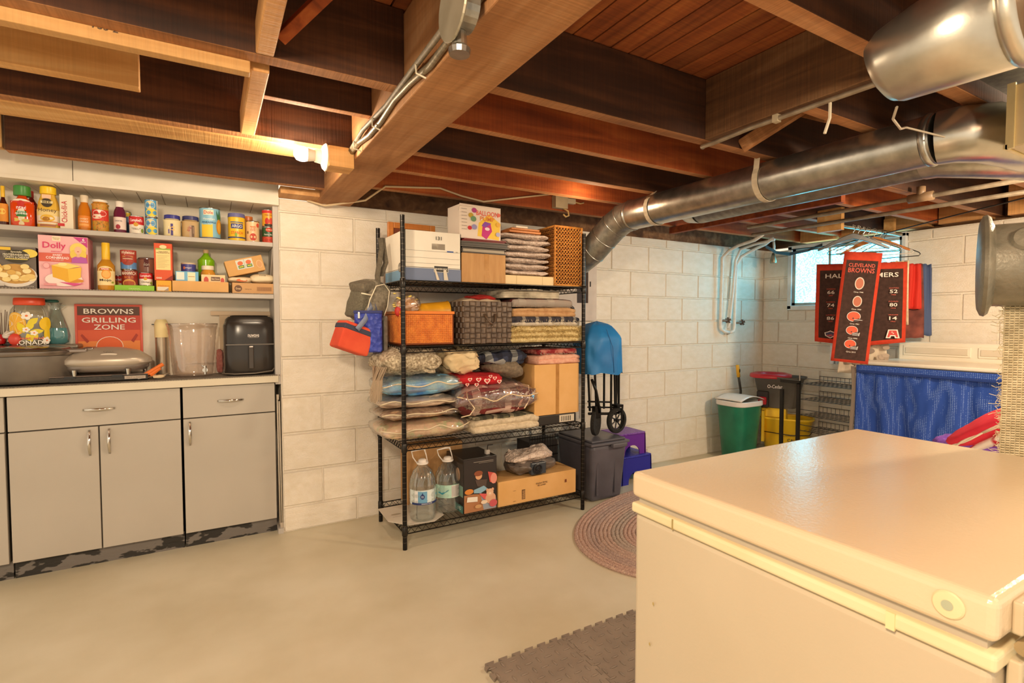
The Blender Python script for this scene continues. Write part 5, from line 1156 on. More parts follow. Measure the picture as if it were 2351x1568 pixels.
for k in range(70):
    a = random.uniform(-.19, -.14); b.tube([(a, random.uniform(-.15, .0), .05), (a - .03, -.13, -.02), (a - .04 + random.uniform(-.012, .012), -.13, -.02 - random.uniform(.04, .12))], .0022, 4)
b.build('fringe', 'a8947c', t, kind='stuff')
zc0 = 0.932
t = thing('cream_sheet', 'bunched cream bed sheet between the knitted throw and the grey blanket', 'sheet', (1.290, 2.90, z_4 - .01))
superell(.21, .3, .15, .9, .7, 30, 16, amp=.05, fr=9, seed=9).build('sheet', cloth('cream_sheet', 'd8bc90', 'e8d2a8', 8, .2), t, smooth='all')
# big clear bag with maroon plaid blanket
x0, x1 = 1.208, 1.774; za_, zb_ = 0.610, 0.898
zl = 0.663
t = bl('green checked blanket with a thick cream fleece back on the third shelf', 1.336, 1.781, z3, zl, 2, cloth('fleece_cream', 'c8b496', 'e8d8bc', 50, .8), 7, .008, d=.34)
o = folded(0.445 * .96, .34, .02, 1, 3, .008).build('checked_side', plaid('green_check', '6e6a50', 'c8bc9c', 110, '2c2a24'), t, (0, 0, zl - z3 - .004), smooth='all')
t = bag('big bulging clear bag with a maroon plaid blanket and cream tie', x0, x1, zl + .016, zb_, plaid('maroon_plaid', '7c2c28', 'd8b8a8', 62, '5a1c1c'), 12, d=.40, y=2.69, piping='ecd0a8', e=.8, amp=.022, film=clear('heavy_film', (.98, .93, .92), .40, .05, bump=.9, bscale=22, haze=.08))
superell(.12, .12, .14, .9, .8, 20, 12, amp=.02, fr=12, seed=3).build('pink_fleece', cloth('pink_fleece', 'dc9c8c', 'ecb8a4', 40, .6), t, (.13, -.10, .01), smooth='all')
superell(.16, .10, .07, .9, .8, 20, 12, amp=.02, fr=14, seed=13).build('cream_fleece', cloth('cream_fleece', 'e4c8a4', 'f0dcc0', 40, .8), t, (-.05, -.12, .085), smooth='all')
M().tube([(-.2, -.12, .16), (-.215, -.17, .12), (-.19, -.21, .07), (-.21, -.19, .03), (-.26, -.18, .02)], .0035, 6).build('tie_cord', 'ecd4b0', t, smooth='all'); M().tube([(.17, -.12, .18), (.21, -.15, .17), (.20, -.18, .09), (.15, -.2, .04)], .004, 6).build('tie_cord', 'ecd4b0', t, smooth='all')
zr = zb_ - .02
t = thing('red_throw', 'bright red throw printed with white hearts', 'blanket', (1.384, 2.88, zr - .015))
superell(.31, .33, .075, .9, .6, 34, 12, amp=.02, fr=9, seed=21).build('throw', cloth('heart_red', 'b4141c', 'd42430', 14, .3), t, smooth='all')
HT = []
for (a, q, s) in ((-.1, .05, .8), (-.045, .046, 1.0), (.01, .036, 1.2), (.06, .05, .8), (.09, .028, .9), (-.06, .018, .8), (.03, .062, .7), (-.12, .022, .7)):
    hp = [(a + s * .0011 * 16 * sin(k * pi / 10) ** 3, q + s * .0010 * (13 * cos(k * pi / 10) - 5 * cos(2 * k * pi / 10) - 2 * cos(3 * k * pi / 10) - cos(4 * k * pi / 10))) for k in range(20)]
    HT.append(('p', hp, 'ecc8bc')); HT.append(('p', [(a + (p - a) * .55, q + (z - q) * .55) for p, z in hp], 'c8242c'))
art(t, HT, y=-.176)
t = thing('grey_blanket', 'rolled grey-brown wool blanket above the red throw', 'blanket', (1.574, 2.90, 0.901))
superell(.25, .3, .11, .9, .7, 30, 14, amp=.02, fr=7, seed=14).xf(Matrix.Rotation(radians(10), 4, 'Y')).build('blanket', cloth('grey_wool', '6c5e4e', '8c7c68', 60, .5), t, smooth='all')
t = thing('plaid_flannel', 'crumpled dark blue plaid flannel under the second shelf', 'blanket', (1.574, 2.90, 0.970))
superell(.33, .3, .10, .9, .6, 34, 14, amp=.028, fr=9, seed=15).build('cloth', plaid('navy_flannel', '3a4058', 'a8a8a4', 75, '1c1c28'), t, smooth='all')
x0, x1 = 1.748, 2.095; z0_, z1_ = 0.650, 0.973
t = thing('black_case', 'flat black case with a barcode sticker under the upright cardboard box', 'case', ((x0 + x1) / 2 + .0, 2.93, z3)); W = x1 - x0
M().box(-W / 2, W / 2 - .01, -.17, .17, 0, z0_ - z3 - .002).build('case', C('26201c', .45), t, bevel=.008)
art(t, [('r', W * .08, W * .42, .012, z0_ - z3 - .012, 'd8ccb8')] + [('r', W * (.12 + .04 * k), W * (.135 + .04 * k), .018, z0_ - z3 - .02, '3a3430') for k in range(6)], y=-.17)
cardbox('upright brown cardboard box at the right end of the third shelf', x0, x1, 2.745, 3.03, z0_, z1_, [(-.012, .014, 0, z1_ - z0_)], mat=CARDL)
x2 = 2.104; z2_ = 1.075
bl('red patterned and pink fleece blanket folded on the upright cardboard box', 1.783, x2, z1_ + .001, z1_ + (z2_ - z1_) * .6, 2, cloth('pink_sherpa', 'dc9c84', 'ecbca4', 50, .5), 22, .006, d=.28)
bl('dark red and white nordic patterned blanket, topmost on the upright cardboard box', 1.789, x2 - .03, z1_ + (z2_ - z1_) * .6 + .002, z2_, 1, tex('nordic_red', '8c2028', 'c87c70', 26, rough=.95, bump=.4, lo=.45, hi=.6), 23, .006, d=.26, fringe='a89484')

# --- bottom shelf
z4 = SB[0]
t = thing('flat_papers', 'torn white paper sheets under the water jugs', 'paper', (0.993, 2.87, z4))
M().slab([(-.145, .2), (-.15, -.02), (-.07, -.13), (.08, -.145), (.16, -.08), (.19, .1), (.1, .2)], 0, .003).build('paper', 'd6cdbf', t)
art(t, [('r', -.11, -.06, .02, .022, '4a443c'), ('e', -.08, .06, .03, .012, 'a89c88')], y=0, base=Matrix.Translation((0, 0, .0032)) @ Matrix.Rotation(radians(-90), 4, 'X'))
x0, x1 = 1.040, 1.348
cardbox('tall brown cardboard box behind the water jugs', x0 - .02, x1 + .04, 3.04, 3.17, z4 + .004, z4 + .36)
WTR = clear('water_bottle', (.96, .98, .98), .30, .05, bump=.3, bscale=18, haze=.05)
for k, (u0, u1, vt, vb, yy, lab) in enumerate(((942, 1002, 1064, 1192, 2.80, 'left clear water jug with a blue drop label'), (1001, 1058, 1058, 1183, 2.85, 'right clear water jug with its barcode facing out'))):
    xx, ww, hh = (1.029, 0.148, 0.323, 1.205, 0.153, 0.303)[3 * k:3 * k + 3]
    t = thing('water_jug', lab, 'water bottle', (xx, yy, z4 + .0035)); r = ww / 2; h = hh
    pf = [(r * .7, 0), (r * .88, .006), (r * .98, .02)]
    for j in range(9): pf.append((r * (.97 + (.03 if j % 2 else 0)), .025 + j * h * .055))
    pf += [(r * .98, h * .56), (r * .98, h * .60), (r * .9, h * .72), (r * .66, h * .86), (r * .36, h * .94), (r * .26, h * .96), (r * .26, h * 1.0)]
    M().lathe(pf, 40, cap=False, e=2.3).build('body', WTR, t, smooth='all')
    b = M()
    for j in range(16):
        a = 2 * pi * j / 16
        b.tube([(r * q * cos(a + s) * 1.0, r * q * sin(a + s), h * zz) for q, s, zz in ((.97, 0, .62), (.88, .18, .73), (.68, .36, .85))], .0022, 4)
    b.build('shoulder_ribs', clear('rib', (.92, .94, .94), .5, .05), t, smooth='all', kind='stuff')
    M().lathe([(r * .95, .006), (r * .955, h * .75), (0, h * .76)], 30).build('water', clear('water', (.93, .96, .96), .10, .02), t, smooth=True)
    M().lathe([(r * .30, h * .985), (r * .31, h * 1.0), (r * .30, h * 1.04), (.2 * r, h * 1.055), (0, h * 1.055)], 20).lathe([(r * .44, h * .97), (r * .46, h * .985), (r * .44, h * 1.0), (r * .3, h * 1.0)], 24, cap=False).build('cap', 'ece4dc', t, smooth=True)
    M().tube([(-r * .42, 0, h * .985), (-r * .75, .0, h * 1.10), (-r * .86, .0, h * 1.21), (-.2 * r, 0, h * 1.23), (r * .16, 0, h * 1.225), (r * .30, 0, h * 1.12), (r * .42, 0, h * .99)], [.003, .003, .004, .006, .006, .003, .003], 7).build('carry_handle', 'ece4dc', t, smooth='all')
    RR = r * 1.01
    if k == 0:
        P = [('r', -RR * 1.5, RR * 1.5, h * .31, h * .56, 'dce8e8'), ('p', [(0.0, h * .54), (RR * .98, h * .54), (RR * 1.1, h * .40), (RR * .5, h * .36)], '9ccca8'), ('r', -RR * .98, -RR * .70, h * .33, h * .55, 'f0f0f0'), ('r', -RR * .7, -RR * .02, h * .33, h * .54, '6ca4c8'), ('e', -RR * .36, h * .45, .012, .014, '1c2c6c'), ('p', [(-RR * .36 - .008, h * .46), (-RR * .36 + .008, h * .46), (-RR * .36, h * .525)], '1c2c6c'), ('t', 'GREAT\nVALUE', -RR * .36, h * .45, .012, 'd8e0f0', .014), ('p', [(-RR * .7, h * .33), (RR * 1.1, h * .42), (RR * 1.1, h * .46), (0, h * .38)], '3c8cb0'), ('r', -RR * 1.2, RR * 1.2, h * .31, h * .345, '24346c'), ('t', 'DRINKING WATER', -.002, h * .328, .006, 'e8e8f0', .06)]
    else:
        P = [('r', -RR * 1.5, RR * 1.5, h * .31, h * .56, 'b4dccc'), ('r', -RR * .12, RR * .62, h * .32, h * .55, 'e8e4dc')] + [('r', -RR * .08 + RR * .1 * j, -RR * .04 + RR * .1 * j, h * .33, h * .54, '8a8490') for j in range(7)] + [('e', RR * 1.0, h * .45, .014, .03, '3c3c8c'), ('p', [(-RR * 1.2, h * .42), (-RR * .3, h * .47), (-RR * .8, h * .38)], '2c8ca0')]
    art(t, P, R=RR)
x0, x1 = 1.254, 1.473; zt = 0.445; W = x1 - x0; h = zt - z4
t = thing('projector_box', 'black box printed with a photo of children and a teddy bear', 'box', ((x0 + x1) / 2, 2.86, z4)); D = .25
M().box(-W / 2, W / 2, -D / 2, D / 2, 0, h).build('box', C('221c1a', .3), t, bevel=.002)
art(t, [('r', -W * .48, W * .48, h * .0 + .002, h * .98, '2e2624'), ('p', [(-W * .48, 0.004), (W * .48, 0.004), (W * .48, h * .12), (W * .2, h * .30), (-W * .2, h * .34), (-W * .48, h * .34)], 'b07850'), ('p', [(W * .1, h * .02), (W * .48, h * .02), (W * .48, h * .2), (W * .0, h * .34)], '98a0b0'),
        ('r', -W * .2, W * .4, h * .92, h * .925, 'c8bcb0'), ('r', -W * .05, W * .4, h * .895, h * .90, 'a89c90'), ('e', -W * .05, h * .66, W * .10, h * .065, 'dca47c'), ('e', -W * .06, h * .71, W * .13, h * .05, '8c4c30'), ('p', [(-W * .16, h * .60), (W * .2, h * .58), (W * .16, h * .42), (-W * .1, h * .48)], '54443e'), ('p', [(-W * .2, h * .42), (W * .1, h * .47), (W * .22, h * .40), (W * .0, h * .34), (-W * .2, h * .36)], '8cb4cc'), ('e', -W * .34, h * .40, W * .13, h * .05, 'd88838'), ('p', [(W * .22, h * .72), (W * .42, h * .68), (W * .46, h * .48), (W * .28, h * .52)], 'c85048'), ('e', W * .40, h * .58, W * .1, h * .1, 'e09080'), ('p', [(-W * .05, h * .34), (W * .3, h * .30), (W * .42, h * .18), (W * .1, h * .22)], 'd85c5c'),
        ('e', W * .30, h * .22, W * .16, h * .10, 'dcA888'), ('e', W * .28, h * .33, W * .11, h * .07, 'e4b898'), ('e', W * .20, h * .38, W * .04, h * .03, 'dca888'), ('e', W * .36, h * .38, W * .04, h * .03, 'dca888'), ('e', W * .28, h * .31, W * .04, h * .02, 'f0d8c0'), ('e', W * .38, h * .12, W * .12, h * .07, 'c85860'), ('e', W * .1, h * .17, W * .1, h * .035, 'ecd4bc'), ('p', [(-W * .42, h * .22), (-W * .1, h * .20), (-W * .1, h * .29), (-W * .40, h * .31)], 'ece4d8'), ('e', -W * .08, h * .11, W * .1, h * .035, 'c89c6c')], y=-D / 2)
art(t, [('r', -D * .48, D * .48, h * .2, h * .9, '3c3430'), ('r', -D * .1, D * .48, h * .3, h * .5, '7c9c8c'), ('e', D * .2, h * .68, .03, .04, 'b89478'), ('r', 0, D * .48, 0.002, h * .14, '4c8078'), ('t', 'HD', D * .3, h * .08, .02, 'd8e4dc')], y=-W / 2, base=SIDE, name='side_print')
t2 = thing('power_plug', 'grey power plug lying on top of the black photo box', 'plug', (x1 - .04, 2.78, zt + .002)); M().box(-.012, .012, -.012, .012, 0, .026).box(-.006, -.004, -.014, -.012, -.012, .006).box(.004, .006, -.014, -.012, -.012, .006).build('plug', 'b4aca4', t2, bevel=.001); M().tube([(0, 0, .024), (.03, .05, .04), (.1, .12, .02)], .003, 6).build('cord', '3a3430', t2)
x0, x1 = 1.484, 2.066; z1_ = 0.275
t = cardbox('long flat brown cardboard box with handwriting on the bottom shelf', x0, x1, 2.735, 2.95, z4, z1_, prints=[('r', -.125, -.1, .022, .082, '5c3c20')] + [('r', -.123, -.102, .026 + .006 * k, .029 + .006 * k, 'cc9c64') for k in range(9)] + [('t', 'Kitchen String\n4ft curtain', .02, .10, .026, '6c5038', .085, .04), ('r', -.19, -.17, .02, .022, '8a6438'), ('r', -.19, -.17, .085, .087, '8a6438'), ('r', .2, .212, .08, .1, '7a3c18')], mat=CARDL)
t = thing('wrapped_appliance', 'black machine with a round socket in a grey bag and bubble wrap', 'appliance', (1.765, 2.84, z1_ + .001))
superell(.34, .2, .12, .9, .6, 34, 14, amp=.03, fr=9, seed=31).build('grey_bag', tex('grey_nylon', '5a504a', '7c7068', 10, rough=.45, bump=.2), t, smooth='all')
M().box(-.05, .06, -.115, -.08, .01, .085).build('panel', C('3a4048', .35), t, bevel=.006)
M().lathe([(.033, 0), (.033, .008), (.028, .010), (.024, .004), (.012, .004), (.012, .009), (.006, .010), (0, .004)], 28).xf(Matrix.Translation((-.008, -.115, .047)) @ Matrix.Rotation(radians(90), 4, 'X')).build('socket', C('1c1c20', .3), t, smooth=True)
superell(.30, .2, .06, 1.0, .7, 34, 12, amp=.035, fr=9, seed=33).xf(Matrix.Rotation(radians(-4), 4, 'Y')).build('bubble_wrap', BW, t, (-.01, -.01, .09), smooth='all')
t = thing('wire_crate', 'black wire crate behind the machine at the right end of the bottom shelf', 'crate', (1.98, 3.06, z4))
b = M()
for k in range(12): b.tube([(-.12 + k * .021, -.08, 0), (-.12 + k * .021, -.08, .34)], .002, 4)
for k in range(6): b.tube([(-.12, -.08, .06 * k + .02), (.115, -.08, .06 * k + .02)], .003, 4)
b.build('grid', BLKMET, t); M().box(-.12, .115, -.07, .09, 0, .30).build('inner_box', '1e1a1a', t)

# --- bags hanging from the rear left post
t = thing('grey_bag', 'grey insulated shoulder bag with white piping hanging from the rear left post', 'bag', (0.753, 2.97, 1.237))
GB = cloth('grey_canvas', '6e6658', '938a78', 70, .5)
gh = 0.244
G1 = Matrix.Rotation(radians(16), 4, 'Y') @ Matrix.Rotation(radians(18), 4, 'Z')
superell(.15, .17, gh, .38, .4, 34, 18, amp=.010, fr=8, seed=41).xf(G1).build('body', GB, t, smooth='all')
superell(.10, .15, gh * .66, .35, .35, 28, 14, amp=.006, fr=9, seed=44).xf(G1 @ Matrix.Translation((-.052, -.0, .01))).build('side_pocket', cloth('dark_mesh', '5a5446', '757060', 120, .4), t, smooth='all')
superell(.13, .16, .06, .45, .35, 26, 12, amp=.005, seed=2).xf(G1 @ Matrix.Translation((-.045, -.0, gh * .72)) @ Matrix.Rotation(radians(-28), 4, 'Y')).build('top_flap', cloth('dark_canvas', '5e564a', '787060', 70, .4), t, smooth='all')
for q in (-.088,):
    M().tube([tuple(G1 @ Vector(p)) for p in ((-.055, q, .02), (-.06, q, gh * .5), (-.045, q, gh * .85), (0, q, gh * .96), (.045, q, gh * .85), (.06, q, gh * .5), (.05, q, .03))], .0032, 6).build('piping', 'e6dcc4', t, smooth='all')
M().tube([tuple(G1 @ Vector(p)) for p in ((-.105, -.06, gh * .60), (-.06, -.09, gh * .62))], .004, 6).build('piping', 'e6dcc4', t, smooth='all')
def strap(parent, pts, w_, mat, name='strap', side=(0, 1, 0)):
    b = M(); S_ = Vector(side) * w_ / 2
    n = len(pts)
    b.grid(lambda u, v: tuple(Vector(pts[int(round(u * (n - 1)))]) + S_ * (2 * v - 1)), n - 1, 1)
    return b.build(name, mat, parent, smooth='all', solid=.003)
hx, hz = 0.097, 0.486
st = [(.05, -.07, gh - .10), (.06, -.075, gh - .03), (.06, -.06, gh + .02), (.085, -.03, gh + .12), (.10, -.01, hz - .06), (hx, .0, hz)]
strap(t, st, .03, cloth('strap_grey', '5a5246', '6e6656', 80, .3), side=(.8, -.6, 0)); strap(t, [(.085, -.04, gh + .02), (.12, -.02, gh + .1), (hx + .01, -.0, hz - .0)], .03, cloth('strap_grey2', '5a5246', '6e6656', 80, .3), side=(.8, -.6, 0))
t = thing('red_lunch_bag', 'small orange-red lunch cooler with a navy band hanging lowest on the left', 'bag', (0.642, 2.88, 1.085), rz=radians(12))
RB = cloth('coral_nylon', 'd04830', 'e25c3c', 8, .1)
b = M().box(-.09, .09, -.06, .06, 0, .15); o = b.build('body', RB, t, bevel=.012, seg=3); o.rotation_euler = (0, radians(20), 0)
b = M().box(-.092, .092, -.062, .062, .105, .135); o = b.build('navy_band', C('3a3c50', .7), t, bevel=.006); o.rotation_euler = (0, radians(20), 0)
M().tube([(.10, -.05, .10), (.12, -.06, .09), (.115, -.06, .07)], .004, 6).build('zip_pull', C('d83c28', .4), t)
strap(t, [(.02, -.07, .12), (.07, -.06, .17), (.12, -.03, .24), (.17, .0, .33), (.18, .03, .36)], .03, cloth('slate_strap', '76809a', '8c94ac', 60, .2), side=(.7, 0, -.6))
t = thing('blue_tote', 'quilted royal blue cooler tote with a zip hanging beside the red lunch bag', 'bag', (0.774, 2.93, 1.077), rz=radians(-20))
bh = 0.225
b = M().box(-.075, .07, -.09, .09, 0, bh); QB = tex('quilted_blue', '2a3a9c', '3c50bc', 20, rough=.45, bump=.9, bscale=38, kind='voronoi', bdist=.012)
b.build('body', QB, t, bevel=.012, seg=3)
M().box(-.078, .073, -.093, .093, bh - .012, bh + .004).build('binding', C('242c6c', .6), t, bevel=.003)
M().box(-.055, -.043, -.096, -.092, bh - .04, bh - .005).build('zip_pull', STEEL, t, bevel=.002)
for sx_ in (-.05, .045): strap(t, [(sx_, -.05, bh - .01), (sx_ * .6, -.02, bh + .07), (.03, .02, bh + .13)], .025, cloth('slate_strap2', '5a6488', '6c7698', 60, .2), side=(0, .7, .3))
t = thing('grey_tote', 'flat grey tote bag with a zip hanging just right of the blue tote', 'bag', (0.852, 2.985, 1.008))
b = M().box(-.012, .012, -.10, .10, .03, 0.270); b.build('body', cloth('tote_grey', '7c7468', '9a9284', 40, .4), t, bevel=.010, seg=3)
strap(t, [(0, -.02, .19), (-.015, -.0, .26), (-.02, .04, .33)], .025, cloth('strap_beige', '9c9080', 'b0a492', 60, .2))


# ================================================================== right of the shelf: wagon, tote, stools
t = thing('storage_tote', 'dark grey plastic storage tote with a lid under the folded wagon', 'storage tote', (2.375, 2.965, 0))
TG = tex('grey_plastic', '504e56', '62606a', 6, rough=.32)
def taper(W0, D0, W1, D1, H, z0=0): 
    b = M(); b.add([(-W0 / 2, -D0 / 2, z0), (W0 / 2, -D0 / 2, z0), (W0 / 2, D0 / 2, z0), (-W0 / 2, D0 / 2, z0), (-W1 / 2, -D1 / 2, z0 + H), (W1 / 2, -D1 / 2, z0 + H), (W1 / 2, D1 / 2, z0 + H), (-W1 / 2, D1 / 2, z0 + H)], [(3, 2, 1, 0), (4, 5, 6, 7), (0, 1, 5, 4), (1, 2, 6, 5), (2, 3, 7, 6), (3, 0, 4, 7)]); return b
taper(.27, .36, .32, .42, .40).build('tub', TG, t, bevel=.03, seg=4)
for a in (-.10, .06): taper(.018, .01, .018, .01, .30).build('rib', TG, t, (a, -.196, .05), bevel=.004)
M().box(-.172, .172, -.222, .222, .395, .415).box(-.15, .15, -.20, .20, .415, .43).build('lid', C('5c5a62', .35), t, bevel=.010, seg=3)
M().box(.0, .13, -.245, -.215, .375, .405).build('latch', C('5c5a62', .35), t, bevel=.008)
t = thing('folded_wagon', 'folded camping wagon in a blue cover with black frame and two wheels', 'wagon', (2.460, 3.0, .431))
BLU = tex('wagon_blue', '1668ac', '2684c8', 5, rough=.5, bump=.15, bscale=12)
def zz_(v): return v
zt = 1.249 - .431; zb = 0.870 - .431
b = M()
def wag(u, v):
    a = u * 2 * pi; w_ = (.155 + .012 * (1 - v)) ; p = min(1, (1 - v) * 3.2 + .0) ** .45
    q = noise.noise(Vector((cos(a) * 2, sin(a) * 2, v * 3))) * .016
    cs = math.copysign(abs(cos(a)) ** .55, cos(a)); sn = math.copysign(abs(sin(a)) ** .55, sin(a))
    return ((w_ * p) * cs + q - .01 * v, (.14 * p) * sn + q, zb + (zt - zb) * (v ** 1.0) + (q if v < .9 else 0))
b.grid(wag, 44, 18, wu=True); b.build('cover', BLU, t, smooth='all')
M().tube([(.03, -.148, zb + .01), (.015, -.150, (zb + zt) * .5), (-.03, -.13, zt * .93)], .002, 5).build('cover_seam', '0e4c84', t)
fr = BLKMET
zl = 0.580 - .431
for k, (a, y, lean) in enumerate(((.045, -.10, .0), (.075, -.10, .01), (.11, -.09, -.012), (.135, -.08, .0), (-.10, -.09, .02), (-.05, .05, .02), (.13, .08, 0))):
    M().tube([(a + lean, y, zl), (a, y, zb + .04)], .0085, 8).build('frame_tube', fr, t)
M().tube([(-.16, -.10, zl + .015), (.09, -.11, zl - .005)], .010, 8).tube([(-.16, -.09, zl + .06), (.07, -.1, zl + .04)], .006, 6).tube([(-.16, -.09, zl + .10), (.05, -.1, zl + .08)], .006, 6).tube([(.06, -.1, zl), (.15, -.08, zl - .01)], .008, 8).build('frame_rail', fr, t)
M().tube([(-.15, -.12, zl + .26), (-.12, -.13, zl + .18), (-.10, -.13, zl + .10), (-.085, -.13, zl + .02)], .010, 8).build('handle_bar', fr, t, smooth='all')
TY = tex('tyre', '1c1a18', '3c3834', 120, rough=.8, bump=.8)
R = .095
wx = M().lathe([(R * .72, -.016), (R * .93, -.018), (R, -.008), (R, .008), (R * .93, .018), (R * .72, .016)], 36, cap=False).xf(Matrix.Rotation(radians(90), 4, 'X'))
o = wx.build('tyre', TY, t, (.085, -.115, R + .002), smooth='all'); o.rotation_euler = (0, 0, radians(8))
b = M().lathe([(R * .70, -.014), (R * .74, -.012), (R * .74, .012), (R * .70, .014)], 32, cap=False).lathe([(.012, -.018), (.012, .018), (0, .018)], 16)
for k in range(7):
    a = 2 * pi * k / 7; b.tube([(0, 0, 0), (R * .72 * cos(a), R * .72 * sin(a), 0)], .005, 6)
o = b.xf(Matrix.Rotation(radians(90), 4, 'X')).build('hub', C('2a2828', .35), t, (.085, -.115, R + .002), smooth=True); o.rotation_euler = (0, 0, radians(8))
M().box(.062, .12, -.15, -.08, R * 2 + .006, R * 2 + .024).tube([(.118, -.14, R * 2 + .01), (.105, -.145, R)], .008, 6).build('fork', fr, t, bevel=.002)
o = M().lathe([(R * .6, -.012), (R * .95, -.013), (R * .98, 0), (R * .95, .013), (R * .6, .012), (0, .012)], 28).xf(Matrix.Rotation(radians(90), 4, 'X')).build('tyre', TY, t, (-.095, -.10, R), smooth=True); o.rotation_euler = (0, 0, radians(34))
M().box(-.125, -.07, -.13, -.09, .13, .215).build('fork', fr, t, bevel=.004)
def stool(label, x, y, z0, W, D, H, col, topc):
    t = thing('step_stool', label, 'stool', (x, y, z0)); P = C(col, .35)
    M().box(-W / 2, W / 2, -D / 2, D / 2, H - .018, H).build('top', tex('top_' + col, topc, col, 60, rough=.4, bump=.6, bscale=90), t, bevel=.004)
    n = 12; w0, w1 = W / 2, W * .28
    A = [(-w0 * 1.06, 0), (-w1, 0)] + [(-w1 * cos(pi * k / n), H * .36 * sin(pi * k / n) + H * .08) for k in range(n + 1)] + [(w1, 0), (w0 * 1.06, 0), (w0, H - .012), (-w0, H - .012)]
    for yy in (-D / 2, D / 2 - .008): M().prism(A, yy, yy + .008).build('side_panel', P, t)
    w0, w1 = D / 2, D * .26
    A = [(-w0, 0), (-w1, 0)] + [(-w1 * cos(pi * k / n), H * .36 * sin(pi * k / n) + H * .08) for k in range(n + 1)] + [(w1, 0), (w0, 0), (w0, H - .012), (-w0, H - .012)]
    for xx in (-W / 2, W / 2 - .008): M().prism(A, -.004, .004).xf(Matrix.Translation((xx + .004, 0, 0)) @ Matrix.Rotation(radians(90), 4, 'Z')).build('end_panel', P, t)
stool('royal blue plastic step stool standing on the floor behind the tote', 2.82, 3.08, 0, .30, .24, .215, '2c2fa0', '3a3cb8')
stool('purple plastic step stool stacked on the blue one', 2.80, 3.10, .216, .27, .22, .17, '6a2a9c', '8a58b0')

# ================================================================== coal door panel behind the shelf end
t = thing('wall_hatch', 'white painted wooden hatch with a dark opening under the duct elbow', 'hatch', (2.53, 3.28, 1.27))
M().box(-.30, .145, -.0, .02, -.02, .12).box(.06, .145, -.0, .02, .12, .42).box(-.30, -.05, 0, .02, .12, .42).build('panel', tex('white_board', 'd0c0b4', 'e0d2c6', 8, rough=.6), t); M().box(-.05, .06, .005, .018, .12, .42).build('opening', '2e140c', t); M().box(.075, .085, -.004, .0, .25, .29).build('latch', '4a4038', t)

# ================================================================== far corner
GRN = tex('green_plastic', '14614a', '1f7a5c', 6, rough=.35)
t = thing('waste_bin', 'green plastic waste bin with a white swing lid in the far corner', 'bin', (4.12, 3.03, 0))
for_b = M().lathe([(.118, 0), (.125, .012), (.165, .50)], 40, e=4.5, sy=.86); for_b.build('bin', GRN, t, smooth=True)
LW = C('ded6d2', .35)
M().lathe([(.170, .495), (.176, .50), (.176, .535), (.168, .54)], 40, e=4.5, sy=.86, cap=False).build('lid_rim', LW, t, smooth=True)
b = M()
def lidf(u, v):
    a, q = (u - .5) * 2, (v - .5) * 2
    return (a * .160, q * .137, .537 + .05 * cos(a * 1.35) * (1 - .1 * q * q))
b.grid(lidf, 16, 10); b.build('swing_lid', tex('lid_white', 'd4ccc6', 'e6e0dc', 4, rough=.22), t, smooth='all', solid=.006)
M().tube([(-.01, -.12, .583), (.06, -.125, .578)], .0022, 4).build('lid_groove', '8c847c', t)
t = thing('mop', 'mop handle with a yellow grip leaning in the corner behind the green bin', 'mop', (4.36, 3.22, 0))
M().tube([(.02, 0, 0), (.03, .0, .5), (.035, .0, .58), (.015, 0, .66), (0, 0, .72)], .011, 8).build('shaft', C('3a3834', .4), t, smooth='all')
M().tube([(.0, 0, .715), (-.012, 0, .79), (-.018, 0, .83)], .017, 10).build('grip', C('e8b030', .4), t, smooth='all'); art(t, [('e', -.008, .775, .009, .018, '3a2c14')], y=-.018)
YL = tex('yellow_plastic', 'e8b81c', 'f4cc30', 5, rough=.35)
t = thing('mop_bucket', 'yellow rolling mop bucket reading CAUTION WET FLOOR', 'bucket', (4.53, 2.84, 0), rz=radians(-62))
M().lathe([(.11, .04), (.125, .06), (.155, .36), (.165, .365), (.165, .38), (.155, .38)], 36, e=3.2, sx=1.35, sy=.95, cap=False).lathe([(.11, .04), (0, .045)], 36, e=3.2, sx=1.35, sy=.95, cap=False).build('bucket', YL, t, smooth='all')
M().box(-.20, .0, -.09, .12, .24, .46).build('wringer', YL, t, bevel=.01)
M().box(-.19, -.165, -.165, -.10, .16, .44).box(-.165, -.03, -.105, -.095, .38, .45).build('wringer_arm', YL, t, bevel=.006)
M().tube([(-.17, -.14, .25), (-.05, -.155, .245), (.05, -.16, .24), (.19, -.14, .25), (.21, -.1, .28)], .004, 6).build('bail', C('4a4440', .3, .8), t, smooth='all')
for a, q in ((-.13, -.09), (.13, -.09), (-.13, .09), (.13, .09)): M().lathe([(.02, -.012), (.022, 0), (.02, .012), (0, .012)], 14).xf(Matrix.Rotation(radians(90), 4, 'X')).build('caster', RUBB, t, (a, q, .022), smooth=True)
art(t, [('t', 'CAUTION', .10, .19, .028, '2a2008', .16), ('t', 'WET FLOOR', .10, .145, .032, '2a2008', .19), ('t', 'LIBMAN', .04, .235, .016, '5a4a14', .07), ('e', -.178, .32, .010, .02, '4a3c10')], y=-.140)
t = thing('spin_mop_bucket', 'grey mop bucket with a red lid standing on the yellow bucket', 'bucket', (4.50, 2.90, .462), rz=radians(-62))
GB2 = tex('slate_plastic', '58524c', '6a645c', 5, rough=.4)
M().lathe([(.105, 0), (.112, .02), (.15, .26), (.165, .27), (.168, .285)], 36, e=3.0, sx=1.35, sy=.9, cap=False).lathe([(.105, 0), (0, .002)], 36, e=3, sx=1.35, sy=.9, cap=False).build('bucket', GB2, t, smooth='all')
RD = C('c02832', .35)
M().lathe([(.172, .268), (.176, .275), (.172, .30), (.14, .31), (.11, .30), (.095, .25), (0, .25)], 36, e=2.3, sx=1.0, sy=.9, c=(-.07, 0, 0), cap=False).build('lid', RD, t, smooth='all')
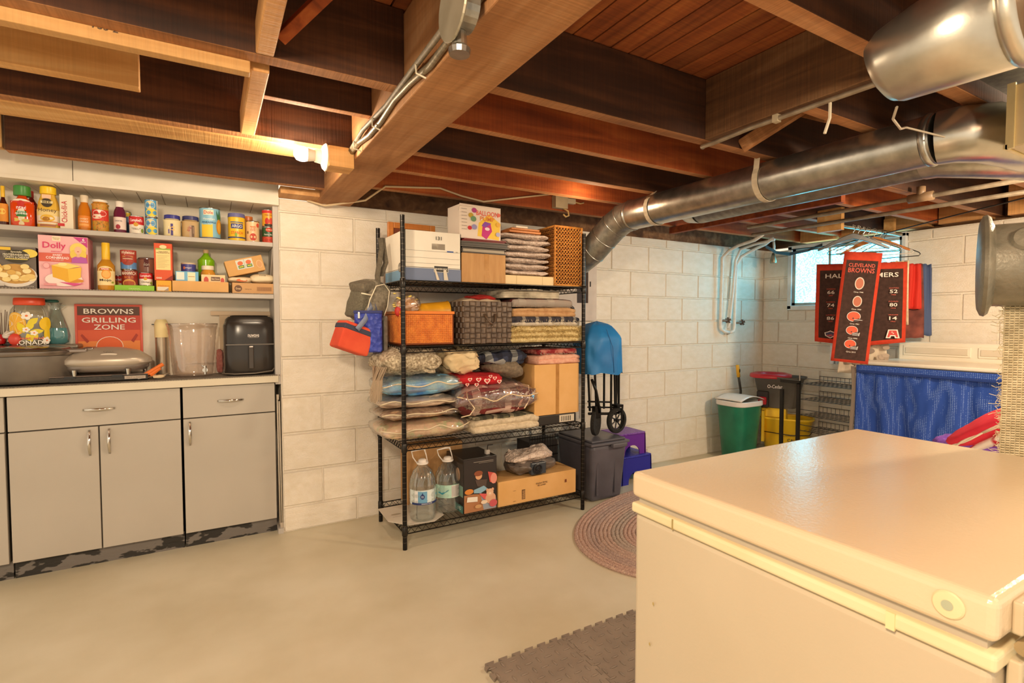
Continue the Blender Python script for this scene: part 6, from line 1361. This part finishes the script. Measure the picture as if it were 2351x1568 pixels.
M().box(-.17, -.07, -.13, -.09, -.0, .15).build('pedal_recess', '241814', t, bevel=.01); M().box(-.155, -.085, -.16, -.12, .03, .10).build('pedal', C('c82430', .3), t, bevel=.012)
art(t, [('t', 'O-Cedar', -.02, .20, .032, 'f4ece8', .12)], y=-.148)
# wire rack and black frame
t = thing('wire_rack', 'white three tier wire rack along the far wall beside the black frame', 'rack', (4.50, 0, 0))
RW = C('b8aca0', .35, .4); RWD = C('5a5450', .4, .4)
y0, y1 = 2.68, 2.10
for zt in (0.700, 0.565, 0.426, 0.291, .06):
    b = M()
    for xx in (-.04, .26): b.tube([(xx, y0, zt), (xx, y1, zt)], .003, 5); b.tube([(xx, y0, zt + .05), (xx, y1, zt + .05)], .003, 5)
    for k in range(17):
        yy = y1 + (y0 - y1) * k / 16; b.tube([(-.04, yy, zt), (.26, yy, zt)], .002, 4); b.tube([(.26, yy, zt), (.26, yy, zt + .05)], .002, 4)
    for k in range(3): b.tube([(.04 + k * .07, y0, zt), (.04 + k * .07, y1, zt)], .002, 4)
    b.build('wire_shelf_tier', RWD, t)
for yy in (y0, y1):
    for xx in (-.045, .265): M().tube([(xx, yy, 0), (xx, yy, .80)], .005, 6).build('post', RW, t)
t = thing('tube_stand', 'black square tube stand standing at the left end of the wire rack', 'frame', (4.22, 0, 0))
za = 0.687; zb_ = 0.751
BF = C('2a2622', .3, .5)
M().box(0, .022, 2.685, 2.71, 0, za - .02).build('leg', BF, t); M().box(.0, .022, 2.54, 2.565, 0, zb_ - .02).build('leg', BF, t); M().box(0, .022, 2.54, 2.71, .735 - .01, .745 + .008).build('top_bar', BF, t); M().box(0, .022, 2.54, 2.71, .02, .035).build('bottom_bar', BF, t)
# laundry tub with a blue curtain
t = thing('laundry_sink', 'white laundry tub top with a moulded backsplash', 'sink', (4.20, 0, 0))
SW = tex('cream_plastic', 'e6dcc8', 'f0e6d4', 3, rough=.28)
st_ = .925
M().box(-.01, .55, .75, 2.06, st_, st_ + .028).build('deck', SW, t, bevel=.01, seg=3)
M().box(.50, .53, .70, 2.04, st_ + .02, st_ + .165).build('backsplash', SW, t, bevel=.015, seg=3)
for a, b_ in ((1.30 + .28, 2.0), (1.12, 1.54), (.72, 1.08)):
    q = M().box(.492, .50, a, b_, st_ + .06, st_ + .135); q.build('recess_rim', SW, t, bevel=.008); M().box(.486, .493, a + .015, b_ - .015, st_ + .075, st_ + .12).build('recess', tex('cream_shade', 'd2c6b0', 'dcd0bc', 4, rough=.4), t, bevel=.004)
M().box(.02, .5, .8, 2.02, .45, st_).build('basin', SW, t, bevel=.02)
for a, b_ in ((.03, .82), (.03, 1.98), (.48, .82), (.48, 1.98)): M().tube([(a, b_, 0), (a, b_, .5)], .018, 8).build('leg', SW, t)
t = thing('blue_curtain', 'royal blue mesh fabric skirt hung in folds under the white laundry tub', 'curtain', (4.165, 0, 0))
CM, ctn, cbn = newmat('mesh_fabric'); L = ctn.links
tc = nd(ctn, 'ShaderNodeTexCoord'); vo = nd(ctn, 'ShaderNodeTexVoronoi', i_Scale=95); vo.inputs['Randomness'].default_value = .15; L.new(tc.outputs['Object'], vo.inputs['Vector'])
L.new(ramp(ctn, vo.outputs['Distance'], [(.20, '7c98d4'), (.34, '1c46a0')]), cbn.inputs['Base Color']); cbn.inputs['Roughness'].default_value = .7
b = M()
def cur(u, v):
    y = 2.065 - u * 1.35; amp = .006 + .022 * (1 - v) ** .6
    f = noise.noise(Vector((y * 7, v * .6, 0))) * 1.6 + .6 * sin(y * 34 + 3 * noise.noise(Vector((y * 3, v, 2))))
    return (-.004 - amp * f + .01 * noise.noise(Vector((y * 20, v * 5, 3))), y, .04 + v * .87)
b.grid(cur, 150, 22); b.build('cloth', CM, t, smooth='all', solid=.002)
M().box(-.022, -.006, .72, 2.068, .885, .925).build('hem_band', CM, t, bevel=.004); M().box(-.024, -.010, .72, 2.066, .868, .886).build('gathered_edge', C('16357c', .8), t, bevel=.004)
t = thing('side_drape', 'thin beige lining cloth hanging at the left edge of the blue skirt', 'curtain', (4.17, 2.085, 0)); b = M(); b.grid(lambda u, v: (.01 * sin(v * 9), u * .03 + .006 * sin(v * 7), .05 + v * .86), 3, 16); b.build('cloth', 'b0a090', t, smooth='all', solid=.002)
# cushions
t = thing('hamper', 'white laundry hamper mostly hidden behind the freezer, holding the cushions', 'hamper', (3.25, .90, 0)); M().lathe([(.17, 0), (.22, .60)], 30, e=4).build('basket', 'd8d0c4', t, smooth=True)
t = thing('purple_cushion', 'purple plush cushion under the red cushion', 'cushion', (3.20, .99, .602)); superell(.34, .40, .10, .9, .7, 34, 14, amp=.02, fr=8, seed=51).build('cushion', cloth('purple_plush', '6c3ca4', '8c5cc0', 30, .4), t, smooth='all')
t = thing('red_cushion', 'tilted bright red cushion with white swirls and twisted cord edging', 'cushion', (3.20, .93, .70)); t.rotation_euler = (radians(-38), 0, 0)
superell(.36, .46, .13, .9, .6, 36, 16, amp=.01, fr=6, seed=52).build('cushion', cloth('coral_red', 'd82840', 'ec4050', 6, .15), t, smooth='all')
superell(.358, .455, .06, .9, .6, 36, 12, amp=.01, fr=6, seed=52).build('swirl_side', tex('red_swirl', 'c01c2c', 'ecdcd0', 12, rough=.9, lo=.50, hi=.54, detail=1), t, (0, -.0, -.022), smooth='all')
P = [(-.18 * math.copysign(abs(cos(a)) ** .6, cos(a)) * 1.0, .235 * math.copysign(abs(sin(a)) ** .6, sin(a)), .055) for a in [2 * pi * k / 60 for k in range(61)]]
b = M()
for ph in (0, pi): b.tube([(x + .004 * cos(i * 1.2 + ph), y, z + .004 * sin(i * 1.2 + ph)) for i, (x, y, z) in enumerate(P)], .005, 5)
b.build('cord_edging', 'ecd8c0', t, smooth='all'); M().tube([(-.16, .21, .05), (-.17, .23, .0), (-.165, .235, -.05)], .006, 5).build('tassel', 'ecd8c0', t)

# ================================================================== rail of clothes and pennants
t = thing('closet_rod', 'short metal rod under the far joists carrying hangers', 'rod', (3.98, 2.15, 1.955))
M().tube([(0, 0, 0), (.78, -.08, -.02)], .015, 12).build('rod', GALV, t, smooth=True)
M().box(-.035, .0, -.03, .035, -.05, .07).build('end_block', PINE, t); M().box(.62, .655, -.10, -.03, -.02, .09).build('end_block', PINE, t)
def yfrom(k): return 2.15
HBK, HWH = C('2a2624', .35), C('d8ccc0', .35)
def hanger(label, x, y, z, W, mat, rz, kind='wire', drop=.10, group=None):
    t = thing('clothes_hanger', label, 'hanger', (x, y, z), rz, group=group)
    M().tube([(-.018, 0, .0), (-.016, 0, .022), (0, 0, .03), (.016, 0, .02), (.014, 0, -.005), (0, 0, -.022), (0, 0, -.045)], .0022 if kind == 'wire' else .003, 6).build('hook', CHROME if kind != 'wire' else mat, t, smooth='all')
    z0 = -.045
    if kind == 'broad':
        A = [(0, z0 + .012)] + [(W / 2 * s, z0 - drop * s ** 1.3 + .012 * (1 - s)) for s in (.1, .3, .6, .9, 1)] + [(W / 2, z0 - drop - .014)] + [(W / 2 * s, z0 - drop * s ** 1.3 - .03 + .012 * s) for s in (.9, .6, .3, 0)]
        A = A + [(-a, q) for a, q in A[::-1][1:-1]]
        M().prism(A, -.008, .008).build('shoulder', mat, t, bevel=.003)
    else:
        M().tube([(0, 0, z0), (-W * .25, 0, z0 - drop * .45), (-W * .48, 0, z0 - drop * .9), (-W / 2, 0, z0 - drop), (-W * .48, 0, z0 - drop - .012), (0, 0, z0 - drop - .012), (W * .48, 0, z0 - drop - .012), (W / 2, 0, z0 - drop), (W * .48, 0, z0 - drop * .9), (W * .25, 0, z0 - drop * .45), (0, 0, z0)], .0035, 7).build('shoulder', mat, t, smooth='all')
    return t
RZ = radians(-48)
hanger('black suit hanger with broad shoulders, nearest on the metal rod', 4.16, 2.12, 1.935, .46, HBK, RZ, 'broad', .10)
hanger('white tubular hanger just behind the black suit hanger', 4.22, 2.115, 1.935, .42, HWH, RZ, 'tube', .09)
hanger('dark green tubular hanger in the middle of the rod', 4.28, 2.11, 1.93, .46, C('24503c', .35), RZ - .2, 'tube', .11)
hanger('thin wire hanger in the middle of the rod', 4.33, 2.10, 1.93, .42, CHROME, RZ - .3, 'wire', .10)
hanger('tan wooden hanger toward the wall end of the rod', 4.40, 2.09, 1.925, .44, FRW, RZ - .35, 'broad', .10)
hanger('white tubular hanger holding the red cloth near the wall', 4.47, 2.085, 1.92, .42, HWH, RZ - .45, 'tube', .11)
hanger('empty dark wire hanger nearest the wall', 4.53, 2.08, 1.92, .46, C('2e2a26', .4), RZ - .6, 'wire', .13)
OG = tex('orange_felt', 'c0341c', 'd04426', 30, rough=.9)
BRN = tex('brown_felt', '38241e', '4a322a', 40, rough=.95, bump=.2)
# wide banner behind
t = thing('felt_banner', 'wide dark brown and orange banner headed HALL OF FAMERS, hanging behind', 'banner', (4.30, 2.13, 0), rz=RZ)
W = .60; z1, z0 = 1.690, 1.09
def ban(W, z0, z1, point, name='felt', wave=.012, seed=1):
    b = M()
    def f(u, v):
        a = (u - .5) * W; q = point * (1 - abs(a) / (W / 2))
        return (a, wave * noise.noise(Vector((a * 7, v * 1.5, seed))), z0 - q * (1 - v) + (z1 - z0) * v)
    b.grid(f, 20, 14); return b
ban(W, z0, z1, .035).build('felt', OG, t, smooth='all', solid=.003)
ban(W - .05, z0 + .03, z1 - .05, .035).xf(Matrix.Translation((0, -.004, 0))).build('ground', BRN, t, smooth='all')
c_ = 'e8dccf'
art(t, [('t', 'HALL OF FAMERS', 0, z1 - .095, .034, c_, W * .80)] + [q for (a, z, n, nm, yr) in ((-.20, .22, '66', 'HICKERSON', '2007'), (-.20, .32, '74', 'McCORMACK', '1984'), (-.20, .42, '86', 'LAVELLI', '1975'), (-.10, .22, '60', 'GRAHAM', '1965'), (-.10, .32, '76', 'GROZA', '1974'), (.21, .22, '52', 'GATSKI', '1985'), (.21, .32, '80', 'FORD', '1976'), (.21, .42, '14', 'GRAHAM', '1965')) for q in (('t', n, a, z1 - z, .026, c_, .05), ('t', nm, a, z1 - z + .025, .009, 'c85038', .06), ('t', yr, a, z1 - z - .025, .009, 'c85038', .03))] +
    [('p', [(-.24, 1.16), (-.235, 1.135), (-.20, 1.115), (-.165, 1.135), (-.16, 1.16), (-.18, 1.165), (-.20, 1.175), (-.22, 1.165)], c_), ('p', [(-.233, 1.157), (-.228, 1.138), (-.20, 1.121), (-.172, 1.138), (-.167, 1.157), (-.183, 1.16), (-.20, 1.168), (-.217, 1.16)], '3c3c5c'), ('t', 'NFL', -.20, 1.137, .015, 'e05a48', .04), ('p', [(.165, 1.12), (.18, 1.185), (.24, 1.185), (.255, 1.12), (.225, 1.12), (.22, 1.135), (.20, 1.135), (.195, 1.12)], c_), ('p', [(.175, 1.127), (.187, 1.178), (.233, 1.178), (.245, 1.127), (.232, 1.127), (.226, 1.143), (.194, 1.143), (.188, 1.127)], 'c83428'), ('e', .205, 1.165, .004, .004, c_), ('e', .213, 1.156, .004, .004, c_)], y=-.016)
# narrow banner in front, tilted
t = thing('felt_banner', 'narrow tilted brown and orange banner headed CLEVELAND BROWNS with five emblems', 'banner', (4.05, 2.03, 1.345)); t.rotation_euler = (0, radians(5.2), RZ)
W = .238; H = .80
def narrow(u, v): return ((u - .5) * W, .004 * sin(v * 3), -H / 2 + H * v)
M().grid(narrow, 4, 12).build('felt', OG, t, smooth='all', solid=.003)
M().grid(lambda u, v: ((u - .5) * (W - .04), .004 * sin((.03 + v * .9) * 3) - .003, -H / 2 + .02 + (H - .08) * v), 4, 12).build('ground', BRN, t, smooth='all')
def helmet(cx, cz, s, grille=True):
    L = [('e', cx, cz, .040 * s, .034 * s, 'e4e0dc'), ('e', cx, cz, .037 * s, .031 * s, 'dc5024'), ('p', [(cx + .005 * s, cz - .02 * s), (cx + .036 * s, cz - .008 * s), (cx + .030 * s, cz - .034 * s), (cx + .0, cz - .034 * s)], '3c2822'), ('e', cx - .002 * s, cz - .012 * s, .005 * s, .005 * s, '3c2822')]
    for k in range(3 if grille else 1): L.append(('p', [(cx + .004 * s, cz - (.018 + .008 * k) * s), (cx + .052 * s, cz - (.020 + .008 * k) * s), (cx + .052 * s, cz - (.023 + .008 * k) * s), (cx + .004 * s, cz - (.021 + .008 * k) * s)], 'dcd8d4'))
    if grille: L.append(('p', [(cx + .050 * s, cz - .014 * s), (cx + .054 * s, cz - .014 * s), (cx + .050 * s, cz - .040 * s), (cx + .046 * s, cz - .040 * s)], 'dcd8d4'))
    return L
L_ = [('t', 'CLEVELAND', 0, .305, .026, 'd84c30', .165), ('t', 'BROWNS', 0, .268, .034, 'd84c30', .165), ('e', 0, .175, .03, .045, 'd4c4b4'), ('e', 0, .175, .024, .038, 'b8603c'), ('t', 'Circa 1946', 0, .112, .010, 'e8dccf'), ('e', 0, .045, .03, .040, 'd4c4b4'), ('e', 0, .045, .024, .034, 'b8603c'), ('t', 'Circa 1950', 0, -.012, .010, 'e8dccf')]
L_ += helmet(-.01, -.065, 1.1, False) + [('t', 'Circa 1961', 0, -.118, .010, 'e8dccf')] + helmet(-.01, -.165, .95) + [('t', 'Circa 2006', 0, -.222, .010, 'e8dccf')] + helmet(-.01, -.265, .95) + [('t', 'Circa 2015', 0, -.322, .010, 'e8dccf')]
for q in L_[:2]: art(t, [q], y=-.004, name='lettering')
for a, n in ((2, 3), (5, 3)): art(t, L_[a:a + n], y=-.004, name='emblem')
art(t, helmet(-.01, -.065, 1.1, False) + [('t', 'Circa 1961', 0, -.118, .010, 'e8dccf')], y=-.004, name='emblem')
art(t, helmet(-.01, -.165, .95) + [('t', 'Circa 2006', 0, -.222, .010, 'e8dccf')], y=-.004, name='emblem')
art(t, helmet(-.01, -.265, .95) + [('t', 'Circa 2015', 0, -.322, .010, 'e8dccf')], y=-.004, name='emblem')
M().tube([(-.10, 0, H / 2 - .005), (0, .0, H / 2 + .14), (.10, 0, H / 2 - .005)], .0012, 4).build('cord', 'c8bcb0', t)
def hung(name, label, cat, x, y, z1, W, L, mat, seed=0, rz=RZ, d=.02, m2=None):
    t = thing(name, label, cat, (x, y, z1), rz)
    b = M(); b.grid(lambda u, v: ((u - .5) * W * (.85 + .15 * (1 - v)), d * noise.noise(Vector((u * 6, v * 1.2, seed))) + d * .5 * sin(u * 17 + seed), -L * (1 - v) - .01 * noise.noise(Vector((u * 5, seed, 0)))), 24, 14)
    b.build('cloth', mat, t, smooth='all', solid=.006); return t
hung('hung_shawl', 'cream fringed shawl hanging just right of the wide banner', 'shawl', 4.50, 1.955, 1.70, .12, .48, cloth('shawl', 'd8c4a0', 'ecdcbc', 40, .6), 1)
hung('hung_shirt', 'grey and blue speckled shirt next to the cream shawl', 'shirt', 4.53, 2.02, 1.70, .16, .40, tex('speckled', '6c8098', 'd8c8b4', 14, rough=.9), 2)
hung('hung_shirt', 'bright red cloth hanging near the wall end of the rod', 'shirt', 4.58, 1.92, 1.68, .16, .34, C('cc2c1c', .8), 3)
hung('hung_shirt', 'dark maroon garments hanging behind the red cloth', 'shirt', 4.60, 1.94, 1.68, .22, .56, tex('maroon', '4c2824', '8c4c40', 9, rough=.9), 4, m2=1)
hung('hung_shirt', 'dull blue garment behind the maroon ones, nearest the wall', 'shirt', 4.67, 1.91, 1.68, .20, .54, C('4a5a80', .85), 5)
t = hung('leaf_towel', 'cream towel printed with brown-grey blobs hanging below the banners', 'towel', 4.40, 2.15, 1.16, .34, .32, C('d8c8b0', .9), 6)
random.seed(5)
art(t, [('e', random.uniform(-.16, .16), random.uniform(-.28, -.02), random.uniform(.014, .026), random.uniform(.014, .022), random.choice(['8c7868', 'a08c78', 'b09c88'])) for _ in range(42)], y=-.026)
t = hung('white_sheet', 'narrow white sheet hanging left of the printed towel', 'sheet', 4.36, 2.33, 1.14, .08, .24, C('d0d8e0', .8), 7)

# ================================================================== foreground: freezer, machine, rug, mats
FX0, FX1, FY0, FY1 = .868, 1.87, .255, .93
t = thing('chest_freezer', 'large white chest freezer with a yellowed trim band in the foreground', 'freezer', (FX0, FY0, 0))
W, D = FX1 - FX0, FY1 - FY0
M().box(.006, W - .006, .006, D - .006, .02, .792).build('body', FREEZ, t, bevel=.012, seg=3)
M().box(.0, W, .0, D - .0, .792, .816).build('trim_band', GASK, t, bevel=.006, seg=3)
M().box(-.0015, .0, 0.543, 0.546, .793, .816).build('trim_joint', '9c8c58', t); M().box(-.002, .002, 0.115, 0.127, .791, .817).build('trim_clip', tex('trim_clip', 'e0d29c', 'e8dcb0', 8), t)
M().box(.014, W - .014, .014, D - .014, .816, .832).build('gasket', C('b4aa98', .6), t)
M().box(0, W, 0, D, .830, .89).build('lid', FREEZT, t, bevel=.012, seg=4)
M().lathe([(.0, .0), (.017, 0), (.019, .002), (.017, .004), (0, .005)], 28).xf(Matrix.Translation((0, .052, .862)) @ Matrix.Rotation(radians(-90), 4, 'Y')).build('lid_plug', GASK, t, smooth=True)
M().lathe([(.007, 0), (.007, .0055), (0, .0055)], 16).xf(Matrix.Translation((0, .052, .862)) @ Matrix.Rotation(radians(-90), 4, 'Y')).build('plug_centre', 'a8b098', t)
for xx in (.075, .90):
    h_ = M().box(xx - .03, xx + .03, -.012, .0, .835, .88).box(xx - .03, xx + .03, -.012, .004, .58, .80); h_.build('hinge', tex('hinge_paint', 'b8a888', 'd0c4a8', 12, rough=.4), t, bevel=.003)
    M().tube([(xx - .034, -.014, .822), (xx + .034, -.014, .822)], .010, 10).build('hinge_pin', C('b09c78', .3, .6), t, smooth=True)
    for zz in (.86, .77, .70, .62): M().lathe([(.006, 0), (.005, .004), (0, .005)], 10).xf(Matrix.Translation((xx - .015, -.012, zz)) @ Matrix.Rotation(radians(90), 4, 'X')).build('screw', C('6c5a3c', .3, .8), t, smooth=True)
for (y, z, s) in ((.60, .60, .004), (.61, .50, .004), (.50, .36, .005), (.56, .42, .003), (.33, .47, .003)): art(t, [('e', -y, z, s * .6, s, 'b09c60')], y=-.005 + .006 - .0, base=SIDE, name='rust_speck')
# belt exerciser head and webbing
t = thing('belt_exerciser', 'grey metal machine head with a round rim and a frayed woven strap, right edge', 'exercise machine', (1.99, .50, 0))
MG = tex('hammered_grey', '6a6658', '8a8474', 14, rough=.4, metal=.3, bump=.25, bscale=70)
R90X = Matrix.Rotation(radians(90), 4, 'X')
AX = Matrix.Translation((-.09, .13, 1.405)) @ Vector((0, 0, 1)).rotation_difference(Vector((.36, -.93, .0)).normalized()).to_matrix().to_4x4()
M().lathe([(0, -.004), (.05, -.002), (.125, .0), (.140, .006), (.143, .014), (.136, .022), (.120, .026), (.114, .03), (.112, .24), (.10, .26), (0, .265)], 44).xf(AX).build('motor_housing', MG, t, smooth=True)
M().lathe([(.030, 0), (.034, .006), (.028, .012), (0, .013)], 24).xf(AX @ Matrix.Translation((-.108, .02, .09)) @ Matrix.Rotation(radians(-90), 4, 'Y')).build('boss', MG, t, smooth=True)
M().lathe([(.008, 0), (.007, .006), (0, .008)], 12).xf(AX @ Matrix.Translation((-.06, .108, .02)) @ Matrix.Rotation(radians(180), 4, 'X')).build('bolt', CHROME, t, smooth=True)
M().box(.10, .17, -.12, -.04, 0, 1.36).build('column', MG, t, bevel=.01); M().box(-.05, .30, -.35, .10, 0, .03).build('base_plate', MG, t, bevel=.008)
WB, wt, wbn = newmat('webbing'); L = wt.links
tc = nd(wt, 'ShaderNodeTexCoord')
br = nd(wt, 'ShaderNodeTexNoise', i_Scale=40); L.new(tc.outputs['Object'], br.inputs['Vector'])
L.new(ramp(wt, br.outputs['Fac'], [(.3, 'bcae8c'), (.7, 'dccfae')]), wbn.inputs['Base Color']); wbn.inputs['Roughness'].default_value = .95
b = M(); Wd = .16; z0, z1 = .70, 1.34; nx, nz = 15, 92; cw, chh = Wd / nx, (z1 - z0) / nz
for i in range(nx):
    for j in range(nz):
        x, z = -Wd / 2 + i * cw, z0 + j * chh
        o = .0035 if (i + j) % 2 else .0015
        b.add([(x + cw * .04, 0, z + chh * .12), (x + cw * .96, 0, z + chh * .12), (x + cw * .96, 0, z + chh * .88), (x + cw * .04, 0, z + chh * .88), (x + cw * .25, -o, z + chh * .5), (x + cw * .75, -o, z + chh * .5)], [(0, 1, 5, 4), (1, 2, 5), (2, 3, 4, 5), (3, 0, 4)])
for i in range(nx + 1): b.tube([(-Wd / 2 + i * cw, .001, z0), (-Wd / 2 + i * cw, .001, z1)], .0013, 4)
RW_ = Matrix.Translation((.01, .02, 0)) @ Matrix.Rotation(radians(-52), 4, 'Z')
b.xf(RW_).build('woven_strap', WB, t, kind='stuff'); M().box(-Wd / 2, Wd / 2, .003, .006, z0, z1).xf(RW_).build('strap_backing', '7c6c48', t)
b = M(); random.seed(3)
for k in range(190):
    z = random.uniform(z0, z1 - .02); a = -Wd / 2; q = random.uniform(.004, .016) if random.random() < .9 else random.uniform(.02, .035)
    b.tube([(a, 0, z), (a - q * .6, random.uniform(-.004, .004), z + random.uniform(-.004, .004)), (a - q, random.uniform(-.006, .006), z + random.uniform(-.008, .008))], .0009, 3, cap=False)
b.xf(RW_).build('frayed_edge', 'cbbd98', t, kind='stuff')
# braided rug
t = thing('braided_rug', 'oval braided rug in beige, rose and grey on the floor beside the freezer', 'rug', (2.85, 2.10, .001))
random.seed(11)
RC = [tex('braid_%d' % i, a, b_, 130, rough=.95, bump=.5, c3=c3) for i, (a, b_, c3) in enumerate((('a88c7c', 'e4ccb4', 'c8a498'), ('a08c80', 'dcc4b0', 'bca098'), ('ac9484', 'e4ccb4', 'c8a89c'), ('a09488', 'dccab6', 'bca89c')))]
ax, ay = 1.15, .73; rings = 30; rw = ay / rings
for k in range(rings):
    r_ = ay - rw * (k + .5)
    aa = ax - rw * (k + .5); b = M(); n = 260 if k < 14 else 150
    pts = [(aa * cos(2 * pi * i / n), r_ * sin(2 * pi * i / n), .006) for i in range(n + 1)]
    cnt = int(2 * pi * ((aa + r_) / 2) / .022)
    for s in (0, 1):
        bb = []
        for i, (x, y, z) in enumerate(pts):
            ph = cnt * 2 * pi * i / n / 2 + s * pi
            nx_, ny_ = x / aa, y / r_; L_n = math.hypot(nx_, ny_) or 1
            bb.append((x + nx_ / L_n * rw * .22 * cos(ph), y + ny_ / L_n * rw * .22 * cos(ph), z + .003 * sin(ph)))
        b.tube(bb, rw * .44, 5, cap=False)
    b.build('braid', RC[(k // 3) % 4], t, smooth='all')
M().lathe([(1, 0), (1, .004), (0, .004)], 64, sx=ax - .01, sy=ay - .01).build('backing', 'b09880', t)
# foam tiles
FM = tex('grey_foam', '83766a', '948678', 8, rough=.65, bump=.15, bscale=200)
def tile_outline(S, n=6):
    """jigsaw edge with dovetail teeth on all four sides"""
    pts = []; a = S / (n * 2); dpt = .016
    def side(ox, oy, dx, dy, nx_, ny_, male):
        out = []
        for k in range(n):
            s = (2 * k + .5) * a; e = (2 * k + 1.5) * a; f = a * .16
            if not male: s, e = s + 0, e + 0
            q = dpt if male else -dpt
            out += [(s + f, 0), (s - f, q), (e + f, q), (e - f, 0)]
        return [(ox + dx * p + nx_ * q, oy + dy * p + ny_ * q) for p, q in out]
    pts += [(0, 0)] + side(0, 0, 1, 0, 0, -1, False) + [(S, 0)] + side(S, 0, 0, 1, 1, 0, True) + [(S, S)] + side(S, S, -1, 0, 0, 1, True) + [(0, S)] + side(0, S, 0, -1, -1, 0, False)
    return pts
S_ = .336
b = M().slab([(p - S_ / 2, q - S_ / 2) for p, q in tile_outline(S_)], 0, .011)
tr_ = M()
for i in range(8):
    for j in range(8):
        x, y = (i + .5) * S_ / 8 - S_ / 2, (j + .5) * S_ / 8 - S_ / 2; a = 0 if (i + j) % 2 else pi / 2
        tr_.lathe([(1, 0), (.75, .0022), (0, .003)], 9, c=(0, 0, 0), sx=1, sy=1); n = 27
        vs = tr_.v[-n:]; tr_.v[-n:] = [(x + (p * .017 * cos(a) - q * .005 * sin(a)), y + (p * .017 * sin(a) + q * .005 * cos(a)), .011 + z) for p, q, z in vs]
labs = [['front left of the freezer', 'second from the left in the row beside the freezer', 'against the freezer in the row facing the shelf'], ['nearest the camera at the bottom edge', 'second tile of the row nearest the camera', 'partly under the freezer edge near the camera']]
proto = None
for r_ in range(2):
    for c_ in range(3):
        lab = 'grey foam floor tile with toothed edges, ' + ['far row', 'near row'][r_] + ', ' + ['leftmost', 'middle', 'next to the freezer'][c_]
        loc = (.825 + S_ / 2 + c_ * (S_ + .002), 1.625 - S_ / 2 - r_ * (S_ + .002), .001)
        if proto is None:
            proto = thing('foam_tile', lab, 'floor tile', loc, group='interlocking foam floor tiles')
            b.build('tile', FM, proto); tr_.build('tread', FM, proto, smooth='all', kind='stuff')
        else: clone(proto, loc, label=lab)
